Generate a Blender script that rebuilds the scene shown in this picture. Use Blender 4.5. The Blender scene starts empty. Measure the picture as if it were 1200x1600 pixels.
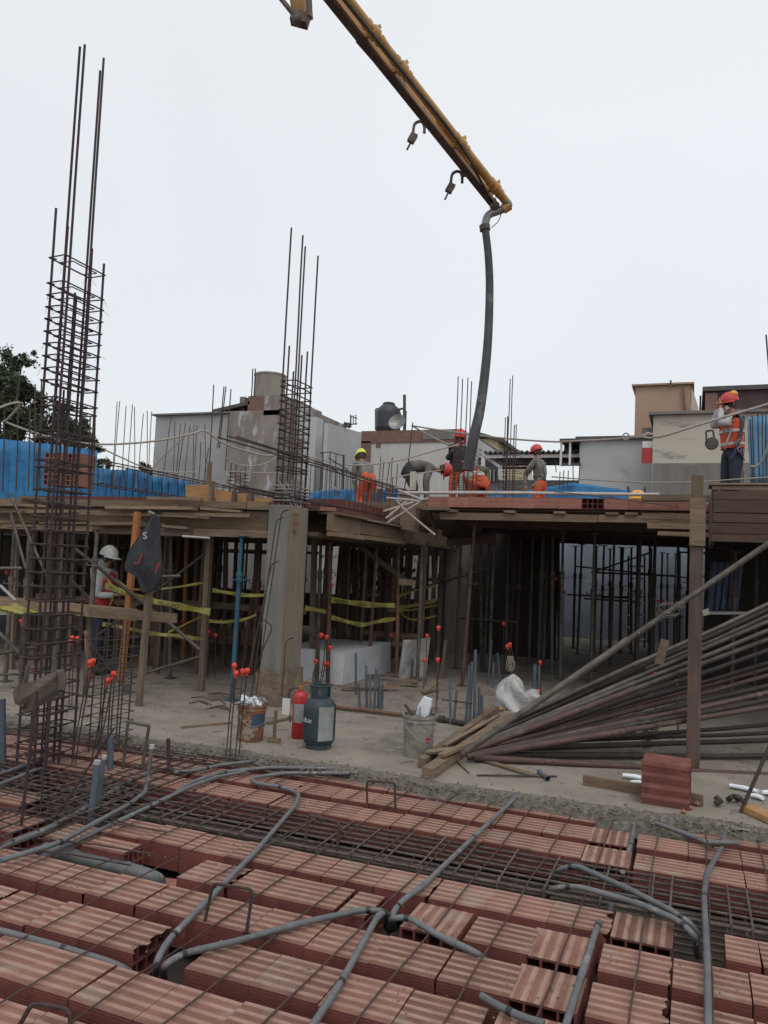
import bpy, math, random
from mathutils import Vector, Matrix
rnd = random.Random(7)
S = bpy.context.scene
# ------------------------------------------------------------------ camera
F, PITCH, ROLL, YAW, CZ = 1230.0, math.radians(4.0), math.radians(2.6), math.radians(21.5), 1.72
fh = Vector((-math.sin(YAW), math.cos(YAW), 0)); rh = Vector((math.cos(YAW), math.sin(YAW), 0)); zz = Vector((0, 0, 1))
fw = fh*math.cos(PITCH) + zz*math.sin(PITCH); u0 = zz*math.cos(PITCH) - fh*math.sin(PITCH)
up = u0*math.cos(ROLL) - rh*math.sin(ROLL); rt = rh*math.cos(ROLL) + u0*math.sin(ROLL)
CP = Vector((0, 0, CZ))
cd = bpy.data.cameras.new('camera'); cam = bpy.data.objects.new('camera', cd); S.collection.objects.link(cam)
cd.sensor_fit = 'HORIZONTAL'; cd.sensor_width = 36; cd.lens = F/1200*36; cd.clip_start = .05; cd.clip_end = 2000
cam.matrix_world = Matrix(((rt.x, up.x, -fw.x, 0), (rt.y, up.y, -fw.y, 0), (rt.z, up.z, -fw.z, CZ), (0, 0, 0, 1)))
S.camera = cam
S.render.resolution_x, S.render.resolution_y = 768, 1024
# ------------------------------------------------------------------ sky, sun, exposure
w = bpy.data.worlds.new('World'); S.world = w; w.use_nodes = True
nt = w.node_tree; nt.nodes.clear()
def N(t, nt=nt, **k):
    n = nt.nodes.new(t)
    for a, b in k.items(): setattr(n, a, b)
    return n
SUN_EL, SUN_AZ = math.radians(58), math.radians(150)
sky = N('ShaderNodeTexSky', sky_type='NISHITA', sun_disc=False, sun_elevation=SUN_EL, sun_rotation=SUN_AZ, dust_density=4.0, air_density=1.0)
b1 = N('ShaderNodeBackground'); b1.inputs[1].default_value = 0.05
b2 = N('ShaderNodeBackground'); b2.inputs[1].default_value = 1.0
tc = N('ShaderNodeTexCoord'); no = N('ShaderNodeTexNoise'); no.inputs['Scale'].default_value = 1.3; no.inputs['Detail'].default_value = 3
sx = N('ShaderNodeSeparateXYZ'); mr = N('ShaderNodeMapRange'); mr.inputs[1].default_value = -.05; mr.inputs[2].default_value = .6
ad = N('ShaderNodeMath', operation='ADD'); ml = N('ShaderNodeMath', operation='MULTIPLY_ADD'); ml.inputs[1].default_value = 1.1; ml.inputs[2].default_value = -.55
cr = N('ShaderNodeValToRGB'); cr.color_ramp.elements[0].color = (.60, .595, .58, 1); cr.color_ramp.elements[1].color = (.74, .745, .735, 1)
L = nt.links.new
L(tc.outputs['Generated'], no.inputs['Vector']); L(tc.outputs['Generated'], sx.inputs[0]); L(sx.outputs['Z'], mr.inputs[0])
L(no.outputs['Fac'], ml.inputs[0]); L(mr.outputs[0], ad.inputs[0]); L(ml.outputs[0], ad.inputs[1]); L(ad.outputs[0], cr.inputs[0])
L(cr.outputs[0], b2.inputs[0]); L(sky.outputs[0], b1.inputs[0])
ash = N('ShaderNodeAddShader'); wo = N('ShaderNodeOutputWorld'); L(b1.outputs[0], ash.inputs[0]); L(b2.outputs[0], ash.inputs[1]); L(ash.outputs[0], wo.inputs[0])
sl = bpy.data.lights.new('sun', 'SUN'); sl.energy = .5; sl.angle = math.radians(25); sl.color = (1, .96, .9)
so = bpy.data.objects.new('sun', sl); S.collection.objects.link(so)
sd = Vector((math.sin(SUN_AZ)*math.cos(SUN_EL), math.cos(SUN_AZ)*math.cos(SUN_EL), math.sin(SUN_EL)))
so.rotation_euler = sd.to_track_quat('Z', 'Y').to_euler()
vs = S.view_settings; vs.view_transform = 'Standard'; vs.look = 'None'; vs.gamma = 1; vs.exposure = .08
try: vs.use_curve_mapping = False
except Exception: pass
# ------------------------------------------------------------------ rays through photo points, met with real planes
def ray(x, y): return fw*F + rt*(x-600) - up*(y-800)
def PZ(x, y, z): d = ray(x, y); return CP + d*((z-CZ)/d.z)
def PA(x, y, a): d = ray(x, y); return CP + d*(a/d.x)
def PB(x, y, b): d = ray(x, y); return CP + d*(b/d.y)
def PD(x, y, D): d = ray(x, y); return CP + d*(D/d.dot(fh))
def depth(p): return Vector(p).dot(fh)
# ------------------------------------------------------------------ materials
MAT = {}
def M(name, c1, c2=None, scale=6, rough=.75, metal=0, bump=.25, bscale=45, var=.12, stretch=(1, 1, 1), detail=5, lo=.35, hi=.65, c3=None, s3=1.5, t3=.6, bd=.01):
    m = bpy.data.materials.new(name); m.use_nodes = True; t = m.node_tree; P = t.nodes['Principled BSDF']
    K = t.links.new; c2 = c2 or tuple(v*.7 for v in c1)
    co = N('ShaderNodeTexCoord', t); mp = N('ShaderNodeMapping', t); mp.inputs['Scale'].default_value = stretch
    oi = N('ShaderNodeObjectInfo', t); cx = N('ShaderNodeVectorMath', t, operation='SCALE'); cx.inputs[0].default_value = (37, 51, 73)
    K(oi.outputs['Random'], cx.inputs['Scale']); av = N('ShaderNodeVectorMath', t, operation='ADD')
    K(co.outputs['Object'], mp.inputs[0]); K(mp.outputs[0], av.inputs[0]); K(cx.outputs[0], av.inputs[1])
    n1 = N('ShaderNodeTexNoise', t); n1.inputs['Scale'].default_value = scale; n1.inputs['Detail'].default_value = detail; n1.inputs['Roughness'].default_value = .65
    K(av.outputs[0], n1.inputs['Vector'])
    r1 = N('ShaderNodeValToRGB', t); r1.color_ramp.elements[0].position = lo; r1.color_ramp.elements[1].position = hi
    r1.color_ramp.elements[0].color = (*c2, 1); r1.color_ramp.elements[1].color = (*c1, 1); K(n1.outputs['Fac'], r1.inputs[0])
    out = r1.outputs[0]
    if c3:
        n3 = N('ShaderNodeTexNoise', t); n3.inputs['Scale'].default_value = s3; n3.inputs['Detail'].default_value = 8; n3.inputs['Roughness'].default_value = .7; K(av.outputs[0], n3.inputs['Vector'])
        r3 = N('ShaderNodeMapRange', t); r3.inputs[1].default_value = t3; r3.inputs[2].default_value = t3+.06; K(n3.outputs['Fac'], r3.inputs[0])
        mx = N('ShaderNodeMix', t, data_type='RGBA'); K(r3.outputs[0], mx.inputs[0]); K(out, mx.inputs[6]); mx.inputs[7].default_value = (*c3, 1); out = mx.outputs[2]
    hs = N('ShaderNodeHueSaturation', t); mv = N('ShaderNodeMapRange', t); mv.inputs[3].default_value = 1-var; mv.inputs[4].default_value = 1+var
    K(oi.outputs['Random'], mv.inputs[0]); K(mv.outputs[0], hs.inputs['Value']); K(out, hs.inputs['Color']); K(hs.outputs[0], P.inputs['Base Color'])
    P.inputs['Roughness'].default_value = rough; P.inputs['Metallic'].default_value = metal
    if bump:
        n2 = N('ShaderNodeTexNoise', t); n2.inputs['Scale'].default_value = bscale; n2.inputs['Detail'].default_value = 4; K(av.outputs[0], n2.inputs['Vector'])
        bp = N('ShaderNodeBump', t); bp.inputs['Strength'].default_value = bump; bp.inputs['Distance'].default_value = bd; K(n2.outputs['Fac'], bp.inputs['Height']); K(bp.outputs[0], P.inputs['Normal'])
    MAT[name] = m; m['hs'] = 1
    return m
def banded(m, period, lo, gain, axis='Y'):
    """clay units: flat bands between the grooved ones are paler"""
    t = m.node_tree; K = t.links.new; P = t.nodes['Principled BSDF']; src = P.inputs['Base Color'].links[0].from_socket
    co = N('ShaderNodeTexCoord', t); s = N('ShaderNodeSeparateXYZ', t); K(co.outputs['Object'], s.inputs[0])
    a = N('ShaderNodeMath', t, operation='DIVIDE'); a.inputs[1].default_value = period; K(s.outputs[axis], a.inputs[0])
    f = N('ShaderNodeMath', t, operation='FRACT'); K(a.outputs[0], f.inputs[0]); g = N('ShaderNodeMath', t, operation='GREATER_THAN'); g.inputs[1].default_value = lo; K(f.outputs[0], g.inputs[0])
    nz = N('ShaderNodeTexNoise', t); nz.inputs['Scale'].default_value = 9; K(co.outputs['Object'], nz.inputs['Vector'])
    q = N('ShaderNodeMath', t, operation='MULTIPLY'); K(g.outputs[0], q.inputs[0]); K(nz.outputs['Fac'], q.inputs[1])
    mx = N('ShaderNodeMix', t, data_type='RGBA'); K(q.outputs[0], mx.inputs[0]); K(src, mx.inputs[6]); mx.inputs[7].default_value = (*gain, 1); K(mx.outputs[2], P.inputs['Base Color'])
M('slab', (.25, .222, .185), (.165, .147, .123), scale=2.2, rough=.92, bump=.6, bscale=50, var=0, detail=9, c3=(.125, .112, .095), s3=.8, t3=.57)
M('mortar_dust', (.19, .15, .13), (.13, .10, .088), scale=12, rough=.95, bump=.4, var=0)
M('mortar', (.175, .157, .132), (.085, .076, .064), scale=22, rough=.95, bump=.8, bscale=90, var=0, c3=(.27, .26, .24), s3=16, t3=.66)
M('clay', (.215, .106, .078), (.150, .072, .053), scale=5, rough=.9, bump=.3, bscale=120, var=.2, c3=(.20, .14, .11), s3=2.5, t3=.56)
banded(MAT['clay'], .058, .60, (.40, .275, .215))
M('clay_red', (.16, .048, .038), (.09, .03, .025), scale=9, rough=.85, bump=.4, bscale=90, var=.1, c3=(.20, .085, .065), s3=6, t3=.58)
banded(MAT['clay_red'], .0725, .60, (.30, .12, .095))
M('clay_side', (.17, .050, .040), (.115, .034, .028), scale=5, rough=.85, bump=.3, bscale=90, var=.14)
M('clay_pale', (.30, .135, .10), (.22, .095, .075), scale=6, rough=.85, bump=.3, bscale=90, var=.15)
M('rebar', (.085, .058, .052), (.045, .033, .031), scale=30, rough=.7, metal=.3, bump=.8, bscale=160, var=.2)
M('rebar_floor', (.15, .12, .105), (.07, .05, .042), scale=14, rough=.65, metal=.35, bump=.8, bscale=160, var=.25)
M('rebar_rust', (.095, .055, .042), (.05, .032, .026), scale=25, rough=.8, metal=.2, bump=.6, bscale=160, var=.2)
M('rebar_violet', (.062, .036, .042), (.035, .024, .028), scale=25, rough=.7, metal=.3, bump=.6, bscale=160, var=.2)
M('pvc', (.125, .13, .135), (.085, .09, .096), scale=9, rough=.5, bump=.1, var=.12, c3=(.22, .21, .195), s3=7, t3=.6)
M('pvc_blue', (.09, .115, .145), (.065, .083, .105), scale=8, rough=.5, bump=.1, var=.12, c3=(.16, .16, .16), s3=6, t3=.63)
M('pvc_white', (.42, .38, .36), (.33, .28, .26), scale=8, rough=.5, bump=.1, var=.1)
M('tape_black', (.02, .02, .021), rough=.5, bump=0)
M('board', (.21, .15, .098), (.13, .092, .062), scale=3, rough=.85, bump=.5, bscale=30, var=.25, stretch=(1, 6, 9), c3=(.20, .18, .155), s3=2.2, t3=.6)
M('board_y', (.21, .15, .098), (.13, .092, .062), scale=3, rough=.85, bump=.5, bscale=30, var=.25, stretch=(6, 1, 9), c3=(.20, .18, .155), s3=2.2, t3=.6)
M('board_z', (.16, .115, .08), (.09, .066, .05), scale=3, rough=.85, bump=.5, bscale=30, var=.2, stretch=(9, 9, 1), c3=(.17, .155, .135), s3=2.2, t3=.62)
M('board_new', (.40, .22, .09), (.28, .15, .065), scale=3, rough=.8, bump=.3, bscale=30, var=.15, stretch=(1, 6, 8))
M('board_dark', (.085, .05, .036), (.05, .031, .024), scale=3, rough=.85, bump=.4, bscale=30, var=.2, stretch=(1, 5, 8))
M('timber_orange', (.36, .14, .045), (.24, .10, .04), scale=4, rough=.8, bump=.3, bscale=30, var=.1, stretch=(8, 8, 1))
M('steel_grey', (.125, .112, .098), (.06, .052, .045), scale=7, rough=.6, metal=.4, bump=.3, bscale=60, var=.25, c3=(.17, .10, .07), s3=4, t3=.6)
M('steel_rust', (.16, .085, .055), (.085, .05, .036), scale=8, rough=.8, metal=.2, bump=.4, bscale=60, var=.25, c3=(.16, .14, .12), s3=5, t3=.62)
M('steel_red', (.105, .058, .050), (.06, .038, .034), scale=7, rough=.65, metal=.2, bump=.3, bscale=60, var=.2, c3=(.12, .10, .085), s3=6, t3=.58)
M('steel_blue', (.03, .13, .19), (.02, .075, .11), scale=7, rough=.6, metal=.2, bump=.3, bscale=60, var=.1, c3=(.12, .10, .08), s3=6, t3=.6)
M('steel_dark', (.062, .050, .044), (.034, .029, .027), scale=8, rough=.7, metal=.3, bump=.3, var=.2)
M('col_face', (.19, .185, .17), (.13, .126, .114), scale=2, rough=.9, bump=.4, bscale=25, var=0, stretch=(4, 4, .6), c3=(.20, .165, .12), s3=1.2, t3=.56)
M('wall_back', (.20, .23, .28), (.14, .165, .20), scale=1, rough=.9, bump=.2, var=.05)
M('cap_red', (.70, .06, .035), (.50, .045, .03), scale=40, rough=.6, bump=.1, var=.16)
M('tarp', (.015, .17, .36), (.010, .10, .25), scale=2, rough=.5, bump=.5, bscale=6, var=.08, bd=.05)
M('tarp_pale', (.10, .27, .42), (.05, .18, .33), scale=2, rough=.5, bump=.5, bscale=6, var=.05, stretch=(8, 8, 1))
M('plaster_grey', (.32, .325, .33), (.235, .24, .245), scale=.8, rough=.9, bump=.2, var=0, c3=(.40, .40, .40), s3=.7, t3=.6)
M('plaster_patch', (.24, .215, .195), (.15, .132, .12), scale=1.1, rough=.92, bump=.4, bscale=8, var=0, c3=(.36, .375, .39), s3=1.3, t3=.53, stretch=(1.6, 1, .6))
M('plaster_white', (.50, .50, .48), (.40, .40, .38), scale=.7, rough=.9, bump=.2, var=0, stretch=(3, 3, .4), c3=(.34, .33, .31), s3=1.2, t3=.62)
M('plaster_pale', (.42, .44, .44), (.35, .365, .365), scale=.5, rough=.9, bump=.1, var=0, c3=(.30, .315, .315), s3=.6, t3=.62)
M('plaster_cream', (.44, .42, .36), (.36, .335, .29), scale=.6, rough=.9, bump=.3, bscale=5, var=0, c3=(.22, .205, .18), s3=.9, t3=.6, stretch=(.5, .5, 1.3))
M('cement', (.19, .185, .175), (.14, .136, .13), scale=1, rough=.95, bump=.4, var=0, stretch=(3, 3, .5))
M('beige', (.36, .245, .18), (.31, .21, .155), scale=.6, rough=.9, bump=.1, var=0)
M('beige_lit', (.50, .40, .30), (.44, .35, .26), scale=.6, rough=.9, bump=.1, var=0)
M('redbrick_old', (.20, .11, .09), (.13, .08, .066), scale=5, rough=.9, bump=.5, bscale=20, var=.05, c3=(.24, .2, .17), s3=2, t3=.6)
M('yellow_wall', (.50, .42, .26), (.44, .37, .23), scale=.7, rough=.9, bump=.1, var=0)
M('blue_wall', (.16, .30, .40), (.12, .24, .33), scale=.7, rough=.9, bump=.1, var=0)
M('roof_dark', (.09, .085, .082), (.06, .057, .055), scale=3, rough=.8, bump=.2, var=0)
M('purple_dark', (.075, .045, .05), (.05, .032, .036), scale=2, rough=.9, bump=.2, var=0)
M('tank_black', (.035, .04, .05), (.025, .028, .036), scale=4, rough=.5, bump=.1, var=0)
M('tank_tan', (.25, .225, .195), (.19, .17, .148), scale=2, rough=.85, bump=.2, var=0, stretch=(3, 3, .5))
M('glass_dark', (.04, .05, .06), (.03, .037, .045), scale=2, rough=.2, bump=0, var=0)
M('white_paint', (.68, .68, .66), (.55, .55, .53), scale=5, rough=.6, bump=.1, var=.05)
M('red_paint', (.38, .025, .03), (.28, .02, .024), scale=5, rough=.5, bump=0, var=.05)
M('boom_yellow', (.50, .275, .085), (.37, .20, .065), scale=3, rough=.5, bump=.1, var=.05, c3=(.20, .14, .085), s3=2.5, t3=.58)
M('boom_dark', (.15, .10, .075), (.06, .048, .042), scale=4, rough=.6, bump=.1, var=.05)
M('rubber', (.045, .047, .055), (.03, .031, .037), scale=5, rough=.65, bump=.2, var=0, c3=(.10, .095, .095), s3=3, t3=.56)
M('steel_pale', (.30, .30, .30), (.2, .2, .2), scale=6, rough=.45, metal=.5, bump=.1, var=.1)
M('rope', (.36, .33, .29), (.26, .235, .205), scale=30, rough=.9, bump=.3, var=.1)
M('leaf', (.045, .062, .03), (.022, .034, .016), scale=1.2, rough=.7, bump=0, var=.25)
M('bark', (.09, .075, .06), (.05, .042, .035), scale=6, rough=.9, bump=.5, bscale=20, var=.1)
M('gas_green', (.024, .044, .053), (.014, .027, .034), scale=9, rough=.55, bump=.25, var=0, c3=(.10, .105, .10), s3=9, t3=.6)
M('label_grey', (.26, .28, .27), (.17, .185, .18), scale=10, rough=.7, bump=.1, var=0)
M('ext_red', (.42, .022, .028), (.34, .018, .022), scale=5, rough=.35, bump=0, var=0)
M('bucket_rust', (.26, .105, .05), (.11, .055, .038), scale=8, rough=.75, bump=.4, var=0, c3=(.30, .25, .20), s3=9, t3=.53)
M('bucket_grey', (.27, .255, .225), (.15, .142, .128), scale=11, rough=.85, bump=.7, bscale=30, var=0, c3=(.08, .09, .125), s3=4.5, t3=.56)
M('foam_wrapped', (.50, .53, .56), (.40, .43, .46), scale=2, rough=.6, bump=.5, bscale=5, var=0, bd=.03)
M('shade_black', (.032, .026, .023), (.018, .015, .014), scale=3, rough=.9, bump=.3, var=0, stretch=(5, 5, 1))  # near black, the shade under the decks put into a panel colour
M('post_brown', (.115, .078, .06), (.065, .046, .038), scale=3, rough=.85, bump=.5, bscale=30, var=0, stretch=(9, 9, 1), c3=(.15, .125, .105), s3=2.2, t3=.64)
M('col_tan', (.22, .175, .125), (.15, .122, .09), scale=2, rough=.9, bump=.4, bscale=25, var=0, stretch=(4, 4, .5), c3=(.17, .165, .15), s3=1.4, t3=.52)
M('foam', (.66, .70, .74), (.58, .62, .66), scale=3, rough=.8, bump=.1, var=.04)
M('plastic_sheet', (.42, .43, .43), (.31, .32, .325), scale=7, rough=.45, bump=.8, bscale=12, var=.05, bd=.03)
M('paper', (.20, .155, .115), (.13, .10, .075), scale=5, rough=.95, bump=.8, bscale=9, var=0, bd=.05)
M('gap_brown', (.05, .04, .032), (.025, .02, .017), scale=9, rough=1, bump=.5, bscale=30, var=0)
M('sack', (.14, .115, .095), (.09, .074, .062), scale=14, rough=.95, bump=.7, bscale=120, var=0, stretch=(1, 1, 6))
M('jacket', (.032, .034, .045), (.02, .021, .028), scale=8, rough=.85, bump=.4, bscale=18, var=0)
M('tape_yellow', (.30, .27, .05), (.20, .18, .045), scale=6, rough=.5, bump=.2, var=.1)
M('ink', (.03, .028, .02), rough=.7, bump=0, var=0)
M('ink_white', (.6, .6, .58), rough=.7, bump=0, var=0)
M('skin', (.30, .15, .10), (.24, .12, .08), scale=20, rough=.6, bump=.05, var=.1)
M('helmet_red', (.55, .045, .042), (.38, .035, .033), scale=9, rough=.5, bump=0, var=.05)
M('helmet_white', (.66, .70, .72), rough=.35, bump=0, var=.0)
M('helmet_lime', (.58, .70, .05), (.5, .6, .04), scale=5, rough=.35, bump=0, var=.0)
M('helmet_yellow', (.72, .37, .03), rough=.35, bump=0, var=.0)
M('cloth_orange', (.60, .095, .028), (.36, .06, .022), scale=7, rough=.85, c3=(.30, .14, .08), s3=5, t3=.60, bump=.9, bscale=14, var=.05, bd=.02)
M('cloth_red', (.42, .025, .035), (.3, .018, .025), scale=9, rough=.85, bump=.4, bscale=14, var=.05, bd=.02)
M('cloth_grey', (.19, .18, .16), (.10, .095, .085), scale=6, rough=.9, c3=(.27, .25, .22), s3=5, t3=.6, bump=.9, bscale=14, var=.1, bd=.02)
M('cloth_pale', (.42, .42, .42), (.33, .33, .335), scale=9, rough=.9, bump=.5, bscale=14, var=.05, bd=.02)
M('cloth_dark', (.035, .037, .045), (.022, .023, .028), scale=9, rough=.9, bump=.5, bscale=14, var=.1, bd=.02)
M('cloth_navy', (.022, .03, .055), (.014, .019, .036), scale=9, rough=.9, bump=.5, bscale=14, var=.0, bd=.02)
M('reflective', (.46, .43, .40), (.38, .36, .33), scale=9, rough=.4, bump=0, var=0)
M('harness_blue', (.04, .065, .11), (.028, .045, .08), scale=9, rough=.8, bump=.1, var=0)
M('harness_olive', (.10, .11, .07), (.07, .075, .05), scale=9, rough=.8, bump=.1, var=0)
M('blue_plastic', (.055, .085, .14), (.04, .06, .10), scale=5, rough=.6, bump=.3, var=.1)
M('ground', (.12, .11, .09), (.08, .075, .065), scale=.4, rough=1, bump=.3, var=0)
m_ = MAT['tape_yellow']
# ------------------------------------------------------------------ mesh builders
def fillet(pts, r=.1, k=5):
    pts = [Vector(p) for p in pts]; out = [pts[0]]
    for i in range(1, len(pts)-1):
        p, a, b = pts[i], pts[i-1], pts[i+1]; la, lb = (a-p).length, (b-p).length
        q = min(r, la*.48, lb*.48); s = p+(a-p)*(q/max(la, 1e-6)); e = p+(b-p)*(q/max(lb, 1e-6))
        for j in range(k+1):
            t = j/k; out.append(s*(1-t)**2 + p*(2*t*(1-t)) + e*t*t)
    out.append(pts[-1]); return out
def spline(pts, k=6):
    pts = [Vector(p) for p in pts]; P_ = [pts[0]*2-pts[1]]+pts+[pts[-1]*2-pts[-2]]; out = []
    for i in range(1, len(P_)-2):
        a, b, c, d = P_[i-1:i+3]
        for j in range(k):
            t = j/k; out.append(.5*((2*b)+(c-a)*t+(2*a-5*b+4*c-d)*t*t+(3*b-a-3*c+d)*t**3))
    out.append(pts[-1]); return out
class MB:
    def __init__(s): s.v = []; s.f = []; s.mi = []; s.cur = 0
    def add(s, vs, fs):
        o = len(s.v); s.v += [Vector(v) for v in vs]; s.f += [tuple(i+o for i in f) for f in fs]; s.mi += [s.cur]*len(fs); return s
    def box(s, x0, x1, y0, y1, z0, z1, mtx=None, jit=0):
        vs = [Vector((x, y, z)) for z in (z0, z1) for y in (y0, y1) for x in (x0, x1)]
        if jit: vs = [v+Vector([rnd.uniform(-jit, jit) for _ in range(3)]) for v in vs]
        if mtx: vs = [mtx @ v for v in vs]
        return s.add(vs, [(0, 2, 3, 1), (4, 5, 7, 6), (0, 1, 5, 4), (2, 6, 7, 3), (0, 4, 6, 2), (1, 3, 7, 5)])
    def beam(s, p, q, wd, ht, upv=(0, 0, 1)):
        p, q = Vector(p), Vector(q); d = (q-p); l = d.length; d.normalize(); u = Vector(upv)
        if abs(d.dot(u)) > .95: u = Vector((0, 1, 0)) if abs(d.y) < .9 else Vector((1, 0, 0))
        x = d.cross(u).normalized(); y = x.cross(d)
        m = Matrix(((d.x, x.x, y.x, p.x), (d.y, x.y, y.y, p.y), (d.z, x.z, y.z, p.z), (0, 0, 0, 1)))
        return s.box(0, l, -wd/2, wd/2, -ht/2, ht/2, m)
    def tube(s, pts, r, n=8, cap=True, flat=1):
        pts = [Vector(p) for p in pts]; rs = r if isinstance(r, (list, tuple)) else [r]*len(pts)
        vs = []; fs = []; ref = None
        for i, p in enumerate(pts):
            d = (pts[min(i+1, len(pts)-1)]-pts[max(i-1, 0)]); d = d.normalized() if d.length > 1e-9 else Vector((0, 0, 1))
            if ref is None: ref = Vector((0, 0, 1)) if abs(d.z) < .9 else Vector((1, 0, 0))
            x = (ref-d*ref.dot(d)).normalized(); y = d.cross(x); ref = x
            for k in range(n):
                a = 2*math.pi*k/n; vs.append(p+x*(math.cos(a)*rs[i]*flat)+y*(math.sin(a)*rs[i]))
        for i in range(len(pts)-1):
            for k in range(n): fs.append((i*n+k, i*n+(k+1) % n, (i+1)*n+(k+1) % n, (i+1)*n+k))
        if cap: fs.append(tuple(range(n-1, -1, -1))); fs.append(tuple((len(pts)-1)*n+k for k in range(n)))
        return s.add(vs, fs)
    def lathe(s, prof, n=24, c=(0, 0, 0), mtx=None, sx=1, sy=1):
        vs = []; fs = []; c = Vector(c)
        for r, z in prof:
            for k in range(n):
                a = 2*math.pi*k/n; v = Vector((r*math.cos(a)*sx, r*math.sin(a)*sy, z)); vs.append((mtx @ v if mtx else v)+c)
        for i in range(len(prof)-1):
            for k in range(n): fs.append((i*n+k, i*n+(k+1) % n, (i+1)*n+(k+1) % n, (i+1)*n+k))
        return s.add(vs, fs)
    def ball(s, c, r, n=12, m=8, sz=1, sx=1, sy=1):
        return s.lathe([(r*math.sin(math.pi*j/m)+1e-4, -r*math.cos(math.pi*j/m)*sz) for j in range(m+1)], n, c, None, sx, sy)
    def build(s, name, mat, parent=None, smooth=False, base=False, mats=None):
        me = bpy.data.meshes.new(name); org = Vector((0, 0, 0))
        if parent is not None:
            p = parent
            while p is not None: org += p.location; p = p.parent
        elif s.v:
            xs = [v.x for v in s.v]; ys = [v.y for v in s.v]; zs = [v.z for v in s.v]
            org = Vector(((min(xs)+max(xs))/2, (min(ys)+max(ys))/2, min(zs)))
        if base: org = Vector((0, 0, 0))
        me.from_pydata([tuple(v-org) for v in s.v], [], s.f)
        for mm in (mats or [mat]): me.materials.append(MAT[mm])
        if mats: me.polygons.foreach_set('material_index', s.mi)
        if smooth:
            me.polygons.foreach_set('use_smooth', [True]*len(me.polygons))
            try: me.set_sharp_from_angle(angle=math.radians(40))
            except Exception: pass
        me.update()
        o = bpy.data.objects.new(name, me); S.collection.objects.link(o)
        if parent is not None: o.parent = parent
        elif not base: o.location = org
        return o
def tag(o, label=None, cat=None, group=None, kind=None):
    if label: o['label'] = label
    if cat: o['category'] = cat
    if group: o['group'] = group
    if kind: o['kind'] = kind
    return o
def thing(name, label, cat, loc=(0, 0, 0), group=None):
    o = bpy.data.objects.new(name, None); o.empty_display_size = .1; S.collection.objects.link(o); o.location = loc
    return tag(o, label, cat, group)
def dup(root, loc=None, rz=None, label=None, group=None):
    r = root.copy(); S.collection.objects.link(r)
    if loc is not None: r.location = loc
    if rz is not None: r.rotation_euler = (0, 0, rz)
    if label: r['label'] = label
    if group: r['group'] = group
    for ch in list(root.children):
        c = ch.copy(); S.collection.objects.link(c); c.parent = r
        for g in list(ch.children):
            d = g.copy(); S.collection.objects.link(d); d.parent = c
    return r
def one(mb, name, mat, label, cat, group=None, smooth=False, kind=None):
    return tag(mb.build(name, mat, smooth=smooth), label, cat, group, kind)
def text(body, size, mat, parent, p, xdir, ydir, name='lettering', align='LEFT', ext=.0008):
    cu = bpy.data.curves.new(name, 'FONT'); cu.body = body; cu.size = size; cu.extrude = ext; cu.align_x = align; cu.fill_mode = 'BOTH'
    o = bpy.data.objects.new(name, cu); S.collection.objects.link(o)
    dg = bpy.context.evaluated_depsgraph_get(); me = bpy.data.meshes.new_from_object(o.evaluated_get(dg)); bpy.data.objects.remove(o)
    me.materials.clear(); me.materials.append(MAT[mat]); t = bpy.data.objects.new(name, me); S.collection.objects.link(t)
    x = Vector(xdir).normalized(); y = Vector(ydir); y = (y-x*y.dot(x)).normalized(); z = x.cross(y); org = Vector((0, 0, 0)); q = parent
    while q is not None: org += q.location; q = q.parent
    p = Vector(p)-org
    me.transform(Matrix(((x.x, y.x, z.x, p.x), (x.y, y.y, z.y, p.y), (x.z, y.z, z.z, p.z), (0, 0, 0, 1)))); t.parent = parent
    return t
def updown(bx, by, z0, tx, ty):
    """foot where a photo point meets height z0, top at the same distance"""
    p = PZ(bx, by, z0); return p, PD(tx, ty, depth(p))
# ------------------------------------------------------------------ setting
def sheet(name, x0, x1, y0, y1, z, mat, nx=1, ny=1, amp=0, kind='structure', edge=None):
    b = MB(); vs = []; fs = []
    for j in range(ny+1):
        for i in range(nx+1):
            x = x0+(x1-x0)*i/nx; y = y0+(y1-y0)*j/ny
            if edge and j == 0: y += edge(x)
            vs.append((x, y, z+rnd.uniform(-amp, amp)))
    for j in range(ny):
        for i in range(nx):
            a = j*(nx+1)+i; fs.append((a, a+1, a+nx+2, a+nx+1))
    b.add(vs, fs); o = b.build(name, mat, smooth=True, base=True); return tag(o, kind=kind)
sheet('ground', -400, 400, -60, 900, -3.3, 'ground')
b = MB(); b.box(-17, 7, 6.22, 23, -.30, -.004); o = b.build('concrete_floor', 'slab', base=True); tag(o, kind='structure')
sheet('floor_screed', -17, 7, 6.20, 23, .0, 'slab', 120, 84, .0025)
b = MB(); b.box(-9, 4, .2, 6.2, -.36, -.262); tag(b.build('formwork_floor', 'gap_brown', base=True), kind='structure')  # formwork boards below the bricks, one even dark brown
# rough mortar lip where the pour stopped
b = MB(); nx, ny = 620, 22; vs = []; fs = []
def wav(x): return .05*math.sin(x*1.7+1)+.03*math.sin(x*4.3)+.018*math.sin(x*11.1)
prof = [(-.10, -.12), (-.06, -.055), (-.03, -.030), (.01, -.008), (.06, .004), (.12, .008), (.18, .003), (.26, -.008)]
for j in range(ny+1):
    t = j/ny*(len(prof)-1); k = min(int(t), len(prof)-2); u = t-k
    dy = prof[k][0]*(1-u)+prof[k+1][0]*u; dz = prof[k][1]*(1-u)+prof[k+1][1]*u; g = math.sin(math.pi*min(1, j/ny*1.05))
    for i in range(nx+1):
        x = -8.5+12*i/nx
        vs.append((x, 6.13+dy+wav(x)*(.9-.4*j/ny)+rnd.uniform(-.012, .012), dz+g*(rnd.uniform(-.012, .016)+.012*math.sin(x*23+j)*math.sin(x*7.7+j*.6))))
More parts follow.
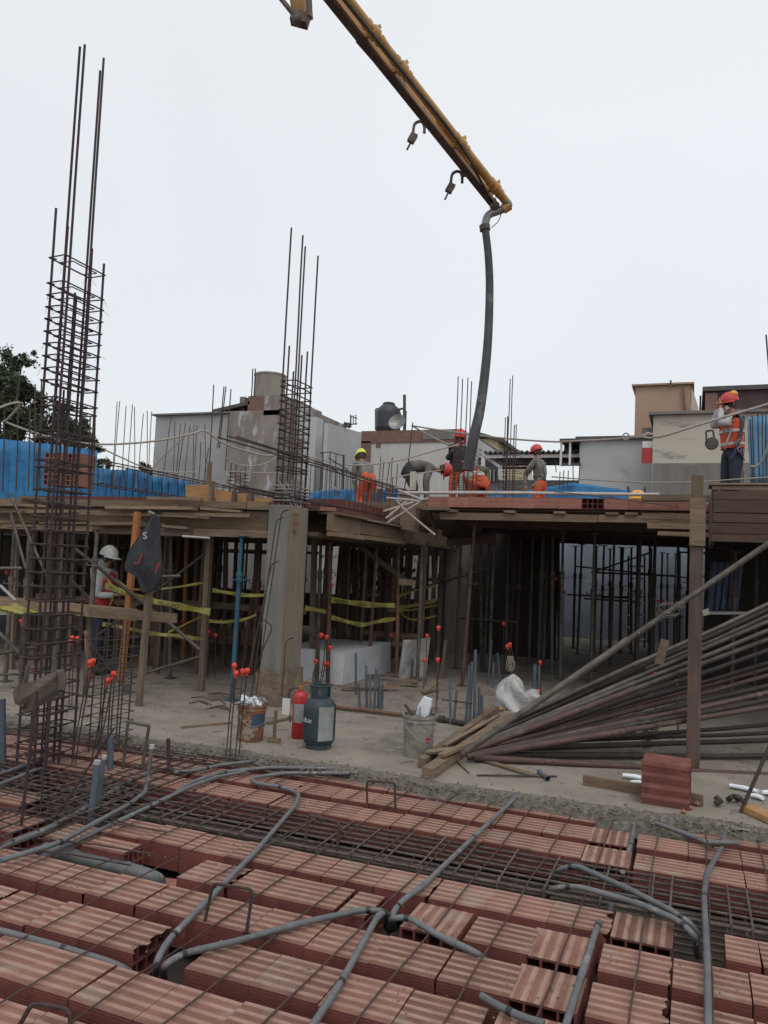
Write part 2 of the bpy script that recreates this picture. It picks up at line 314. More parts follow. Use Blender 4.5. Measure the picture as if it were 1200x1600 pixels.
for j in range(ny):
    for i in range(nx):
        a = j*(nx+1)+i; fs.append((a, a+1, a+nx+2, a+nx+1))
b.add(vs, fs); tag(b.build('mortar_lip', 'mortar', smooth=True, base=True), kind='structure')
# crumbs of broken mortar and brick along the lip and on the slab
b = MB()
def crumb(b, p, r):
    vs = [Vector(p)+Vector((rnd.uniform(.6, 1.2)*r*s[0], rnd.uniform(.6, 1.2)*r*s[1], rnd.uniform(.5, .9)*r*s[2])) for s in ((1, 0, 0), (-1, 0, 0), (0, 1, 0), (0, -1, 0), (0, 0, 1), (0, 0, -1))]
    b.add(vs, [(0, 2, 4), (2, 1, 4), (1, 3, 4), (3, 0, 4), (2, 0, 5), (1, 2, 5), (3, 1, 5), (0, 3, 5)])
for _ in range(2600):
    x = rnd.uniform(-7.5, 1.6); crumb(b, (x, 6.14+wav(x)*.8+rnd.gauss(.02, .09), -.0+rnd.uniform(0, .012)), rnd.uniform(.004, .016))
tag(b.build('mortar_crumbs', 'mortar', base=True), 'grey crumbs of broken mortar scattered along the rough pour edge', 'rubble', kind='stuff')
b = MB()
for _ in range(1500):
    x = rnd.uniform(-5.5, 1.0); y = rnd.choice((3.01, 3.41, 3.82, 4.2, 5.21, 5.6))+rnd.uniform(.02, .27); crumb(b, (x, y, -.048), rnd.choice((.002, .003, .004, .007)))
for _ in range(45):
    x = rnd.uniform(-5, 1.0); y = rnd.choice((2.61, 3.01, 3.41, 3.82, 4.2, 5.21, 5.6))+rnd.uniform(.05, .24)
    for q in range(rnd.randint(3, 9)): crumb(b, (x+rnd.gauss(0, .05), y+rnd.gauss(0, .04), -.048), rnd.uniform(.002, .006))
tag(b.build('mortar_spatter', 'mortar_dust', base=True), 'small grey mortar crumbs and dust spilled over the clay bricks', 'rubble', kind='stuff')
b = MB()
for _ in range(1500):
    x = rnd.uniform(-9, 2); y = rnd.uniform(6.5, 12); crumb(b, (x, y, .004), rnd.uniform(.003, .011))
for _ in range(420):
    x = rnd.uniform(-8, 1.6); y = rnd.uniform(6.5, 12.5); a = rnd.uniform(0, 3.14); l = rnd.uniform(.03, .16); d = Vector((math.cos(a), math.sin(a), 0))*l
    p = Vector((x, y, .008)); b.tube([p, p+d*.5+Vector((rnd.uniform(-.02, .02), rnd.uniform(-.02, .02), rnd.uniform(0, .02))), p+d], rnd.uniform(.0015, .004), 4)
tag(b.build('floor_litter', 'board', base=True), 'wood splinters, tie wire and grit littering the grey slab', 'litter', kind='stuff')

# ------------------------------------------------------------------ clay floor bricks
def brick_mesh(Lx=.315, W=.29, H=.15, chip=0, seed=0):
    """hollow roof brick, cores and grooves along x; local origin at one lower corner"""
    r = random.Random(seed); b = MB()
    def side(n):
        out = []; per = .058
        k = 0; t = 0
        while t < n-1e-6:
            ph = (t % per)/per
            if ph < .58 and t+.012 < n: out += [(t, 0), (t+.007, 0), (t+.0082, .002), (t+.0108, .002)]; t += .012
            else: out.append((t, 0)); t += .012
        return out
    pr = []
    pr += [(y, H-d) for y, d in side(W)]
    pr += [(W-d, H-z) for z, d in side(H)]
    pr += [(W, 0), (0, 0)]
    pr += [(d, z) for z, d in side(H)][1:]
    n = len(pr); segs = 1 if not chip else 8
    vs = []; fs = []; jag = [r.uniform(-.045, 0)*chip for _ in range(n//9+2)]
    def jg(k):
        u = k/9; i0 = int(u); return (jag[i0]*(1-u+i0)+jag[i0+1]*(u-i0))+r.uniform(-.002, .002)
    for i in range(segs+1):
        for k_, (y, z) in enumerate(pr): vs.append((Lx*i/segs + (jg(k_) if i == segs and chip else 0), y, z))
    for i in range(segs):
        for k in range(n): fs.append((i*n+k, i*n+(k+1) % n, (i+1)*n+(k+1) % n, (i+1)*n+k))
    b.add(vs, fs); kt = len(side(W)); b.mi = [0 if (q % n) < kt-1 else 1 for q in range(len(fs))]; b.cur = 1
    nyc, nzc = 4, 2; t = .010; cw = (W-t)/nyc; chh = (H-t)/nzc
    for e, x in ((0, 0), (1, Lx)):
        if chip and e: x = Lx-.045*chip-.003
        ys = [0]+[v for k in range(nyc) for v in (t+k*cw, (k+1)*cw)]+[W]; zs = [0]+[v for k in range(nzc) for v in (t+k*chh, (k+1)*chh)]+[H]
        for i in range(len(ys)-1):
            for j in range(len(zs)-1):
                hole = i % 2 == 1 and j % 2 == 1
                if not hole and ys[i+1]-ys[i] > 1e-6 and zs[j+1]-zs[j] > 1e-6:
                    q = [(x, ys[i]+.0005, zs[j]+.0005), (x, ys[i+1]-.0005, zs[j]+.0005), (x, ys[i+1]-.0005, zs[j+1]-.0035), (x, ys[i]+.0005, zs[j+1]-.0035)] if 0 else [(x, ys[i], zs[j]), (x, ys[i+1], zs[j]), (x, ys[i+1], zs[j+1]-(.0031 if zs[j+1] == H else 0)), (x, ys[i], zs[j+1]-(.0031 if zs[j+1] == H else 0))]
                    b.add(q, [(0, 3, 2, 1) if e == 0 else (0, 1, 2, 3)])
        dx = .12 if e == 0 else -.12
        for i in range(nyc):
            for j in range(nzc):
                y0, y1, z0, z1 = t+i*cw, (i+1)*cw, t+j*chh, (j+1)*chh; y0 = max(y0, t*.5)
                q = [(x, y0, z0), (x, y1, z0), (x, y1, z1), (x, y0, z1), (x+dx, y0, z0), (x+dx, y1, z0), (x+dx, y1, z1), (x+dx, y0, z1)]
                b.add(q, [(0, 1, 5, 4), (1, 2, 6, 5), (2, 3, 7, 6), (3, 0, 4, 7), (4, 5, 6, 7)])
    me = bpy.data.meshes.new('clay_brick'); me.from_pydata([tuple(v) for v in b.v], [], b.f); me.materials.append(MAT['clay']); me.materials.append(MAT['clay_side']); me.polygons.foreach_set('material_index', b.mi); me.update(); return me
BM = [brick_mesh(.317, seed=1), brick_mesh(.314, seed=2), brick_mesh(.315, chip=1, seed=5)]
BC = [brick_mesh(.317, seed=20+k, chip=.35+.2*k) for k in range(3)]
BH = brick_mesh(.24, .29, .15)        # shorter, cut units
BN = brick_mesh(.15, .29, .15)
BE = BM[0].copy(); BE.materials[1] = MAT['clay_pale']
SP = .3205
ORD = 'first second third fourth fifth sixth seventh eighth ninth tenth eleventh twelfth thirteenth fourteenth fifteenth sixteenth seventeenth eighteenth nineteenth twentieth'.split()
def pixel(p):
    d = Vector(p)-CP; k = d.dot(fw); return (600+F*d.dot(rt)/k, 800-F*d.dot(up)/k)
rowlab = {0: 'clay roof brick lying crosswise', }
def brick(x, y, z=-.20, mesh=None, rot=False, lab='', grp='clay bricks filling the floor formwork', jit=1, tilt=0, ln=.315):
    lab = lab
    me = mesh or (BM[0] if rnd.random() < .6 else BM[1]); o = bpy.data.objects.new('clay_brick', me); S.collection.objects.link(o)
    if rot: o.rotation_euler = (0, tilt, math.pi/2+rnd.uniform(-.02, .02)*jit); x += .29
    else: o.rotation_euler = (0, tilt, rnd.gauss(0, .010)*jit)
    o.location = (x+rnd.gauss(0, .003), y+rnd.gauss(0, .004)*jit, z+rnd.uniform(-.004, .004)*jit)
    return tag(o, lab, 'brick', grp)
def row(y, a0, a1, lab, phase):
    k0 = math.ceil((a0-phase)/SP-1e-6); x = phase+k0*SP
    seen = []
    while x+.30 < a1+.05:
        px = pixel((x+.16, y+.1, -.05))
        if not (-220 < px[0] < 1420 and px[1] < 1780): x += SP; continue
        o = brick(x, y, lab=lab, mesh=rnd.choice(BC) if rnd.random() < .14 else None); x += SP
        if 0 < px[0] < 1200 and 0 < px[1] < 1600: seen.append(o)
        else: o['label'] = lab+', outside the frame'
    for i, o in enumerate(seen): o['label'] = ORD[min(i, 19)]+' brick from the left in the '+lab
fb = ''
row(5.99, -6.8, -.45, fb+'row half buried under the mortar edge', -1.58)
row(5.60, -6.7, -.60, fb+'second row in from the mortar edge', -1.58)
row(5.21, -6.6, -.60, fb+'row just beyond the steel beam cage', -1.58)
for y, t in ((5.60, 'second row in from the mortar edge'), (5.21, 'row just beyond the steel beam cage')):
    brick(-.62, y, rot=True, mesh=BM[1], lab='pale crosswise clay brick ending the '+t)
row(5.99, -.3, 1.9, fb+'far right row under the mortar edge', -.31)
row(5.60, -.34, 1.9, fb+'right bay, second row from the mortar', -.31)
row(5.21, -.34, 1.9, fb+'far right row beyond the beam cage', -.31)
row(4.20, -3.56, -.60, fb+'long row before the beam cage', -3.54)
brick(-.66, 4.20, mesh=BM[2], lab='clay brick with a jagged broken end beside the grey conduits')
brick(-.35, 4.20, rot=True, mesh=BM[0], lab='clay brick turned crosswise alone below the curving grey conduits')
brick(.18, 4.205, mesh=BN, lab='short cut piece of clay brick at the right edge of the steel beam cage')
row(4.20, .33, 1.9, fb+'far right row before the beam cage', .34)
brick(-3.41, 3.92, mesh=brick_mesh(.315, .19, .15), z=-.19, lab='clay brick alone beside the thick grey drain pipe')
row(3.82, -2.66, -1.66, fb+'short row right of the drain pipe', -2.64)
brick(-1.665, 3.82, mesh=BN, lab='narrow cut brick with ridges turned crosswise at the conduit junction', rot=False)
brick(-1.32, 3.82, rot=True, mesh=BM[0], lab='clay brick turned crosswise just right of the conduit junction')
row(3.82, -1.02, -.68, fb+'row right of the conduit junction', -1.0)
for y, t in ((3.82, 'upper'), (3.41, 'middle'), (3.01, 'lower')):
    brick(-.69, y, rot=True, mesh=BH if y > 3.9 else BM[1], lab='%s of three crosswise bricks with dark open cores left of a bare conduit' % t)
for i, y in enumerate((3.82, 3.41, 3.01, 2.61, 2.21)):
    row(y, -.40, 1.7, fb+'%s near row at right of the bare conduit' % ('first', 'second', 'third', 'fourth', 'fifth')[i], -.37)
row(3.41, -4.3, -.68, fb+'row under the left rebar handle', -1.0-SP*8)
row(3.01, -3.9, -2.28, fb+'row beyond the bare conduit at lower left', -1.0-SP*8)
row(3.01, -2.03, -.66, fb+'second row before the conduit junction', -2.02)
row(2.61, -3.4, -1.66, fb+'row before the bare conduit at lower left', -1.0-SP*7)
row(2.61, -1.66, -.36, fb+'row in the bottom middle of the picture', -1.65)
row(2.21, -3.0, -.4, fb+'row cut by the bottom edge', -1.0-SP*6)
row(1.81, -2.6, 1.4, fb+'nearest row under the bottom edge', -1.0-SP*5)
for i, (x, y) in enumerate(((-5.0, 4.35), (-4.68, 4.35), (-5.32, 4.35))): brick(x, y, z=-.21, lab='clay brick between the steel cages at the far left')
for i in range(3): brick(-4.95+i*.32, 3.95, z=-.22, lab='clay brick sunk among conduits at the left edge')
brick(-3.80, 4.02, z=-.225, mesh=BM[1], lab='clay brick half under the two crossing grey conduits')
# ------------------------------------------------------------------ steel in the floor
def rod(b, p, q, r, n=6, sag=0):
    p, q = Vector(p), Vector(q)
    if sag: return b.tube([p.lerp(q, t/6)+Vector((0, 0, -sag*4*(t/6)*(1-t/6))) for t in range(7)], r, n)
    return b.tube([p, q], r, n)
def stirrup_mb(x0, x1, y0, y1, r, axis='Y', z0=0, z1=0, at=0):
    b = MB()
    if axis == 'X': c = [(at, y0, z0), (at, y1, z0), (at, y1, z1), (at, y0, z1)]
    elif axis == 'Y': c = [(x0, at, z0), (x1, at, z0), (x1, at, z1), (x0, at, z1)]
    else: c = [(x0, y0, at), (x1, y0, at), (x1, y1, at), (x0, y1, at)]
    e = rnd.uniform(-.006, .006)
    c = [Vector(v)+Vector((rnd.uniform(-.003, .003), rnd.uniform(-.003, .003), rnd.uniform(-.004, .004))) for v in c]
    hook = (c[2]-c[0]).normalized()*.06
    b.tube([c[0]+hook+Vector((.004, .004, .004))]+[c[0], c[1], c[2], c[3], c[0]]+[c[0]+hook*.9], r, 5); return b
t = thing('beam_cage', 'wide flat beam cage of dark bars and stirrups crossing the brick floor', 'rebar cage', (-2.5, 4.85, -.24))
for k in range(7):
    y = 4.58+.09*k
    for z in (-.05, -.215):
        b = MB(); pts = [(-7.2+j*.9, y+rnd.uniform(-.008, .008), z+rnd.uniform(-.006, .006)) for j in range(11)]; b.tube(pts, .0085, 7); b.build('long_bar', 'rebar_floor', t)
x = -7.0
while x < 1.7:
    stirrup_mb(0, 0, 4.56, 5.14, .0062, 'X', -.225, -.035, x).build('stirrup', 'rebar_floor', t); x += rnd.choice((.10, .22, .26, .3))
t = thing('beam_cage', 'dark beam cage running toward the viewer at the left edge beside the conduits', 'rebar cage', (-4.0, 3.9, -.24))
for k in range(5):
    for z in (-.04, -.2):
        b = MB(); xx = -4.30+.12*k; b.tube([(xx+rnd.uniform(-.01, .01), y, z+rnd.uniform(-.005, .005)) for y in (3.3, 3.9, 4.6, 5.3, 6.05)], .008, 6); b.build('long_bar', 'rebar_floor', t)
for k in range(14): stirrup_mb(-4.32, -3.8, 0, 0, .0045, 'Y', -.215, -.028, 3.4+.19*k+rnd.uniform(-.02, .02)).build('stirrup', 'rebar', t)
t = thing('beam_cage', 'low beam cage along the mortar edge at the upper left of the floor', 'rebar cage', (-4.5, 6.0, -.1))
for k in range(4):
    b = MB(); b.tube([(-7.5, 5.86+.08*k, -.03), (-5, 5.87+.08*k, -.025), (-3.0+.2*k, 5.93+.07*k, -.03)], .006, 6); b.build('long_bar', 'rebar', t)
for k in range(11): stirrup_mb(0, 0, 5.85, 6.12, .004, 'X', -.14, -.022, -6.9+.37*k).build('stirrup', 'rebar', t)
# mesh of loose bars round the column foot
for i, (p, q) in enumerate([((0, 1166), (300, 1208)), ((0, 1222), (330, 1262)), ((0, 1236), (210, 1290)), ((0, 1262), (260, 1300)), ((0, 1180), (210, 1216)), ((20, 1325), (205, 1352)), ((60, 1310), (240, 1335))]):
    a, c = PZ(*p, -.02), PZ(*q, -.02); b = MB(); b.tube([a, a.lerp(c, .5)+Vector((0, 0, .012)), c], .0058, 6)
    one(b, 'reinforcing_bar', 'rebar', ['loose dark bar lying furthest back across the column foot', 'loose dark bar lying over the floor cage left of the brick row', 'loose dark bar in front of the column foot, second from the front',
        'loose bar crossing under the grey conduits at left', 'loose bar between the column foot and the pour edge', 'short loose bar lying beside the drain pipe', 'short loose bar tied near the bent drain pipe'][i], 'rebar', 'loose bars round the column foot')
# thin temperature bars crossing all the rows
tb = [(-.21, -.19), (-.57, -.50), (-.90, -.80), (-1.21, -1.09), (-1.53, -1.40), (-1.86, -1.70), (-2.16, -2.05), (-2.49, -2.38), (-2.82, -2.75), (-3.14, -3.06), (-3.45, -3.38), (-3.78, -3.70), (.10, .12), (.44, .45), (.78, .78), (-4.6, -4.55), (-5.0, -5.0)]
names = ['rightmost bar left of the vertical-looking conduit', 'bar ending beside the jagged broken brick', 'bar crossing the brick with the round hole', 'bar passing just right of the conduit junction', 'bar passing over the conduit junction', 'bar passing through the middle rebar handle',
         'bar running under the left handle and over the long conduit', 'bar crossing the forked conduits', 'bar crossing the bent drain pipe', 'bar crossing the bare conduit at lower left', 'bar over the left end of the drain pipe', 'bar at the left edge over the conduits', 'bar just right of the curved conduits',
         'bar right of the tall conduit', 'bar at the right edge of the picture', 'bar beside the column cage foot', 'bar left of the column cage foot']
for (x0, x1), nm in zip(tb, names):
    b = MB(); pts = []
    for k in range(13):
        u = k/12; pts.append((x0+(x1-x0)*u+rnd.uniform(-.006, .006), 1.7+4.45*u, -.036+rnd.uniform(-.003, .007)))
    b.tube(pts, .0045, 6); one(b, 'reinforcing_bar', 'rebar_rust', 'thin rusty '+nm, 'rebar', 'thin temperature bars laid across the bricks')
def wires(pts, r, name, mat, label, cat, group=None, smooth=True, fil=.05, n=6, sp=False):
    b = MB(); b.tube(spline(pts) if sp else fillet(pts, fil), r, n); return one(b, name, mat, label, cat, group, smooth)
for z_, px, lab in ((-.05, [(320, 1440), (333, 1380), (395, 1390), (385, 1458)], 'rusty square rebar handle standing over the row with the long conduit'),
                (-.05, [(574, 1262), (573, 1220), (617, 1223), (618, 1268)], 'thin square rebar handle near the mortar edge'),
                (-.1, [(475, 1332), (482, 1273), (531, 1285), (525, 1338)], 'square rebar handle rising out of the beam cage'),
                (-.05, [(25, 1612), (50, 1567), (108, 1577), (112, 1620)], 'rusty rebar handle cut by the bottom left corner'),
                (-.16, [(190, 1222), (200, 1127), (233, 1134), (218, 1224)], 'tall grey pipe frame standing at the mortar edge')):
    p0 = PZ(*px[0], z_); p3 = PZ(*px[3], z_); D0, D3 = depth(p0), depth(p3)
    big = px[1][1] == 1127
    wires([p0, PD(*px[1], D0), PD(*px[2], D3), p3], .014 if big else .009, 'rebar_handle' if not big else 'pipe_hoop', 'steel_grey' if big else 'rebar', lab, 'handle' if not big else 'pipe', fil=.01 if big else .03)
# ------------------------------------------------------------------ grey conduits
cgrp = 'grey plastic conduits laid over the bricks'
def conduit(px, lab, r=.0155, mat='pvc', fil=.09, tapes=2, name='conduit'):
    """px: (x, y, z) photo point met with height z"""
    pts = fillet([PZ(x, y, z) for x, y, z in px], fil, 6); root = None
    b = MB(); b.tube(pts, r, 12); o = one(b, name, mat, lab, 'conduit', cgrp, True)
    for k in range(tapes):
        i = int(len(pts)*(k+1)/(tapes+1)); i = max(1, min(len(pts)-2, i)); p = pts[i]; d = (pts[i+1]-pts[i-1]).normalized(); p = pts[i]
        c = MB()
        if k % 2: c.tube([p-d*.03, p+d*.03], r*1.14, 12)
        else: c.tube([p-d*.012, p+d*.012], r*1.10, 10)
        e = c.build('coupling' if k % 2 else 'tape_wrap', mat if k % 2 else 'tape_black', o, True)
    return o
U = -.018
conduit([(243, 1530, -.2), (244, 1503, U), (262, 1470, U), (400, 1330, U), (462, 1258, U), (468, 1240, U), (440, 1229, U), (398, 1224, U), (392, 1216, U), (440, 1208, U), (555, 1208, .0)], 'long grey conduit bending at the mortar edge and running to the lower left fork', tapes=4)
conduit([(257, 1530, -.2), (257, 1508, U), (285, 1490, U), (372, 1470, U), (480, 1440, U), (570, 1421, U), (600, 1424, U), (606, 1450, -.2)], 'grey conduit spanning from the lower left fork to the middle junction', tapes=3)
conduit([(480, 1615, U), (530, 1540, U), (590, 1432, U), (602, 1425, U), (604, 1450, -.2)], 'grey conduit dropping from the middle junction to the bottom edge', tapes=3)
conduit([(615, 1452, -.2), (612, 1430, U), (625, 1410, U), (660, 1385, U), (735, 1313, U), (800, 1252, 0), (812, 1240, .0)], 'straight grey conduit from the middle junction up to the mortar edge', tapes=3)
conduit([(608, 1455, -.2), (612, 1434, U), (640, 1434, U), (690, 1465, U), (745, 1488, U), (768, 1510, -.14)], 'short grey conduit sloping right from the middle junction', tapes=2)
conduit([(-60, 1440, -.04), (0, 1454, -.04), (100, 1481, -.05), (185, 1508, -.06), (218, 1530, -.16)], 'bare grey conduit lying in the joist gap at lower left', tapes=1)
conduit([(868, 1385, -.2), (873, 1358, U), (900, 1352, .02), (980, 1388, .03), (1052, 1424, .03), (1088, 1450, U), (1093, 1495, -.2)], 'upper of two curved grey conduits looping over the beam cage', tapes=3)
conduit([(853, 1405, -.2), (862, 1388, U), (900, 1384, .02), (1000, 1412, .02), (1060, 1438, .01), (1086, 1462, U), (1090, 1495, -.2)], 'lower of two curved grey conduits looping over the beam cage', tapes=3)
conduit([(1132, 1300, .0), (1130, 1320, U), (1104, 1365, .0), (1100, 1400, .01), (1105, 1500, .0), (1107, 1620, U)], 'tall grey conduit running straight toward the viewer at right', tapes=4)
conduit([(938, 1462, -.2), (937, 1436, U), (926, 1470, U), (905, 1535, U), (880, 1615, U)], 'grey conduit along the gap between two brick bays', tapes=2)
conduit([(951, 1465, -.2), (955, 1412, -.03)], 'stub of grey conduit standing behind the crosswise brick', tapes=0)
conduit([(975, 1395, -.2), (973, 1362, -.04)], 'stub of grey conduit inside the beam cage', tapes=0)
conduit([(752, 1556, U), (775, 1570, U), (812, 1588, U), (850, 1600, U)], 'short grey conduit end lying on bricks at the bottom edge', tapes=1)
conduit([(992, 1286, -.03), (986, 1318, -.05), (976, 1350, -.08), (970, 1372, -.15)], 'grey conduit with elbow in the gap by the mortar edge', tapes=2)
conduit([(975, 1295, -.08), (968, 1305, -.1), (960, 1345, -.12)], 'second grey conduit half hidden in the gap by the mortar edge', tapes=0)
conduit([(1025, 1286, .0), (1090, 1310, -.01), (1115, 1322, -.02)], 'grey conduit on the mortar edge meeting a horizontal length', tapes=0)
conduit([(1105, 1316, .015), (1154, 1317, .015)], 'short horizontal grey conduit on the mortar edge', r=.017, tapes=0)
conduit([(0, 1345, .0), (90, 1318, .0), (150, 1285, .0), (205, 1255, U), (228, 1237, U)], 'grey conduit at left rising toward the capped stub', tapes=3)
conduit([(-20, 1332, -.06), (70, 1298, -.05), (140, 1260, -.06), (190, 1228, -.06), (240, 1205, -.06)], 'pale grey conduit under the steel at the left edge', r=.02, tapes=1)
conduit([(-20, 1215, .0), (20, 1203, .0), (50, 1192, .0), (75, 1188, -.1)], 'upper of two short conduits ending at the column cage', tapes=0)
conduit([(-20, 1232, .0), (25, 1216, .0), (52, 1204, .0), (80, 1198, -.1)], 'lower of two short conduits ending at the column cage', tapes=0)
conduit([(272, 1207, U), (310, 1203, U), (345, 1195, U), (430, 1186, U), (500, 1199, U)], 'grey conduit bending round the capped stub toward the mortar edge', tapes=2)
conduit([(60, 1342, -.06), (150, 1300, -.05), (230, 1262, -.03), (300, 1228, U), (340, 1214, U), (400, 1202, U), (500, 1197, 0)], 'second of the conduits gathered at the mortar edge', tapes=2)
conduit([(262, 1247, -.1), (300, 1222, U), (350, 1206, U), (420, 1199, .01), (520, 1201, .0)], 'third of the conduits gathered at the mortar edge', tapes=1)
b = MB(); pp = fillet([PZ(70, 1328, -.13), PZ(130, 1343, -.12), PZ(222, 1366, -.12), PZ(246, 1375, -.15), PZ(250, 1392, -.26)], .1, 7); b.tube(pp, .045, 20)
o = one(b, 'drain_pipe', 'pvc', 'thick grey drain pipe with an elbow turning down between the bricks', 'pipe', None, True)
c = MB(); c.tube([PZ(196, 1359.5, -.12), PZ(204, 1361.5, -.12)], .049, 20); c.build('socket_ring', 'pvc', o, True)
c = MB(); c.tube([PZ(110, 1338, -.12), PZ(113, 1338.8, -.12)], .047, 20); c.build('socket_ring', 'pvc', o, True)
b = MB(); b.box(0, .28, 0, .25, 0, .03, Matrix.Translation(PZ(185, 1400, -.21))@Matrix.Rotation(.2, 4, 'Z'), .01); one(b, 'brick_shard', 'clay_pale', 'flat broken brick slab beside the drain pipe elbow', 'brick')
# standing stubs
def stub(bx, by, tx, ty, r, mat, lab, name='pipe_stub', cap=None, z=-.15, grp='capped pipe stubs standing at the left'):
    p, q = updown(bx, by, z, tx, ty); b = MB(); b.tube([p, q], r, 12); o = one(b, name, mat, lab, 'pipe', grp, True)
    if cap:
        c = MB(); c.tube([q-(q-p).normalized()*.01, q+(q-p).normalized()*.018], r*1.12, 10); c.build('tape_cap', cap, o, True)
stub(5, 1208, 4, 1092, .026, 'pvc_blue', 'thick blue grey pipe stub at the left edge of the picture')
stub(172, 1222, 173, 1150, .026, 'pvc_blue', 'thick blue grey pipe stub behind the stirrups right of the column cage')
stub(141, 1287, 152, 1192, .024, 'pvc_blue', 'tall blue grey pipe stub in front of the column cage', cap='plastic_sheet')
stub(150, 1280, 163, 1184, .014, 'pvc_blue', 'thinner stub tied to the tall blue grey stub', cap='plastic_sheet')
p, q = updown(228, 1237, -.02, 237, 1170)
b = MB(); b.tube(fillet([PZ(216, 1246, -.02), p+Vector((0, 0, 0)), q], .06, 6), .016, 10); o = one(b, 'pipe_stub', 'pvc', 'grey conduit stub bending upright with a pale taped end', 'pipe', 'capped pipe stubs standing at the left', True)
c = MB(); c.tube([q, q+Vector((0, 0, .03))], .019, 10); c.build('tape_cap', 'plastic_sheet', o)
p, q = updown(264, 1203, -.02, 263, 1154)
b = MB(); b.tube(fillet([PZ(285, 1208, -.02), p, q], .05, 6), .016, 10); one(b, 'pipe_stub', 'rebar_violet', 'dark conduit elbow standing upright at the mortar edge', 'pipe', 'capped pipe stubs standing at the left', True)
# ------------------------------------------------------------------ column cages
def column_cage(lab, bars, rect, zs, rb, rs, mat, name='column_cage', grp=None, mats='rebar', over=.02, ties=0, loc=None, tilt=(0, 0)):
    """bars: (x, y, z0, z1); rect (x0, x1, y0, y1); zs: stirrup heights"""
    x0, x1, y0, y1 = rect
    t = thing(name, lab, 'rebar cage', loc or ((x0+x1)/2, (y0+y1)/2, min(v[2] for v in bars)), grp)
    for (x, y, z0, z1) in bars:
        b = MB(); n = 6; lean = Vector((rnd.uniform(-.004, .004)+tilt[0], rnd.uniform(-.004, .004)+tilt[1], 0))
        b.tube([Vector((x, y, z0+(z1-z0)*k/n))+lean*((k/n)*(z1-z0))+Vector((rnd.uniform(-.003, .003), rnd.uniform(-.003, .003), 0)) for k in range(n+1)], rb, 7); b.build('vertical_bar', mat, t)
    zb = min(v[2] for v in bars)
    for z in zs:
        b = stirrup_mb(x0-rb, x1+rb, y0-rb, y1+rb, rs, 'Z', at=z); off = Vector((tilt[0]*(z-zb), tilt[1]*(z-zb), 0)); b.v = [v+off for v in b.v]
        for k in range(ties):
            p = Vector((rnd.choice((x0, x1)), rnd.choice((y0, y1)), z))+off; d = Vector((rnd.uniform(-1, 1), rnd.uniform(-1, 1), rnd.uniform(-1, .4)))*.05; b.tube([p, p+d*.6, p+d+Vector((0, 0, -.02))], .0012, 4)
        b.build('stirrup', mats, t)
    return t
bx = 5.18
def zt(x, y, a, bb): return PB(x, y, bb).z
bars = [(-5.04, 4.98, -.2, zt(89, 325, 0, 4.98)), (-4.915, 4.98, -.2, zt(121, 72, 0, 4.98)), (-4.868, 4.99, -.2, zt(129, 72, 0, 5.01)), (-5.05, 5.12, -.2, zt(122, 350, 0, 5.12)),
        (-4.89, 5.28, -.2, zt(131, 392, 0, 5.28)), (-5.05, 5.28, -.2, 4.0), (-4.89, 5.14, -.2, 3.9), (-5.085, 5.42, -.2, zt(156, 108, 0, 5.42)), (-5.035, 5.43, -.2, zt(165, 95, 0, 5.45)), (-4.89, 5.44, -.2, zt(163, 412, 0, 5.44))]
zs = [4.20, 3.98]+[3.88-.105*k for k in range(8)]+[3.0, 2.93, 2.72, 2.66, 2.48, 2.42]+[2.24-.115*k for k in range(21)]
column_cage('very tall dark column cage with four long bars rising into the sky at left', bars, (-5.05, -4.89, 4.98, 5.44), zs, .0108, .0068, 'rebar_violet', ties=10, tilt=(-.009, .0))
column_cage('inner hoops and hooks tied inside the very tall column cage', [(-4.965, 5.16, -.2, 3.1), (-4.965, 5.3, -.2, 3.3)], (-5.04, -4.90, 5.08, 5.34), [z-.012 for z in zs], .009, .0055, 'rebar_violet', ties=3, tilt=(-.009, 0))
# wider inner hoops
column_cage('short dense wall cage standing just behind the tall column cage', [(-5.0+.13*(k % 2), 5.75+.12*(k//2), -.1, 1.05+.1*rnd.random()) for k in range(8)], (-5.02, -4.85, 5.72, 6.14), [.02+.085*k for k in range(12)], .007, .004, 'rebar', ties=2)
p, q = updown(29, 1322, -.2, 62, 1000)
for (x0, y0, x1, y1, lab) in ((29, 1322, 58, 1080, 'thick leaning bar nearest the viewer below the brown sack'), (60, 1306, 78, 1090, 'leaning bar just right of the thickest one below the brown sack'), (62, 1316, 178, 1138, 'dark bar slanting from the floor past the blue grey stub')):
    p, q = updown(x0, y0, -.2, x1, y1); b = MB(); b.tube([p, q], .011 if x0 < 40 else .0065, 7); one(b, 'reinforcing_bar', 'rebar_violet', lab, 'rebar', 'leaning bars at the column foot')
# cage on the concrete column of the left deck
def at(x, y, D): return PD(x, y, D)
cx0, cx1, cy0, cy1 = -4.80, -4.61, 8.52, 8.94
def bz(x, y): return PB(x, y, 8.8).z
bars = [(cx0, cy0, 2.40, bz(453, 372)), (cx1, cy0, 2.40, bz(467, 385)), (cx0, cy1, 2.40, bz(479, 378)), (cx1, cy1, 2.40, bz(497, 393)), (cx0, 8.66, 2.4, bz(460, 545)), (cx1, 8.8, 2.4, bz(472, 550)), (cx1, 8.66, 2.4, bz(474, 560)), (cx0, 8.8, 2.4, bz(466, 580))]
column_cage('column cage with four bare long bars above the tied hoops, on the concrete column', bars, (cx0, cx1, cy0, cy1), [3.98-.09*k+(.02 if k % 2 else 0) for k in range(13)]+[2.86, 2.62, 2.58, 2.47], .0115, .0085, 'rebar', ties=9)
t = thing('cement_hoops', 'cement splashed pale hoops stacked on top of the concrete column', 'rebar cage', (-4.7, 8.78, 2.46))
for k in range(5): stirrup_mb(cx0-.05, cx1+.05, cy0-.06, cy1+.05, .008, 'Z', at=2.48+.045*k).build('hoop', 'steel_pale', t)
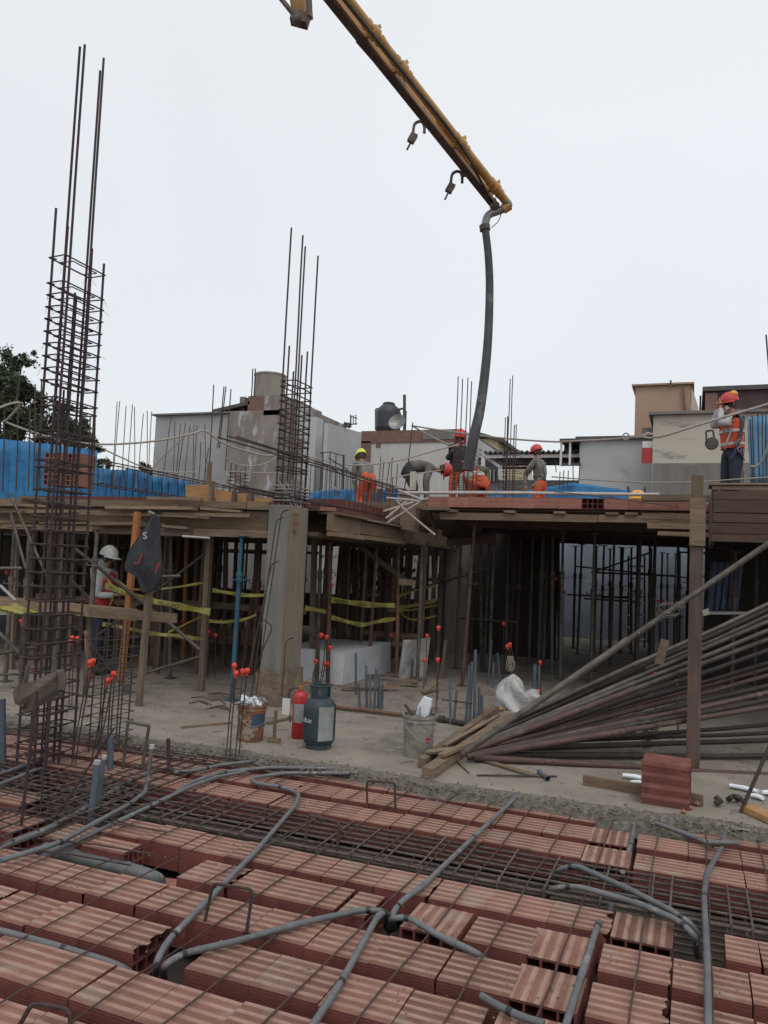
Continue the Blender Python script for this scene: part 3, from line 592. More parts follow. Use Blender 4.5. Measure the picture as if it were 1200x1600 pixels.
for k in range(7):
    b = MB(); b.tube([(rnd.choice((cx0-.04, cx1+.04)), rnd.uniform(cy0, cy1), 2.41), (rnd.choice((cx0, cx1)), rnd.uniform(cy0, cy1), 2.75)], .009, 6); b.build('splashed_bar', 'steel_pale', t)
# concrete column
b = MB(); b.box(-4.85, -4.57, 8.45, 8.98, -.002, 2.42); col = one(b, 'concrete_column', 'col_face', 'raw concrete column standing at the corner of the left deck', 'column'); col.data.materials.append(MAT['col_tan']); col.data.polygons[5].material_index = 1
md = col.modifiers.new('bevel', 'BEVEL'); md.width = .012; md.segments = 2
b = MB(); ring = []
for k in range(28):
    u = k/28*4; s_ = int(u); f_ = u-s_; c4 = [(-4.88, 8.42), (-4.54, 8.42), (-4.54, 9.01), (-4.88, 9.01)]; a_, b_ = c4[s_], c4[(s_+1) % 4]; ring.append((a_[0]+(b_[0]-a_[0])*f_, a_[1]+(b_[1]-a_[1])*f_))
vs = []
for (x, y) in ring:
    for q in range(4): vs.append((x+rnd.uniform(-.012, .012), y+rnd.uniform(-.012, .012), .003+q*.14+(rnd.uniform(-.06, .05) if q == 3 else 0)))
b.add(vs, [(i*4+q, ((i+1) % 28)*4+q, ((i+1) % 28)*4+q+1, i*4+q+1) for i in range(28) for q in range(3)]); b2 = b.build('paper_wrap', 'paper', col)
b = MB(); b.box(-4.95, -4.35, 15.9, 16.3, 0, 2.5); one(b, 'concrete_column', 'col_face', 'grey concrete column deep under the deck right of the timber ledgers', 'column')
for k, (x0, y0, x1, y1) in enumerate(((392, 1090, 432, 812), (400, 1085, 440, 800), (386, 1060, 425, 880), (440, 1088, 447, 1000))):
    b = MB(); D = 9.2; p, q = PD(x0, y0, D), PD(x1, y1, D); b.tube(fillet([p, q, q+Vector((.08, .02, .03))], .05, 4), .008, 6); one(b, 'reinforcing_bar', 'rebar', ['dark hooked bar leaning on the concrete column, leftmost', 'dark hooked bar leaning on the concrete column, longest', 'shorter hooked bar leaning left of the concrete column', 'short bar standing at the foot of the concrete column'][k], 'rebar', 'bars leaning on the concrete column')
wires([PD(412, 968, 9.3), PD(425, 978, 9.3), PD(424, 985, 9.3), PD(400, 1040, 9.3)], .007, 'bent_bar', 'rebar', 'bent hook of dark bar hanging left of the concrete column', 'rebar', fil=.02)
# cages on the right deck
def rcage(lab, tops, D, xr, zs, mat, z0=2.62, dy=.35, extra=0):
    pl = PD(xr[0], 775, D); pr = PD(xr[1], 775, D); y0 = pl.y; x0, x1 = pl.x, pl.x+(pr-pl).length
    bars = []
    for i, (x, y) in enumerate(tops):
        p = PD(x, y, D+(.0 if i % 2 else .2)); bars.append((min(max(p.x+rnd.uniform(0, .02), x0-.05), x1+.05), p.y, z0, p.z))
    return column_cage(lab, bars, (x0, x1, y0, y0+dy), zs, .009, .005, mat, ties=3, mats=mat)
rcage('rusty dense column cage the red helmeted worker leans on, beside the pump hose', [(716, 588), (723, 592), (729, 590), (736, 596), (706, 690), (712, 700), (740, 690), (744, 730)], 13.3, (706, 742), [2.75+.075*k for k in range(15)], 'rebar_rust')
rcage('slender column cage with bare bars in front of the carport roof', [(796, 592), (801, 587), (789, 652), (793, 650), (794, 652), (803, 664), (802, 664), (806, 663)], 14.6, (784, 808), [2.7+.10*k for k in range(14)], 'rebar')
def bargroup(name, lab0, lst, D, r=.008, grp=None, mat='rebar'):
    for i_, (x0, y0, x1, y1) in enumerate(sorted(lst, key=lambda v: v[2])):
        lab = lab0+(', '+ORD[i_]+' from the left' if len(lst) > 1 else '')
        p, q = PD(x0, y0, D), PD(x1, y1, D); b = MB(); b.tube([p, p.lerp(q, .5)+Vector((rnd.uniform(-.01, .01), 0, 0)), q], r, 6); one(b, name, mat, lab, 'rebar', grp)
bargroup('starter_bar', 'thin starter bar standing against the sky above the low blue sheeting', [(x0+dx, 765, x0, y0) for x0, y0, dx in ((183, 628, -9), (187, 627, -12), (197, 634, -8), (207, 632, -10), (210, 636, 0), (224, 646, -9), (230, 642, -1), (237, 643, -6))], 12.5, .0068, 'starter bars above the low blue sheeting')
bargroup('starter_bar', 'thin starter bar standing in front of the smooth grey wall', [(x0+dx, 757, x0, y0) for x0, y0, dx in ((267, 652, -14), (273, 658, -3), (282, 662, -8), (297, 664, -10), (303, 664, -2), (308, 664, -5), (320, 662, 2), (290, 660, -14), (314, 690, -4), (326, 700, -8))], 12.5, .0065, 'starter bars in front of the grey wall')
bargroup('starter_bar', 'taller starter bar rising over the roofline left of the tan drum', [(326, 745, 334, 601), (340, 700, 350, 604), (343, 700, 353, 604), (352, 735, 361, 608)], 12.2, .010, 'tall starter bars left of the tan drum')
bargroup('starter_bar', 'bar standing beside the tan drum on the patched building', [(393, 620, 395, 576), (397, 620, 399, 576)], 22, .02, 'bars beside the tan drum')
bargroup('starter_bar', 'thin starter bar before the far left blue sheeting', [(x, 768, x+3, y) for x, y in ((4, 640), (25, 640), (44, 632), (52, 600), (62, 592), (140, 700), (146, 640), (138, 650))], 9.6, .0085, 'starter bars at the far left')
bargroup('starter_bar', 'thin starter bar between the two bending workers', [(x, 765, x+d, y) for x, y, d in ((592, 714, 3), (596, 720, 4), (604, 722, 5), (610, 715, 3), (618, 725, 3), (613, 745, 0))], 15, .009, 'starter bars between the bending workers')
bargroup('starter_bar', 'bar near the standing worker in grey and orange', [(869, 738, 868, 720), (873, 765, 875, 737), (879, 765, 881, 735), (886, 765, 888, 735), (896, 755, 895, 715), (904, 755, 906, 715), (780, 765, 776, 735)], 15, .009, 'starter bars near the standing worker')
bargroup('starter_bar', 'bar sticking up at the top right against the sky', [(1203, 600, 1197, 523)], 12, .012, 'starter bars at the right edge')
bargroup('starter_bar', 'dark starter bar before the pale corrugated panel', [(1176, 755, 1172, 655), (1178, 755, 1175, 650), (1187, 755, 1184, 645), (1193, 755, 1191, 645), (1198, 755, 1197, 645)], 11.4, .009, 'starter bars at the right edge')
bargroup('leaning_bar', 'long dark bar leaning at the rope corner between the workers', [(632, 765, 645, 660)], 13.0, .010)
bargroup('stake', 'grey stake behind the yellow helmet on the right deck', [(982, 772, 981, 760), (1008, 772, 1008, 761)], 12.5, .02, 'stakes behind the yellow helmet', 'steel_grey')
column_cage('small rusty cage half hidden behind the orange boards on the left deck', [(-7.25+.1*(k % 2), 11.3+.15*(k//2), 2.5, 3.2+.2*rnd.random()) for k in range(6)], (-7.28, -7.1, 11.3, 11.62), [2.7+.06*k for k in range(9)], .009, .006, 'rebar_rust', ties=4)
# beam cages on the decks
t = thing('beam_cage', 'deep beam cage sloping away over the left deck past the column', 'rebar cage', (-4.65, 10, 2.5))
for (x, z) in ((-4.78, 3.04), (-4.55, 3.04), (-4.66, 3.05), (-4.78, 2.52), (-4.55, 2.52), (-4.66, 2.53)):
    b = MB(); y0 = 7.15 if z > 2.8 else 7.3; b.tube([(x, y0+k*1.0, z+rnd.uniform(-.008, .008)) for k in range(7)], .009, 6); b.build('long_bar', 'rebar', t)
for k in range(26): stirrup_mb(-4.79, -4.54, 0, 0, .0055, 'Y', 2.51, 3.05, 9.25+.155*k).build('stirrup', 'rebar', t)
t = thing('beam_cage', 'long low beam cage over the left deck in front of the blue sheeting', 'rebar cage', (-8, 10, 2.6))
for (x, z) in ((-7.9, 3.02), (-7.65, 3.02), (-7.9, 2.7), (-7.65, 2.7)):
    b = MB(); b.tube([(x, 8.6+k*.9, z) for k in range(8)], .008, 6); b.build('long_bar', 'rebar', t)
for k in range(30): stirrup_mb(-7.91, -7.64, 0, 0, .005, 'Y', 2.69, 3.03, 8.7+.2*k).build('stirrup', 'rebar', t)
t = thing('guard_frame', 'dark bar guard rail frame beside the yellow helmeted worker', 'railing', PD(520, 765, 12.3))
for i, (x0, y0, x1, y1) in enumerate(((500, 708, 515, 706), (515, 706, 536, 712), (536, 765, 537, 711), (515, 765, 516, 707), (504, 765, 505, 708), (524, 760, 525, 710), (512, 715, 545, 735), (505, 725, 536, 742))):
    b = MB(); b.tube([PD(x0, y0, 12.3), PD(x1, y1, 12.3)], .018 if i == 2 else .008, 6); b.build('rail' if i in (0, 1, 6, 7) else 'post', 'rebar', t)

# ------------------------------------------------------------------ starter clusters with red caps
def cluster(lab, lst, z=0, hoops=(), r=.0065, capr=.02, mat='rebar', grp='starter bars with red safety caps'):
    """lst: (base x, base y, cap x, cap y)"""
    capr *= 1.22
    ps = [updown(bx_, by_, z, tx, ty) for bx_, by_, tx, ty in lst]; c = sum((p for p, q in ps), Vector())/len(ps)
    t = thing('starter_bars', lab, 'rebar', c, grp)
    for p, q in ps:
        b = MB(); m = p.lerp(q, .5)+Vector((rnd.uniform(-.008, .008), rnd.uniform(-.008, .008), 0)); b.tube([p, m, q], r, 6); v = b.build('bar', mat, t)
        k = MB(); d = (q-p).normalized(); R_ = d.to_track_quat('Z', 'Y').to_matrix().to_4x4()
        k.lathe([(0.001, .036), (capr*.55, .034), (capr*.95, .024), (capr, .010), (capr*.9, -.004), (capr*.55, -.012), (capr*.5, -.03), (r, -.031)], 12, q, R_); k.build('safety_cap', 'cap_red', v, True)
    for h in hoops:
        q0 = ps[0][0].lerp(ps[0][1], h); b = MB(); pts = [a.lerp(c_, h) for a, c_ in ps]; cc = sum(pts, Vector())/len(pts); pts = [cc+(p-cc)*1.15+Vector((rnd.uniform(-.01, .01), rnd.uniform(-.01, .01), 0)) for p in pts]
        if len(pts) < 3: pts = [pts[0], pts[0]+Vector((.05, .05, 0)), pts[-1]]
        b.tube(pts+[pts[0]], .004, 5); b.build('stirrup', mat, t)
    return t
cluster('four thin rusty bars with red caps in front of the rust stained bucket', [(352, 1200, 366, 1042), (358, 1202, 369, 1054), (366, 1203, 379, 1051), (372, 1198, 386, 1050)], -.1, (.68, .8))
cluster('two tall red capped bars right behind the short wall cage', [(110, 1205, 140, 1037), (116, 1202, 145, 1035)], -.1, (.5,))
cluster('two leaning red capped bars left of the tall pipe frame', [(140, 1206, 169, 1065), (146, 1208, 177, 1055)], -.1, (.66,))
cluster('single red capped bar behind the brown sack', [(50, 1130, 54, 1049)], 0)
cluster('group of three red capped bars seen through the tall column cage', [(108, 1110, 110, 1004), (112, 1105, 113, 998), (120, 1108, 121, 999)], 0, (.4, .6, .8))
cluster('pair of red capped bars at the left edge below the timber rail', [(30, 1050, 33, 971), (34, 1055, 36, 978)], 0, (.5,), capr=.024)
cluster('red capped bar crossing the timber rail at far left', [(54, 1040, 55, 938)], 0, capr=.024)
cluster('red capped bar above the yellow tape heap at far left', [(44, 1030, 43, 916)], 0, capr=.024)
cluster('two far red capped bars high up at the left edge', [(12, 1020, 11, 895), (19, 1020, 20, 895)], 0, (.5,), capr=.028)
cluster('three red capped bars below the worker in the white helmet', [(147, 1042, 147, 978), (149, 1045, 149, 964), (153, 1042, 153, 968)], 0, (.5,), capr=.026)
cluster('red capped bar beside the head of the white helmeted worker', [(168, 1030, 169, 889)], 0, capr=.026)
cluster('three red capped bars between the yellow tapes and the blue shore', [(322, 1060, 323, 993), (325, 1062, 325, 988), (336, 1060, 337, 993)], 0, (.5,), capr=.026)
cluster('single red capped bar above the yellow tape beside the blue shore', [(336, 1045, 337, 949)], 0, capr=.027)
cluster('red capped bar in front of the dark panels left of centre', [(285, 1040, 286, 972)], 0, capr=.027)
cluster('far red capped bar high behind the yellow tape, left of centre', [(328, 1030, 330, 892)], 0, capr=.03)
cluster('low red capped bar lying near the orange timber post', [(222, 1068, 224, 1060)], 0, capr=.022)
cluster('two red capped bars high beside the orange rusty shore', [(514, 1065, 517, 904), (516, 1068, 518, 915)], 0, (.5,), capr=.025)
cluster('cluster of six red capped bars in front of the white foam block', [(489, 1085, 493, 1034), (484, 1082, 502, 993), (500, 1085, 508, 1038), (497, 1088, 510, 996), (509, 1085, 513, 1038), (511, 1090, 516, 1013)], 0, (.35, .6), capr=.025)
cluster('far red capped bar behind the two yellow tapes', [(596, 1020, 597, 909)], 0, capr=.028)
cluster('farther small red capped bar above the yellow tapes', [(589, 1015, 590, 891)], 0, capr=.026)
cluster('red capped bar at the right corner of the white foam block', [(611, 1050, 612, 993)], 0, capr=.025)
cluster('four red capped bars behind the cement bucket', [(662, 1080, 663, 1032), (665, 1070, 667, 994), (681, 1112, 684, 1032), (684, 1095, 685, 982)], 0, (), capr=.025)
cluster('tall red capped bar in the dark bay of the right deck', [(848, 1050, 868, 904)], 0, capr=.027)
cluster('small far red capped bar beside the second bright shore', [(880, 1010, 882, 926)], 0, capr=.027)
cluster('red capped bar above the wrapped plastic sheet', [(786, 1060, 787, 975)], 0, capr=.027)
cluster('two leaning red capped bars poking out of the plastic sheet', [(820, 1095, 793, 1011), (822, 1097, 797, 1008)], 0, capr=.023)
cluster('two red capped bars just left of the fan of steel tubes', [(844, 1100, 841, 1081), (846, 1098, 844, 1036)], 0, capr=.021)
cluster('two red capped bars among the fanned steel tubes', [(1026, 1150, 1024, 1055), (1060, 1150, 1058, 1066)], 0, capr=.021, r=.01)
cluster('two small far red capped bars near the aluminium ladder', [(1030, 1010, 1028, 939), (1037, 1012, 1036, 939)], 0, capr=.035)
cluster('red capped bar left of the square timber post', [(1068, 1020, 1066, 964), (1076, 1030, 1074, 979)], 0, capr=.03)
cluster('red capped bar in front of the blue rolled mats', [(1108, 1020, 1106, 903)], 0, capr=.027)
cluster('red capped bar below the blue rolled mats', [(1136, 1020, 1134, 956)], 0, capr=.024)

# ------------------------------------------------------------------ decks
def boards(t, name, mat, x0, x1, y0, y1, z0, z1, jit=.006):
    b = MB(); b.box(x0, x1, y0, y1, z0, z1, None, jit); return b.build(name, mat, t)
dk = thing('formwork_deck', 'timber formwork deck of the left bay with layered ledgers and side boards', 'formwork', (-10, 12, 2.0))
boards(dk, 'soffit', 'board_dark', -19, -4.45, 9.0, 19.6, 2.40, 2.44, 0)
boards(dk, 'slab_infill', 'clay_side', -19, -4.55, 10.0, 19.5, 2.445, 2.64, 0)
x = -19.0; i = 0
while x < -5.0:            # front face planks, in lengths
    l = rnd.uniform(1.5, 2.6); x2 = min(x+l, -4.90)
    boards(dk, 'edge_plank', 'board', x, x2-.01, 8.56+rnd.uniform(-.01, .02), 8.62, 2.36+rnd.uniform(-.01, .01), 2.46+rnd.uniform(-.012, .01))
    boards(dk, 'side_board', 'board', x+.3, min(x2+.25, -4.9), 8.66+rnd.uniform(-.015, .02), 8.70, 2.13+rnd.uniform(-.02, .02), 2.345)
    if rnd.random() < .7: boards(dk, 'cleat', 'board', x+.6, x+.72, 8.58, 8.65, 2.12, 2.34)
    x = x2; i += 1
boards(dk, 'base_ledger', 'board', -19, -7.6, 8.52, 8.62, 2.02, 2.10); boards(dk, 'base_ledger', 'board', -7.55, -6.0, 8.50, 8.60, 2.00, 2.095); boards(dk, 'base_ledger', 'board', -6.05, -4.9, 8.54, 8.64, 2.01, 2.11)
boards(dk, 'slat', 'board', -7.3, -5.9, 8.38, 8.48, 2.33, 2.37); boards(dk, 'slat', 'board', -6.4, -5.1, 8.42, 8.5, 2.26, 2.30); boards(dk, 'slat', 'board', -9.5, -7.4, 8.44, 8.5, 2.25, 2.31)
for k in range(8): boards(dk, 'joist', 'board_y', -17+k*1.6, -16.9+k*1.6, 8.7, 19, 2.28, 2.39, 0)
for y in (10.3, 11.9, 13.6, 15.4, 17.2): boards(dk, 'runner', 'board', -19, -4.5, y, y+.09, 2.17, 2.275, 0)
# the side of the left deck running away from the column
for (y0, y1, z0, z1) in ((9.05, 10.05, 2.15, 2.36), (10.05, 11.75, 2.16, 2.34), (11.75, 14.2, 2.18, 2.34)):
    boards(dk, 'side_board', 'board_y', -4.34, -4.28, y0, y1-.02, z0, z1)
    boards(dk, 'base_ledger', 'board_y', -4.33, -4.22, y0, y1-.02, z0-.07, z0-.008)
boards(dk, 'cap_plank', 'board_y', -4.5, -4.2, 9.12, 10.05, 2.365, 2.40); boards(dk, 'cap_plank', 'board_y', -4.52, -4.22, 10.06, 11.8, 2.35, 2.38); boards(dk, 'cap_plank', 'board_y', -4.56, -4.3, 11.8, 14.2, 2.35, 2.39)
boards(dk, 'beam_bottom', 'board_y', -5.0, -4.5, 9.12, 14.2, 2.08, 2.13)
# pale new plywood stop ends
t = thing('stop_board', 'fresh orange plywood stop boards standing behind the edge plank', 'board', PD(350, 780, 9.9))
for (xa, xb, ya, yb, yc, yd) in ((290, 326, 757, 784, 757, 785), (337, 361, 764, 786, 768, 787), (364, 384, 771, 789, 771, 789), (397, 424, 776, 790, 779, 792)):
    b = MB(); p0, p1, p2, p3 = PB(xa, ya, 9.0), PB(xb, yc, 9.0), PB(xb, yd+3, 9.0), PB(xa, yb+3, 9.0); e = Vector((0, .025, 0))
    b.add([p0, p1, p2, p3, p0+e, p1+e, p2+e, p3+e], [(0, 1, 2, 3), (7, 6, 5, 4), (0, 4, 5, 1), (1, 5, 6, 2), (2, 6, 7, 3), (3, 7, 4, 0)]); b.build('panel', 'board_new', t)
for x in (331, 366, 392):
    b = MB(); b.beam(PB(x, 795, 8.9), PB(x+1, 752 if x < 340 else 768, 8.9), .035, .09, (0, 1, 0)); b.build('strut', 'board_z', t)
b = MB(); b.beam(PB(325, 785, 9.6), PB(328, 722, 9.6), .05, .05); one(b, 'timber_stake', 'board_z', 'short timber stake standing behind the orange stop boards', 'stake')
# bricks lying on the left deck, near the blue sheet
for i, (x, y, lab) in enumerate(((66, 770, 'left'), (95, 770, 'right'))):
    for j in range(3):
        p = PD(x, y, 10.9); brick(p.x, p.y, 2.64+.152*j, rot=True, mesh=BE, lab='clay brick stacked on the left deck behind the tall cage, %s pile, %s course' % (lab, ('bottom', 'middle', 'top')[j]), grp='bricks stacked on the left deck')
for i in range(8):
    brick(-12.0+.33*i, 10.02, 2.45, lab='clay brick along the front of the left deck under the blue sheeting', grp='bricks along the left deck')
for i in range(7): brick(-9.0+.33*i, 10.02, 2.45, lab='clay brick along the deck front behind the low beam cage', grp='bricks along the left deck')
b = MB(); b.box(0, .2, 0, .15, 0, .05, Matrix.Translation(PA(500, 797, -4.45))@Matrix.Rotation(.4, 4, 'Z'), .01); one(b, 'brick_shard', 'clay_pale', 'orange brick shard lying on the deck edge right of the column', 'brick')
# right deck
dk = thing('formwork_deck', 'timber formwork deck of the right bay under a course of clay bricks', 'formwork', (-1.5, 13, 2.45))
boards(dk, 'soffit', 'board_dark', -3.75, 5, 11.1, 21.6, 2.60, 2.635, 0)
boards(dk, 'slab_infill', 'clay_side', -3.7, 5, 11.4, 19.5, 2.64, 2.74, 0)
x = -3.45
for x1_, z in ((-1.2, 2.46), (.2, 2.465)):
    boards(dk, 'edge_ledger', 'board', x, x1_-.01, 11.0, 11.06, z, z+.10, .004); x = x1_
for xx in (-3.35, -2.5, -1.8, -1.1, -.85, -.4, .0): boards(dk, 'joist_end', 'board_y', xx, xx+.16, 10.96, 19.4, 2.565, 2.598, .002)
boards(dk, 'edge_strip', 'board', -3.7, -3.3, 10.9, 11.02, 2.58, 2.63)
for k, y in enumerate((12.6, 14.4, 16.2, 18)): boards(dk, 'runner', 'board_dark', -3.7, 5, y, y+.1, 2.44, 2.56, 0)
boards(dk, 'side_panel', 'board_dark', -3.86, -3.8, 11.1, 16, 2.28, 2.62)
boards(dk, 'short_ledger', 'board', -.62, .2, 10.7, 10.78, 2.50, 2.57); boards(dk, 'short_ledger', 'board', -.55, .2, 10.62, 10.72, 2.37, 2.44); boards(dk, 'short_ledger', 'board', -.42, .2, 10.6, 10.72, 2.28, 2.335); boards(dk, 'short_ledger', 'board', -.62, .3, 10.6, 10.72, 2.72, 2.80, .012)
n = 0
xb = -3.66; Lb = BM[0]
while xb < .05:
    gap = abs(xb+1.5) < .16
    if not gap:
        o = brick(xb, 11.02, 2.640, mesh=BE, lab=ORD[n]+' red clay brick from the left along the right deck edge', grp='bricks along the right deck edge', jit=.4)
    else:
        brick(xb, 11.05, 2.640, rot=True, mesh=BM[0], lab='clay brick with its open cores facing out in the right deck edge course', grp=None, jit=.3)
    xb += .318 if not gap else .30; n += 1
for i, (p, q, r, m, lab) in enumerate((((625, 770), (1030, 773), .024, 'pvc_white', 'pale plastic pipe lying along the top of the right deck edge'), ((865, 768), (1060, 792), .007, 'steel_grey', 'thin grey bar lying over the right deck edge'), ((700, 768), (900, 772), .016, 'pvc', 'grey pipe lying behind the pale pipe on the right deck'))):
    a, c = PB(*p, 11.03+.1*(i == 2)-.1*(i == 1)), PB(*q, 11.03+.1*(i == 2)-.1*(i == 1)); a.z = max(a.z, 2.82); c.z = max(c.z, 2.82) if i != 1 else c.z
    wires([a, a.lerp(c, .5)+Vector((0, 0, .01)), c], r, 'deck_pipe', m, lab, 'pipe', fil=.2, n=10)
# white pipes splaying out at the corner between the two decks
for i, (pts, m) in enumerate((([(583, 831), (660, 782), (672, 777), (700, 778)], 'pvc_white'), ([(599, 799), (655, 782), (665, 780)], 'pvc_white'), ([(603, 810), (636, 783)], 'pvc_white'), ([(680, 836), (630, 795), (618, 780)], 'pvc_white'), ([(603, 778), (640, 781), (655, 784)], 'pvc_white'), ([(600, 770), (650, 776)], 'rubber'), ([(622, 766), (660, 781)], 'pvc_white'))):
    wires([PD(x, y, 11.9-.15*i) for x, y in pts], .016 if m == 'pvc_white' else .013, 'loose_pipe', m, 'pale pipe splaying off the corner between the decks, '+['longest, bent at its upper end', 'upper short one', 'short one pointing down left', 'the one crossing down to the right', 'nearly level one on the left', 'black tube among them', 'short one at the top'][i] if m == 'pvc_white' else 'black tube among the pale pipes at the corner between the decks', 'pipe', 'pipes splayed at the deck corner', fil=.1, n=8)
# sloped plank and form corner between the decks
b = MB(); b.box(-4.25, -3.8, 11.5, 11.56, 2.32, 2.80, None, .01); one(b, 'plywood_sheet', 'board', 'square form panel closing the corner between the two decks', 'board')
b = MB(); b.beam(PD(636, 822, 12.2), PD(690, 834, 12.2), .05, .12); one(b, 'short_beam', 'board', 'short timber beam end below the splayed pale pipes', 'beam')
b = MB(); b.beam(PD(668, 788, 12), PD(682, 838, 12), .04, .05); one(b, 'timber_stake', 'board_dark', 'slanting dark timber prop under the deck corner', 'stake')
# near block at right: beam side forms
nb = thing('form_box', 'brown board form box of the deck beam at the right edge, above the timber post', 'formwork', (.18, 9.0, 2.15))
z = 2.15
for k, h in enumerate((.085, .115, .10, .135, .10, .05)):
    boards(nb, 'side_plank', 'board_dark' if k < 5 else 'board', .19+rnd.uniform(-.008, .01), 3.2, 9.0+rnd.uniform(-.008, .008), 9.04, z, z+h-.006, .003); z += h+.002
boards(nb, 'end_panel', 'board_dark', .19, .23, 9.05, 11.2, 2.16, 2.74); boards(nb, 'floor_panel', 'board_dark', .2, 3.2, 9.05, 19, 2.62, 2.66, 0); boards(nb, 'top_board', 'board', .15, 3.2, 8.98, 9.35, 2.745, 2.77, .004)
# square timber post with a splice plate
t = thing('timber_post', 'square timber post with a nailed splice board at its top, right of centre', 'post', PZ(1082, 1200, 0))
P0 = PZ(1082, 1200, 0); b = MB(); b.box(P0.x-.055, P0.x+.06, P0.y-.05, P0.y+.05, 0, 2.10, None, .004); b.build('shaft', 'post_brown', t)
b = MB(); b.box(P0.x-.06, P0.x+.075, P0.y-.085, P0.y-.052, 2.05, 2.50, None, .004); b.build('splice_board', 'board', t); b = MB(); b.box(P0.x-.05, P0.x+.05, P0.y-.05, P0.y+.03, 2.11, 2.72, None, .008); b.build('shaft_top', 'board_z', t)
P1 = P0+Vector((-.15, .35, 0))

# ------------------------------------------------------------------ steel shores (props)
def make_shore(name, H, hs, mat_o, mat_i, lab, grp, plate=True):
    t = thing(name, lab, 'shore', (0, 0, 0), grp)
    b = MB(); b.tube([(0, 0, .012), (0, 0, hs)], .030, 12); b.build('outer_tube', mat_o, t, True)
    b = MB(); b.tube([(0, 0, hs), (0, 0, H-.012)], .024, 12); b.build('inner_tube', mat_i, t, True)
    b = MB(); b.box(-.07, .07, -.07, .07, 0, .012); b.build('base_plate', mat_o, t)
    b = MB(); b.box(-.07, .07, -.07, .07, H-.012, H); b.build('head_plate', mat_i, t)
    b = MB(); b.tube([(0, 0, hs-.10), (0, 0, hs+.03)], .038, 12); b.tube([(0, 0, hs-.02), (0, 0, hs+.0)], .046, 12); b.build('collar', mat_o, t, True)
    b = MB(); b.tube([(-.10, .0, hs-.03), (-.11, -.03, hs-.07), (-.05, -.06, hs-.07), (.05, -.06, hs-.07), (.11, -.03, hs-.07), (.10, 0, hs-.03)], .007, 6); b.build('handle', mat_i, t)
    return t
protos = {}
def shore(x, y, H, mat='steel_grey', lab='', grp=None, rz=None, tilt=(0, 0), hs=None):
    hs = hs or rnd.choice((1.25, 1.45, 1.6, 1.75)); key = (round(H, 2), mat, hs)
    rz = rnd.uniform(0, 6.28) if rz is None else rz
    if key not in protos:
        o = make_shore('steel_shore', H, hs, mat, 'steel_rust' if mat == 'steel_grey' and rnd.random() < .4 else mat, lab, grp); protos[key] = o; o.location = (x, y, 0)
        if not grp and 'group' in o: del o['group']
    else:
        o = dup(protos[key], (x, y, 0), None, lab, grp)
        if not grp and 'group' in o: del o['group']
    o.rotation_euler = (tilt[0], tilt[1], rz); return o
def shore_px(bx_, by_, tx, ty, lab, mat='steel_grey', H=None, hs=None):
    p, q = updown(bx_, by_, 0, tx, ty); Hh = H or round(q.z, 2); d = q-p
    return shore(p.x, p.y, Hh, mat, lab, None, 0, (-math.atan2(d.y, Hh)*.9, math.atan2(d.x, Hh)*.9), hs)
shore_px(362, 1095, 378, 838, 'blue steel shore with a bare dark lower end left of the concrete column', 'steel_blue', 2.03, 1.55)
shore_px(512, 1070, 515, 842, 'orange rusty steel shore in front of the white foam block', 'steel_rust', 2.05, 1.9)
shore_px(575, 1058, 590, 845, 'dark rusty shore crossing both yellow tapes', 'steel_red', 2.1, 1.35)
shore_px(620, 1058, 622, 850, 'tan shore at the right end of the yellow tapes', 'steel_rust', 2.1, 1.6)
shore_px(652, 1063, 660, 850, 'pale shore just right of the tape end post', 'steel_grey', 2.1, 1.9)
shore_px(722, 1072, 743, 818, 'leaning brown steel shore with a collar at mid height in the dark bay', 'steel_red', 2.44, 1.6)
shore_px(764, 1050, 773, 822, 'pale straight shore right of the leaning brown shore', 'steel_grey', 2.44, 1.9)
shore_px(848, 1045, 856, 824, 'slightly leaning shore left of the brightest shore', 'steel_grey', 2.44, 2.0)
shore_px(875, 1062, 880, 818, 'brightest grey shore standing in front of the fanned tubes', 'steel_grey', 2.44, 1.75)
shore_px(1014, 1035, 1016, 818, 'grey shore with a square clamp left of the timber post', 'steel_grey', 2.44, 1.9)
shore_px(1143, 1090, 1150, 840, 'shore right of the timber post behind the tubes', 'steel_grey', 2.2, 1.6)
shore_px(690, 1035, 697, 830, 'dark shore standing in front of the far grey column', 'steel_dark', 2.3, 1.6)
shore_px(265, 1060, 266, 840, 'pale steel shore right of the hanging jacket', 'steel_grey', 2.03, 1.6)
shore_px(32, 1075, 45, 835, 'grey shore second from the left edge', 'steel_grey', 2.03, 1.35)
shore_px(8, 1065, 22, 830, 'shore cut by the left edge of the picture', 'steel_grey', 2.03, 1.35)
shore_px(132, 1088, 152, 835, 'grey shore in front of the worker in the white helmet', 'steel_grey', 2.03, 1.65)
shore_px(88, 1060, 96, 838, 'pale shore seen through the tall column cage', 'steel_grey', 2.03, 1.5)
for k, (x, y) in enumerate(((540, 1040), (528, 1035), (555, 1030))): shore_px(x, y, x+6, 850, 'brown steel shore above the white foam block, '+('middle', 'left', 'right')[k]+' of three', 'steel_rust' if k else 'steel_grey', 2.1, 1.6)
for yy in (10.6, 12.2, 13.8, 15.4, 17.0, 18.6):
    for xx in [-14.5+1.05*k for k in range(10)]:
        shore(xx+rnd.uniform(-.25, .25), yy+rnd.uniform(-.2, .2), 2.16, rnd.choice(('steel_grey', 'steel_grey', 'steel_rust', 'steel_dark')), 'steel shore among the crowd of shores under the left deck', 'shores under the left deck', None, (rnd.gauss(0, .012), rnd.gauss(0, .012)), rnd.choice((1.35, 1.6)))
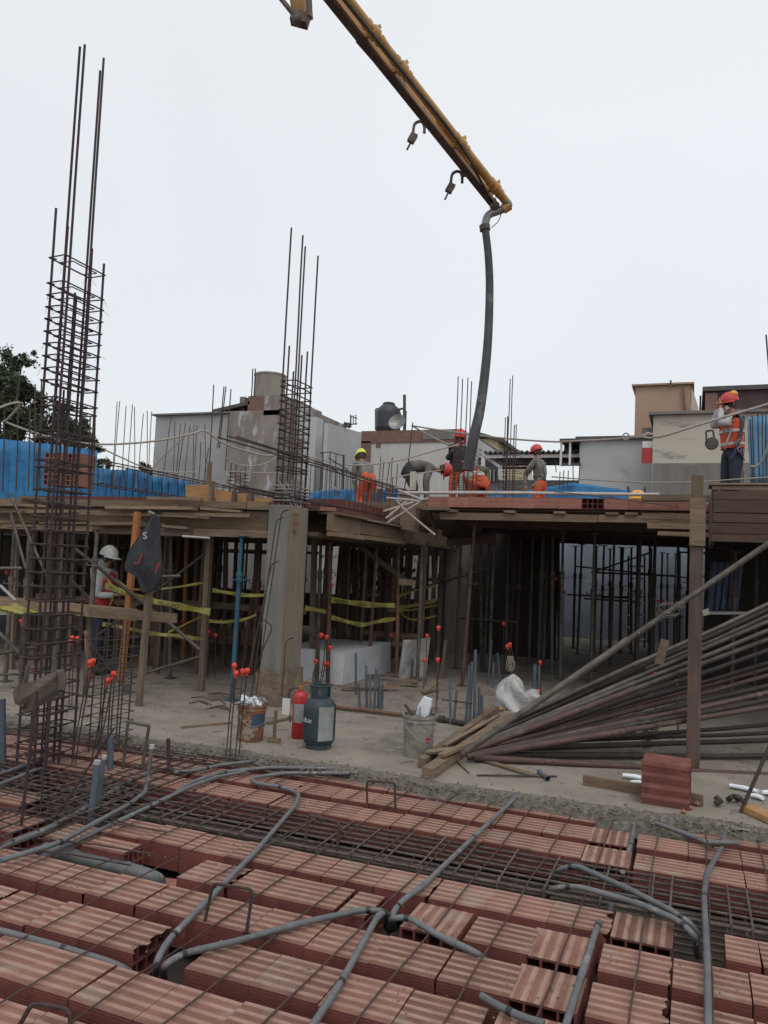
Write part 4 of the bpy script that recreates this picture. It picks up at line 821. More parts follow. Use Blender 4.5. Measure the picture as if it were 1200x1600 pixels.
for yy in (13.2, 14.8, 16.4, 18.0, 19.3):
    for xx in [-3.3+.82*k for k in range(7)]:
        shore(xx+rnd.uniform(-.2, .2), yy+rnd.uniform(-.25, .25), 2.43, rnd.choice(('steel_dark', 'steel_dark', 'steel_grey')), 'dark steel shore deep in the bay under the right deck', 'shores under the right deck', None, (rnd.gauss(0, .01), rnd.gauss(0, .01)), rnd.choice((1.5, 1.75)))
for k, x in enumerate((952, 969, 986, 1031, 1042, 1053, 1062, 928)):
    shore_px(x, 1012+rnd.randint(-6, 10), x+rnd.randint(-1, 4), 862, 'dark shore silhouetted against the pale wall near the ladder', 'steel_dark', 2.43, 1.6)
# far bay between the decks
for yy in (16.6, 18.2, 19.6):
    for xx in (-8.6, -7.7, -6.9, -6.1, -5.3): shore(xx+rnd.uniform(-.15, .15), yy, 2.16, 'steel_dark', 'dark steel shore far back behind the yellow tapes', 'shores behind the yellow tapes', None, (0, rnd.gauss(0, .01)), 1.6)
for i, (x0, y0, x1, y1, D_w, m) in enumerate(((18, 1046, 26, 836, .06, 'board_z'), (70, 1052, 78, 836, .05, 'board_z'), (108, 1042, 116, 838, .07, 'board_z'), (160, 1040, 166, 838, .055, 'board_z'), (243, 1046, 252, 838, .07, 'post_brown'), (286, 1038, 292, 838, .05, 'timber_orange'), (302, 1030, 309, 838, .06, 'board_z'), (350, 1040, 353, 838, .06, 'post_brown'), (402, 1040, 404, 838, .06, 'post_brown'))):
    p, q = updown(x0, y0, 0, x1, y1); q.z = 2.16; b = MB(); b.beam(p, q, D_w, D_w, (0, 1, 0)); one(b, 'timber_post', m, ORD[i]+' from the left of the timber posts in the front row of the left bay', 'post', 'front timber posts of the left bay')
for i, (x0, y0) in enumerate(((500, 1040), (533, 1022), (566, 1030), (603, 1035), (640, 1030), (668, 1038))):
    p = PZ(x0, y0, 0); b = MB(); b.beam(p, p+Vector((rnd.gauss(0, .05), 0, 2.12)), .06, .06, (0, 1, 0)); one(b, 'timber_post', rnd.choice(('post_brown', 'board_z')), ORD[i]+' from the left of the timber posts beyond the white foam block', 'post', 'timber posts beyond the foam block')
# extra timbers crowding the left bay
for k in range(46):
    px = rnd.choice((rnd.uniform(0, 400), rnd.uniform(486, 690), rnd.uniform(0, 400))); D = rnd.uniform(11.5, 19.5); base_ = PD(px, 1000, D); base_.z = 0
    ln = rnd.gauss(0, .06); w_ = rnd.uniform(.04, .08); b = MB(); b.beam(base_, base_+Vector((ln, ln*.5, 2.17)), w_, w_, (0, 1, 0))
    one(b, 'timber_post', rnd.choice(('board_z', 'board_z', 'board_dark')), ('thin' if w_ < .053 else 'thick' if w_ > .068 else 'medium')+' rough timber post '+('leaning left' if ln < -.03 else 'leaning right' if ln > .03 else 'standing straight')+' under the left deck, '+('behind the tapes' if px > 480 else 'left part' if px < 200 else 'by the blue shore'), 'post', 'timber posts under the left deck')
for k in range(26):
    px = rnd.choice((rnd.uniform(0, 380), rnd.uniform(486, 680))); D = rnd.uniform(11.5, 18); a_ = PD(px, 1000, D); z0 = rnd.choice((.5, 1.0, 1.5, 1.9, 2.05)); z1 = z0+rnd.choice((0, 0, .02, .7, -.6)); l_ = rnd.uniform(.8, 2.2)
    a_.z = z0; b = MB(); l_ = min(l_, max(.2, -4.6-a_.x)); b.beam(a_, a_+Vector((l_, rnd.uniform(-.2, .2), max(.1, min(2.1, z1))-z0)), .025, rnd.uniform(.05, .11)); one(b, 'brace_board', rnd.choice(('board', 'board_dark', 'board')), ('level' if abs(z1-z0) < .05 else 'rising' if z1 > z0 else 'falling')+' brace board nailed '+('low' if z0 < .8 else 'at mid height' if z0 < 1.7 else 'high')+' across the shores under the left deck', 'brace', 'brace boards under the left deck')
for k in range(16):
    px = rnd.uniform(600, 1190); D = rnd.uniform(13.5, 18.5); a_ = PD(px, 1000, D); z0 = rnd.choice((.9, 1.3, 1.8, 2.3)); a_.z = z0; b = MB(); b.tube([a_, a_+Vector((rnd.uniform(.6, 1.6), rnd.uniform(-.2, .2), rnd.choice((0, .0, .5))))], .018, 6); one(b, 'brace', 'steel_dark', 'thin dark brace crossing between shores under the right deck', 'brace', 'braces under the right deck')
for k in range(22):
    px = rnd.choice((rnd.uniform(0, 420), rnd.uniform(480, 690))); D = rnd.uniform(10.5, 16); a_ = PD(px, 1000, D); a_.z = .03; an = rnd.uniform(0, 3.1); l_ = rnd.uniform(.3, 1.1); b = MB(); b.beam(a_, a_+Vector((math.cos(an)*l_, math.sin(an)*l_, rnd.uniform(-.01, .12))), .08, .025); one(b, 'scrap_board', 'board', 'scrap board lying on the slab among the shores of the left bay', 'board', 'scrap boards in the left bay')
for k in range(34):
    x = rnd.uniform(-11, -4.9); b = MB(); z0 = rnd.choice((2.36, 2.48, 2.12, 2.26)); l_ = rnd.uniform(.25, 1.0); y = 8.50+rnd.uniform(-.10, .04); b.beam((x, y, z0), (min(x+l_, -4.9), y+rnd.uniform(-.05, .05), z0+rnd.uniform(-.03, .03)), rnd.uniform(.03, .09), rnd.uniform(.02, .045)); 
    if x+l_ < -4.88: one(b, 'board_offcut', 'board', ('short' if l_ < .5 else 'long')+' board offcut '+{2.36: 'under the edge plank', 2.48: 'on the edge plank', 2.12: 'on the base ledger', 2.26: 'half way down'}[z0]+', left deck'+(', near the column' if x > -6.3 else ', by the jacket' if x > -7.8 else ', far left'), 'board', 'offcuts along the left deck edge')
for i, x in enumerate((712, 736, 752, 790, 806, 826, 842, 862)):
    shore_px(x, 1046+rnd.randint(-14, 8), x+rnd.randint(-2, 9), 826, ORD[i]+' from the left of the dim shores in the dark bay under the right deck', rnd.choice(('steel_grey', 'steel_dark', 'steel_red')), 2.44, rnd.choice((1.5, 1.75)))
# walls behind the shores, and dark panels added to stand in for shade
def wall(name, lab, cat, x0, x1, y0, y1, z0, z1, mat):
    b = MB(); b.box(x0, x1, y0, y1, z0, z1); return one(b, name, mat, lab, cat)
wall('boundary_wall', 'pale blue grey wall closing the far side under the right deck', 'wall', -3.9, 7, 22.6, 22.8, 0, 3.3, 'wall_back')
wall('boundary_wall', 'pale wall seen in slits between the shores under the left deck', 'wall', -25, -3.95, 22.4, 22.6, 0, 2.6, 'cement')
wall('shade_panel', 'dark panel added as shade in the depth of the right bay', 'panel', PB(700, 1000, 16.4).x, PB(868, 1000, 16.4).x, 16.4, 16.5, 0, 2.6, 'shade_black')
wall('shade_panel', 'dark panel added as shade behind the rolled mats at the right edge', 'panel', PB(1100, 950, 15).x, 5, 15.0, 15.1, 0, 2.6, 'shade_black')
for i, (x0, x1, y) in enumerate(((-26, -14.4, 16.8), (-14.3, PB(338, 950, 16.4).x, 16.4))): wall('shade_panel', 'dark panel added as shade under the left deck, '+('left' if i == 0 else 'right')+' one behind the white helmeted worker', 'panel', x0, x1, y, y+.1, 0, 2.15, 'shade_black')
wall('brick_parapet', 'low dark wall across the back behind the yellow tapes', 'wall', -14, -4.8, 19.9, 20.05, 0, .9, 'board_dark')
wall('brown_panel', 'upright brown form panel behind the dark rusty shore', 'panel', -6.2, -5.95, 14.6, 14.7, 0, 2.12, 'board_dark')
b = MB(); b.box(-12.5, -6.8, 13.3, 13.36, .08, .40, None, .0); one(b, 'kerb_board', 'board', 'long low form board lying on edge behind the starter bars at left', 'board')
# ------------------------------------------------------------------ fan of steel tubes on the slab
root0 = PZ(722, 1180, .06)
fan = [  # left px, right px, right depth, radius, material, label, left depth
 ((722, 1178), (1215, 840), 7.0, .030, 'steel_grey', 'topmost fanned tube, pale with bolt holes, crossing in front of the timber post'),
 ((770, 1140), (1215, 936), 7.7, .024, 'steel_grey', 'thin tube on the top edge of the bundle behind the post'),
 ((775, 1145), (1215, 945), 7.8, .024, 'steel_dark', 'second tube from the top of the bundle behind the post'),
 ((772, 1150), (1215, 955), 7.9, .026, 'steel_dark', 'third tube from the top of the bundle behind the post'),
 ((745, 1165), (1215, 965), 7.75, .026, 'steel_grey', 'pale bright tube fourth from the top of the bundle'),
 ((742, 1168), (1215, 978), 7.7, .026, 'steel_grey', 'grey tube fifth from the top of the bundle'),
 ((735, 1174), (1215, 993), 7.75, .030, 'steel_red', 'thick brown tube at the underside of the upper bundle'),
 ((770, 1165), (1215, 1010), 8.2, .026, 'steel_dark', 'dark tube just under the upper bundle'),
 ((780, 1160), (1215, 1030), 8.3, .024, 'steel_dark', 'dark tube high in the shaded middle of the fan'),
 ((780, 1162), (1215, 1040), 8.3, .024, 'steel_red', 'reddish tube in the shaded middle of the fan'),
 ((760, 1170), (1215, 1050), 8.0, .026, 'steel_red', 'dark red tube with pale wear in the middle of the fan'),
 ((755, 1174), (1215, 1068), 8.0, .028, 'steel_dark', 'shade-darkened brown tube above the red one'),
 ((745, 1178), (1215, 1078), 7.8, .028, 'steel_red', 'brown tube right above the holed one'),
 ((738, 1180), (1215, 1090), 7.7, .028, 'steel_dark', 'shade-darkened tube with small holes above the long red one'),
 ((730, 1183), (1215, 1102), 7.6, .030, 'steel_red', 'long red tube with a wire loop at its middle'),
 ((790, 1166), (1215, 1130), 8.6, .026, 'steel_dark', 'dark level tube behind the wire loop'),
 ((800, 1160), (1215, 1144), 8.8, .026, 'steel_dark', 'dark level tube furthest back on the slab'),
 ((780, 1170), (1215, 1156), 8.2, .030, 'steel_dark', 'shade-darkened level tube third from the front on the slab'),
 ((745, 1180), (1215, 1180), 7.9, .030, 'steel_dark', 'shade-darkened level tube second from the front on the slab'),
 ((740, 1184), (1215, 1211), 7.3, .032, 'steel_red', 'frontmost red brown tube lying on the slab behind the brick stack')]
for i, (l, r, D, rad, m, lab) in enumerate(fan):  # lower tubes get darker steel, the deck's shade put into their colour
    p = PZ(*l, .05+.0*i); p = PD(*l, min(depth(PZ(l[0], l[1], .04)), 7.9) if i else depth(root0)-.12); q = PD(*r, D)
    p.z = max(p.z, rad); d = (q-p).normalized(); L_ = (q-p).length
    t = thing('steel_tube', lab, 'tube', p, 'steel tubes fanned out on the slab')
    b = MB(); b.tube([p, p+d*L_*.52], rad, 14); b.build('outer_tube', m, t, True)
    sg = Vector((0, 0, rnd.uniform(-.03, .01))); b = MB(); b.tube([p+d*L_*.52, p+d*L_*.78+sg*.8, q+d*.3], rad*.86, 14); b.build('inner_tube', m if i % 3 or i > 6 else 'steel_grey', t, True)
    b = MB(); b.tube([p+d*(L_*.52-.07), p+d*(L_*.52+.02)], rad*1.12, 14)
    b.build('collar', m, t, True)
    if i in (0, 10, 13):
        for k in range(6):
            b = MB(); c = p+d*(L_*.56+.16*k); b.tube([c+Vector((0, -rad*.90, 0)), c+Vector((0, -rad*.80, 0))], .007, 8); b.build('pin_hole', 'tape_black' if i else 'steel_pale', t)
# clamps and wire on the tubes
for (x, y, D, s, lab) in ((1043, 955, 6.75, 1, 'looped steel pin handle on the topmost fanned tube'), (1015, 1135, 7.45, .8, 'wire loop round the long red tube'), (1010, 1150, 8.3, .7, 'loose wire loops hanging under the fanned tubes')):
    c = PD(x, y, D); b = MB()
    for k in range(3):
        a0 = rnd.uniform(0, 2); b.tube([c+Vector((math.cos(a0+j*.55)*.10*s+k*.015, math.sin(j*1.3)*.02, math.sin(a0+j*.55)*.055*s+.015*k)) for j in range(11)], .0055, 6)
    one(b, 'wire_loop', 'steel_grey', lab, 'wire')
b = MB(); c = PD(1030, 1018, 7.3); b.beam(c+Vector((.0, 0, -.11)), c+Vector((.05, 0, .11)), .075, .05); one(b, 'wood_block', 'board', 'short bundle of wood slats tied on the fanned tubes', 'block')
# timbers under the foot of the fan
def plank(p0, p1, wd, ht, mat, lab, name='timber_plank', z=None, cat='plank', grp=None):
    b = MB(); a, c = Vector(p0), Vector(p1); b.beam(a, c, wd, ht); b.v = [v+Vector([rnd.uniform(-.003, .003) for _ in range(3)]) for v in b.v]; return one(b, name, mat, lab, cat, grp)
plank(PZ(668, 1208, .045), PZ(800, 1120, .045), .10, .085, 'board_y', 'thick squared timber with a pale sawn end under the foot of the fan, front one', 'timber_beam', cat='beam')
plank(PZ(659, 1192, .045), PZ(775, 1108, .045), .07, .08, 'board_y', 'thick squared timber under the foot of the fan, rear one', 'timber_beam', cat='beam')
plank(PZ(668, 1176, .105), PZ(722, 1168, .11), .09, .02, 'board', 'flat splintered board on top of the two timbers')
plank(PZ(690, 1180, .12), PZ(735, 1160, .13), .06, .022, 'board', 'small split board leaning on the timbers under the tubes')
plank(PZ(695, 1165, .09), PZ(778, 1118, .07), .05, .02, 'board_y', 'long thin batten lying over the timbers behind the bucket')
plank(PZ(735, 1140, .06), PZ(765, 1108, .05), .12, .02, 'board_y', 'brownish board below the plastic sheet')
plank(PZ(752, 1113, .03), PZ(783, 1106, .03), .12, .02, 'board_new', 'short orange board at the foot of the pipe stubs')
plank(PZ(750, 1186, .015), PZ(835, 1212, .012), .07, .02, 'board', 'thin split plank under the front tubes')
plank(PZ(708, 1182, .02), PZ(733, 1207, .01), .014, .014, 'board', 'thin stick pointing at the viewer from the timbers')
b = MB(); b.tube([PZ(745, 1211, .012), PZ(800, 1212, .014), PZ(870, 1213, .012)], .008, 6); one(b, 'thin_rod', 'steel_dark', 'thin dark rod lying on the slab in front of the tubes', 'rod')
b = MB(); p, q = PZ(842, 1205, .022), PZ(856, 1217, .022); b.tube([p, q], .020, 14, cap=False); b.tube([q, p], .016, 14, cap=False); o = one(b, 'pipe_offcut', 'pvc_blue', 'short cut of dark grey pipe on the slab with its open end toward the viewer', 'pipe', None, True)
plank(PZ(912, 1218, .04), PZ(1098, 1252, .04), .05, .085, 'board', 'squared timber lying on edge behind the stack of red bricks', 'timber_beam', cat='beam')
plank(PZ(1168, 1262, .03), PZ(1230, 1290, .03), .12, .045, 'board_new', 'orange plank end at the right edge near the mortar lip')
p, q = updown(1157, 1270, .0, 1207, 1155); wires([p, q], .014, 'steel_rod', 'steel_dark', 'dark threaded rod leaning at the lower right edge', 'rod')
# brick stack
P0 = PZ(1040, 1262, 0)
for j in range(2):
    me = BM[j]; o = bpy.data.objects.new('clay_brick', me); S.collection.objects.link(o)
    o.matrix_world = Matrix.Translation((P0.x-.17+.004*j, P0.y+.02+.155*(j+1), .0))@Matrix.Rotation(math.radians(-4), 4, 'Z')@Matrix.Rotation(math.pi/2, 4, 'X')
    # standing on edge: thickness toward the back
    tag(o, ('front' if j == 0 else 'rear')+' of the red clay bricks standing on edge on the slab at right', 'brick', None)
    o.scale = (1.1, 1.12, 1); o.data = o.data.copy(); o.data.materials[0] = MAT['clay_red']; o.data.materials[1] = MAT['clay_red']
for k, (x, y) in enumerate(((1078, 1262), (1068, 1268), (1090, 1256))):
    b = MB(); crumb(b, PZ(x, y, .02), .035); one(b, 'brick_shard', 'clay_pale', ('largest', 'nearest', 'rightmost')[k]+' small red brick shard at the foot of the standing bricks', 'brick')
for k, (x0, y0, x1, y1, r) in enumerate(((973, 1211, 1012, 1218, .03), (985, 1221, 1012, 1224, .02), (1140, 1227, 1185, 1237, .028), (1172, 1242, 1192, 1247, .028), (1190, 1238, 1225, 1240, .03))):
    b = MB(); b.tube([PZ(x0, y0, r), PZ((x0+x1)/2, (y0+y1)/2-1, r), PZ(x1, y1, r)], [r*.8, r, r*.85], 10, flat=.7); one(b, 'foam_tube', 'foam', ['white foam roll sticking out left of the standing bricks', 'thinner white roll under the first one', 'white foam roll behind the leaning threaded rod', 'small white foam piece in front of the rod', 'white roll cut by the right edge'][k], 'foam', None, True)
for k in range(7):
    c = PZ(1120+k*7+rnd.uniform(-4, 4), 1255+rnd.uniform(-8, 4), .025); b = MB(); b.tube([c, c+Vector((rnd.uniform(-.05, .05), rnd.uniform(-.05, .05), .03))], rnd.uniform(.016, .024), 8)
    one(b, 'coupler', 'steel_dark', 'small dark steel coupler in the heap left of the threaded rod', 'fitting', 'heap of small couplers', True)
# ------------------------------------------------------------------ gas cylinder
g = PZ(497, 1168, 0); t = thing('gas_cylinder', 'dark green gas cylinder with a worn grey label and collar handle', 'gas cylinder', g)
b = MB(); b.lathe([(.0, .035), (.10, .035), (.135, .05), (.150, .085), (.153, .11), (.153, .36), (.147, .40), (.125, .44), (.085, .47), (.04, .483), (0, .485)], 40, g); b.build('body', 'gas_green', t, True)
b = MB(); b.lathe([(.115, 0), (.122, 0), (.122, .045), (.115, .06), (.115, 0)], 36, g); b.build('foot_ring', 'gas_green', t, True)
b = MB()
for a0, a1 in ((.5, 2.7), (3.5, 5.9)):
    vs = []; n = 14
    for k in range(n+1):
        a = a0+(a1-a0)*k/n; lo = .455 if 2 < k < n-2 else .46; 
        for r, z in ((.092, lo), (.092, .575), (.086, .575), (.086, lo)): vs.append(g+Vector((r*math.cos(a), r*math.sin(a), z)))
    b.add(vs, [(i*4+j, i*4+(j+1) % 4, (i+1)*4+(j+1) % 4, (i+1)*4+j) for i in range(n) for j in range(4)]+[(0, 3, 2, 1), (n*4, n*4+1, n*4+2, n*4+3)])
b.tube([g+Vector((.092*math.cos(k/18*6.283), .092*math.sin(k/18*6.283), .578)) for k in range(19)], .008, 6); b.build('collar_handle', 'gas_green', t, True)
b = MB(); b.lathe([(.0, .48), (.022, .48), (.022, .53), (.012, .535), (.012, .555), (0, .555)], 12, g); b.tube([g+Vector((0, 0, .51)), g+Vector((.04, -.02, .51))], .01, 8); b.build('valve', 'steel_pale', t, True)
ca = math.atan2(-g.y, -g.x)           # toward the camera
def wrap(mb, c, r, a0, a1, z0, z1, n=12, tilt=0):
    vs = []
    for k in range(n+1):
        a = a0+(a1-a0)*k/n
        for z in (z0+tilt*k/n, z1+tilt*k/n): vs.append(c+Vector((r*math.cos(a), r*math.sin(a), z)))
    return mb.add(vs, [(2*i, 2*i+2, 2*i+3, 2*i+1) for i in range(n)])
b = MB(); wrap(b, g, .156, ca-.05, ca+1.0, .09, .40); b.build('paper_label', 'label_grey', t)
xd = Vector((-math.sin(ca-.75), math.cos(ca-.75), 0)); text('dux', .07, 'ink_white', t, g+Vector((math.cos(ca-.8)*.157, math.sin(ca-.8)*.157, .25))-xd*.05, xd, (0, 0, 1), 'handwriting')
# ------------------------------------------------------------------ fire extinguisher
g = PZ(466, 1153, 0); t = thing('fire_extinguisher', 'red fire extinguisher standing behind the green gas cylinder', 'extinguisher', g)
b = MB(); b.lathe([(0, .0), (.062, .0), (.07, .01), (.07, .40), (.06, .435), (.035, .455), (.022, .46), (.022, .475)], 28, g); b.build('body', 'ext_red', t, True)
b = MB(); b.lathe([(0, .47), (.026, .47), (.026, .50), (.015, .505), (0, .505)], 12, g); b.beam(g+Vector((-.02, 0, .50)), g+Vector((.12, .02, .55)), .016, .012); b.beam(g+Vector((-.02, 0, .515)), g+Vector((.10, .02, .59)), .016, .01); b.build('valve_lever', 'timber_orange', t)
b = MB(); b.tube(spline([g+Vector((-.02, -.01, .49)), g+Vector((-.10, -.03, .46)), g+Vector((-.10, -.04, .30)), g+Vector((-.075, -.04, .15))]), .009, 8); b.build('hose', 'rubber', t, True)
b = MB(); b.box(-.17, -.085, -.05, -.047, .22, .38, Matrix.Translation(g)); b.build('inspection_tag', 'white_paint', t)
b = MB(); wrap(b, g, .0712, ca-.9, ca+.6, .16, .34); b.build('sticker', 'ink_white' if 0 else 'label_grey', t)
# ------------------------------------------------------------------ buckets
def bucket(px, py, lab, mat, s=1.0):
    g = PZ(px, py, 0); t = thing('bucket', lab, 'bucket', g); H = .37*s
    b = MB(); b.lathe([(0, .004), (.120*s, .004), (.124*s, 0), (.126*s, .006), (.142*s, H*.82), (.149*s, H*.83), (.149*s, H*.87), (.143*s, H*.875), (.145*s, H*.93), (.153*s, H*.935), (.153*s, H), (.145*s, H), (.140*s, H*.8), (.122*s, .02), (0, .02)], 36, g); b.build('body', mat, t, True)
    b = MB(); 
    a = ca-.3; pts = [g+Vector((math.cos(a+math.pi*k/12-.9)*.156*s, math.sin(a+math.pi*k/12-.9)*.156*s, H*.86-math.sin(math.pi*k/12)*.16*s)) for k in range(13)]; b.tube(pts, .003, 6); b.build('wire_handle', 'steel_pale', t)
    return g, t, H
g, t, H = bucket(391, 1156, 'rust orange and blue stained bucket full of crumpled white paper', 'bucket_rust', .95)
b = MB(); wrap(b, g, .1405*.97, ca+.1, ca+1.3, .15, .27); b.build('blue_sticker', 'harness_blue', t)
for k in range(9):
    c = g+Vector((rnd.uniform(-.09, .09), rnd.uniform(-.07, .07), H+rnd.uniform(-.02, .06))); b = MB(); n = 5; vs = []
    mm = Matrix.Rotation(rnd.uniform(-1, 1), 3, 'X')@Matrix.Rotation(rnd.uniform(-1, 1), 3, 'Y')
    for i in range(n):
        for j in range(n): vs.append(c+mm@Vector(((i-2)*.025, (j-2)*.03, rnd.uniform(-.022, .022))))
    b.add(vs, [(i*n+j, i*n+j+1, (i+1)*n+j+1, (i+1)*n+j) for i in range(n-1) for j in range(n-1)]); one(b, 'paper_sheet', 'foam', 'crumpled white paper stuffed in the rust stained bucket', 'paper', 'paper in the rust stained bucket')
g, t, H = bucket(653, 1181, 'cement caked grey bucket full of scrap beside the timbers', 'bucket_grey', 1.03)
b = MB(); d = Vector((-math.sin(ca+.5), math.cos(ca+.5), 0)); c = g+Vector((math.cos(ca+.5)*.139, math.sin(ca+.5)*.139, .17)); nn = Vector((math.cos(ca+.5), math.sin(ca+.5), 0))*.002
b.add([c+nn+Vector((0, 0, .03)), c+nn-d*.03, c+nn-Vector((0, 0, .03)), c+nn+d*.03], [(0, 1, 2, 3)]); b.build('diamond_mark', 'red_paint', t)
b = MB(); b.lathe([(0, H-.05), (.08, H-.02), (.14, H-.05)], 16, g); b.v = [v+Vector((0, 0, rnd.uniform(-.01, .03))) for v in b.v]; b.build('cement_scrap', 'mortar', t)
b = MB()
for k in range(22):
    a = rnd.uniform(0, 6.28); p = g+Vector((math.cos(a)*.07, math.sin(a)*.07, H-.03)); q = p+Vector((rnd.uniform(-.1, .1), rnd.uniform(-.1, .1), rnd.uniform(.03, .11))); b.tube([p, p.lerp(q, .6)+Vector((0, 0, .02)), q, q+Vector((rnd.uniform(-.04, .04), 0, -.09))], .0016, 4)
one(b, 'tie_wire_tangle', 'steel_dark', 'tangle of thin tie wire spilling from the cement caked bucket', 'wire')
b = MB(); vs = []; c = g+Vector((.02, .02, H-.03)); mm = Matrix.Rotation(.15, 3, 'Y')
for (x, y, z) in ((-.06, -.02, 0), (.06, -.02, 0), (.06, .02, 0), (-.06, .02, 0), (-.055, -.02, .1), (.065, -.02, .12), (.065, .02, .12), (-.055, .02, .1), (-.02, -.018, .19), (.06, -.018, .185), (.06, .018, .185), (-.02, .018, .19)): vs.append(c+mm@Vector((x, y, z)))
b.add(vs, [(0, 1, 5, 4), (1, 2, 6, 5), (2, 3, 7, 6), (3, 0, 4, 7), (4, 5, 9, 8), (5, 6, 10, 9), (6, 7, 11, 10), (7, 4, 8, 11), (8, 9, 10, 11)]); one(b, 'foam_slab', 'foam', 'broken white foam piece standing in the cement caked bucket', 'foam')
b = MB(); b.beam(g+Vector((-.15, .0, H+.07)), g+Vector((-.05, .02, H-.05)), .03, .02); one(b, 'wood_scrap', 'board_dark', 'dark wood scrap leaning out of the cement caked bucket', 'scrap')
# standing wooden hammer
p, q = updown(428, 1160, 0, 431, 1110); t = thing('mallet', 'wooden mallet standing on its head left of the extinguisher', 'mallet', p)
b = MB(); b.box(p.x-.06, p.x+.06, p.y-.025, p.y+.025, .0, .045); b.build('head', 'board', t); b = MB(); b.tube([p+Vector((0, 0, .046)), q], .017, 8); b.build('shaft', 'board_z', t)
plank(PZ(418, 1130, .015), PZ(460, 1120, .015), .05, .025, 'board', 'short board on the slab behind the mallet')
plank(PZ(283, 1136, .012), PZ(362, 1129, .012), .04, .022, 'board', 'thin plank lying on the slab left of the rust stained bucket')
for k in range(9):
    x, y = 345+rnd.uniform(-35, 12), 1095+rnd.uniform(-10, 15); a = rnd.uniform(-.5, .5); p = PZ(x, y, .02+.01*k); d = Vector((math.cos(a), math.sin(a), 0))*rnd.uniform(.2, .4)
    b = MB(); b.tube([p-d/2, p+Vector((0, 0, .03)), p+d/2], .007, 6); one(b, 'bar_offcut', 'rebar', 'short dark bar offcut heaped at the foot of the blue shore', 'rebar', 'heap of bar offcuts by the blue shore')
# lying shore
t = thing('steel_shore', 'dark steel shore lying across the slab behind the gas cylinder', 'shore', PZ(640, 1117, .03))
p, m_, q = PZ(522, 1104, .035), PZ(690, 1124, .035), PZ(775, 1140, .03)
for nm, a, c, r in (('inner_tube', p, m_, .024), ('outer_tube', m_, q, .03)):
    b = MB(); b.tube([a, c], r, 12); b.build(nm, 'steel_dark' if r > .025 else 'steel_rust', t, True)
b = MB(); d = (q-p).normalized(); b.tube([m_-d*.03, m_+d*.03], .045, 10); b.build('collar', 'steel_dark', t, True)
# white foam block under sheeting
b = MB(); n = 10; vs = []; fs = []
X0, X1, Y0, Y1, Zt = -5.75, -4.62, 10.45, 12.35, .47
b.box(X0, X1, Y0, Y1, .0, Zt, None, .012); one(b, 'foam_block', 'foam_wrapped', 'large white foam block wrapped in film standing on the slab right of the column', 'foam block')
b = MB(); b.box(0, 1, 0, .06, 0, .62, Matrix.Translation(PZ(625, 1060, .0))@Matrix.Rotation(1.1, 4, 'Z')@Matrix.Rotation(.16, 4, 'X')@Matrix.Diagonal((.55, 1, 1, 1)), .04); one(b, 'foam_sheet', 'plastic_sheet', 'torn pale board leaning between the shores right of the foam block', 'board')
# upright pvc bundles
def bundle(lab, lst, r=.015, bar=None):
    ps = [updown(x0, y0, 0, x1, y1) for x0, y0, x1, y1 in lst]; c = ps[0][0]
    t = thing('pipe_bundle', lab, 'pipe bundle', c)
    for p, q in ps:
        b = MB(); b.tube([p, q], r, 10); b.build('pipe', 'pvc_blue', t, True)
    if bar:
        D = depth(c)-.05; b = MB(); b.tube([PD(*bar[0], D), PD(*bar[1], D)], .009, 7); b.build('cross_bar', 'rebar', t)
bundle('bundle of upright grey pipe stubs in front of the white foam block', [(573, 1106, 572, 1040), (579, 1108, 578, 1053), (585, 1108, 588, 1045), (591, 1106, 593, 1052), (597, 1107, 598, 1068), (556, 1085, 556, 1020), (562, 1105, 560, 1068), (594, 1110, 594, 1072)], .016, ((548, 1075), (606, 1078)))
bundle('bundle of upright grey pipe stubs right of the cement caked bucket', [(728, 1128, 734, 1040), (734, 1129, 738, 1034), (741, 1129, 743, 1015), (743, 1131, 742, 1049), (748, 1128, 749, 1073), (753, 1128, 753, 1086), (704, 1132, 703, 1058), (709, 1128, 714, 1078)], .016, ((690, 1093), (738, 1099)))
bundle('three grey pipe stubs behind the plastic sheet', [(770, 1075, 771, 1036), (782, 1070, 777, 1020), (762, 1070, 768, 1000)], .016)
bundle('pair of thick grey pipes left of the fanned tubes', [(834, 1085, 836, 1038), (842, 1085, 842, 1040)], .028)
bundle('pair of thin upright pipes left of the shore foot', [(643, 1060, 645, 1030), (632, 1055, 636, 1010)], .02)
# plastic sheet bag
def blob(name, c, sx_, sy_, sz_, mat, lab, cat, seed, amp=.18, top=.5, n=22, m=14):
    r = random.Random(seed); b = MB(); vs = []
    ph = [(r.uniform(0, 6), r.uniform(1, 5), r.uniform(1, 4)) for _ in range(6)]
    for j in range(m+1):
        z = j/m
        for k in range(n):
            a = 2*math.pi*k/n; w_ = (1-top*z)*(1-(z**6)*.9); w_ *= 1+amp*sum(math.sin(p0+f1*a+f2*z*3) for p0, f1, f2 in [(p, round(q_), s_) for p, q_, s_ in ph])/3
            w_ *= 1+.05*math.sin(a*9+z*7+seed)*(1-z*.5)+r.uniform(-.02, .02); vs.append(Vector(c)+Vector((math.cos(a)*sx_*w_, math.sin(a)*sy_*w_, z*sz_)))
    b.add(vs, [(i*n+k, i*n+(k+1) % n, (i+1)*n+(k+1) % n, (i+1)*n+k) for i in range(m) for k in range(n)]+[tuple(m*n+k for k in range(n))]); return one(b, name, mat, lab, cat, None, True)
blob('plastic_wrap', PZ(800, 1108, 0), .24, .14, .44, 'plastic_sheet', 'white plastic sheet wrapped round bar ends beside the fanned tubes', 'plastic sheet', 3, .42, .55, 44, 22)
blob('plastic_bag', PZ(832, 1100, 0), .17, .12, .20, 'plastic_sheet', 'pale plastic bag on the slab right of the wrapped sheet', 'bag', 9, .35, .4, 36, 18)
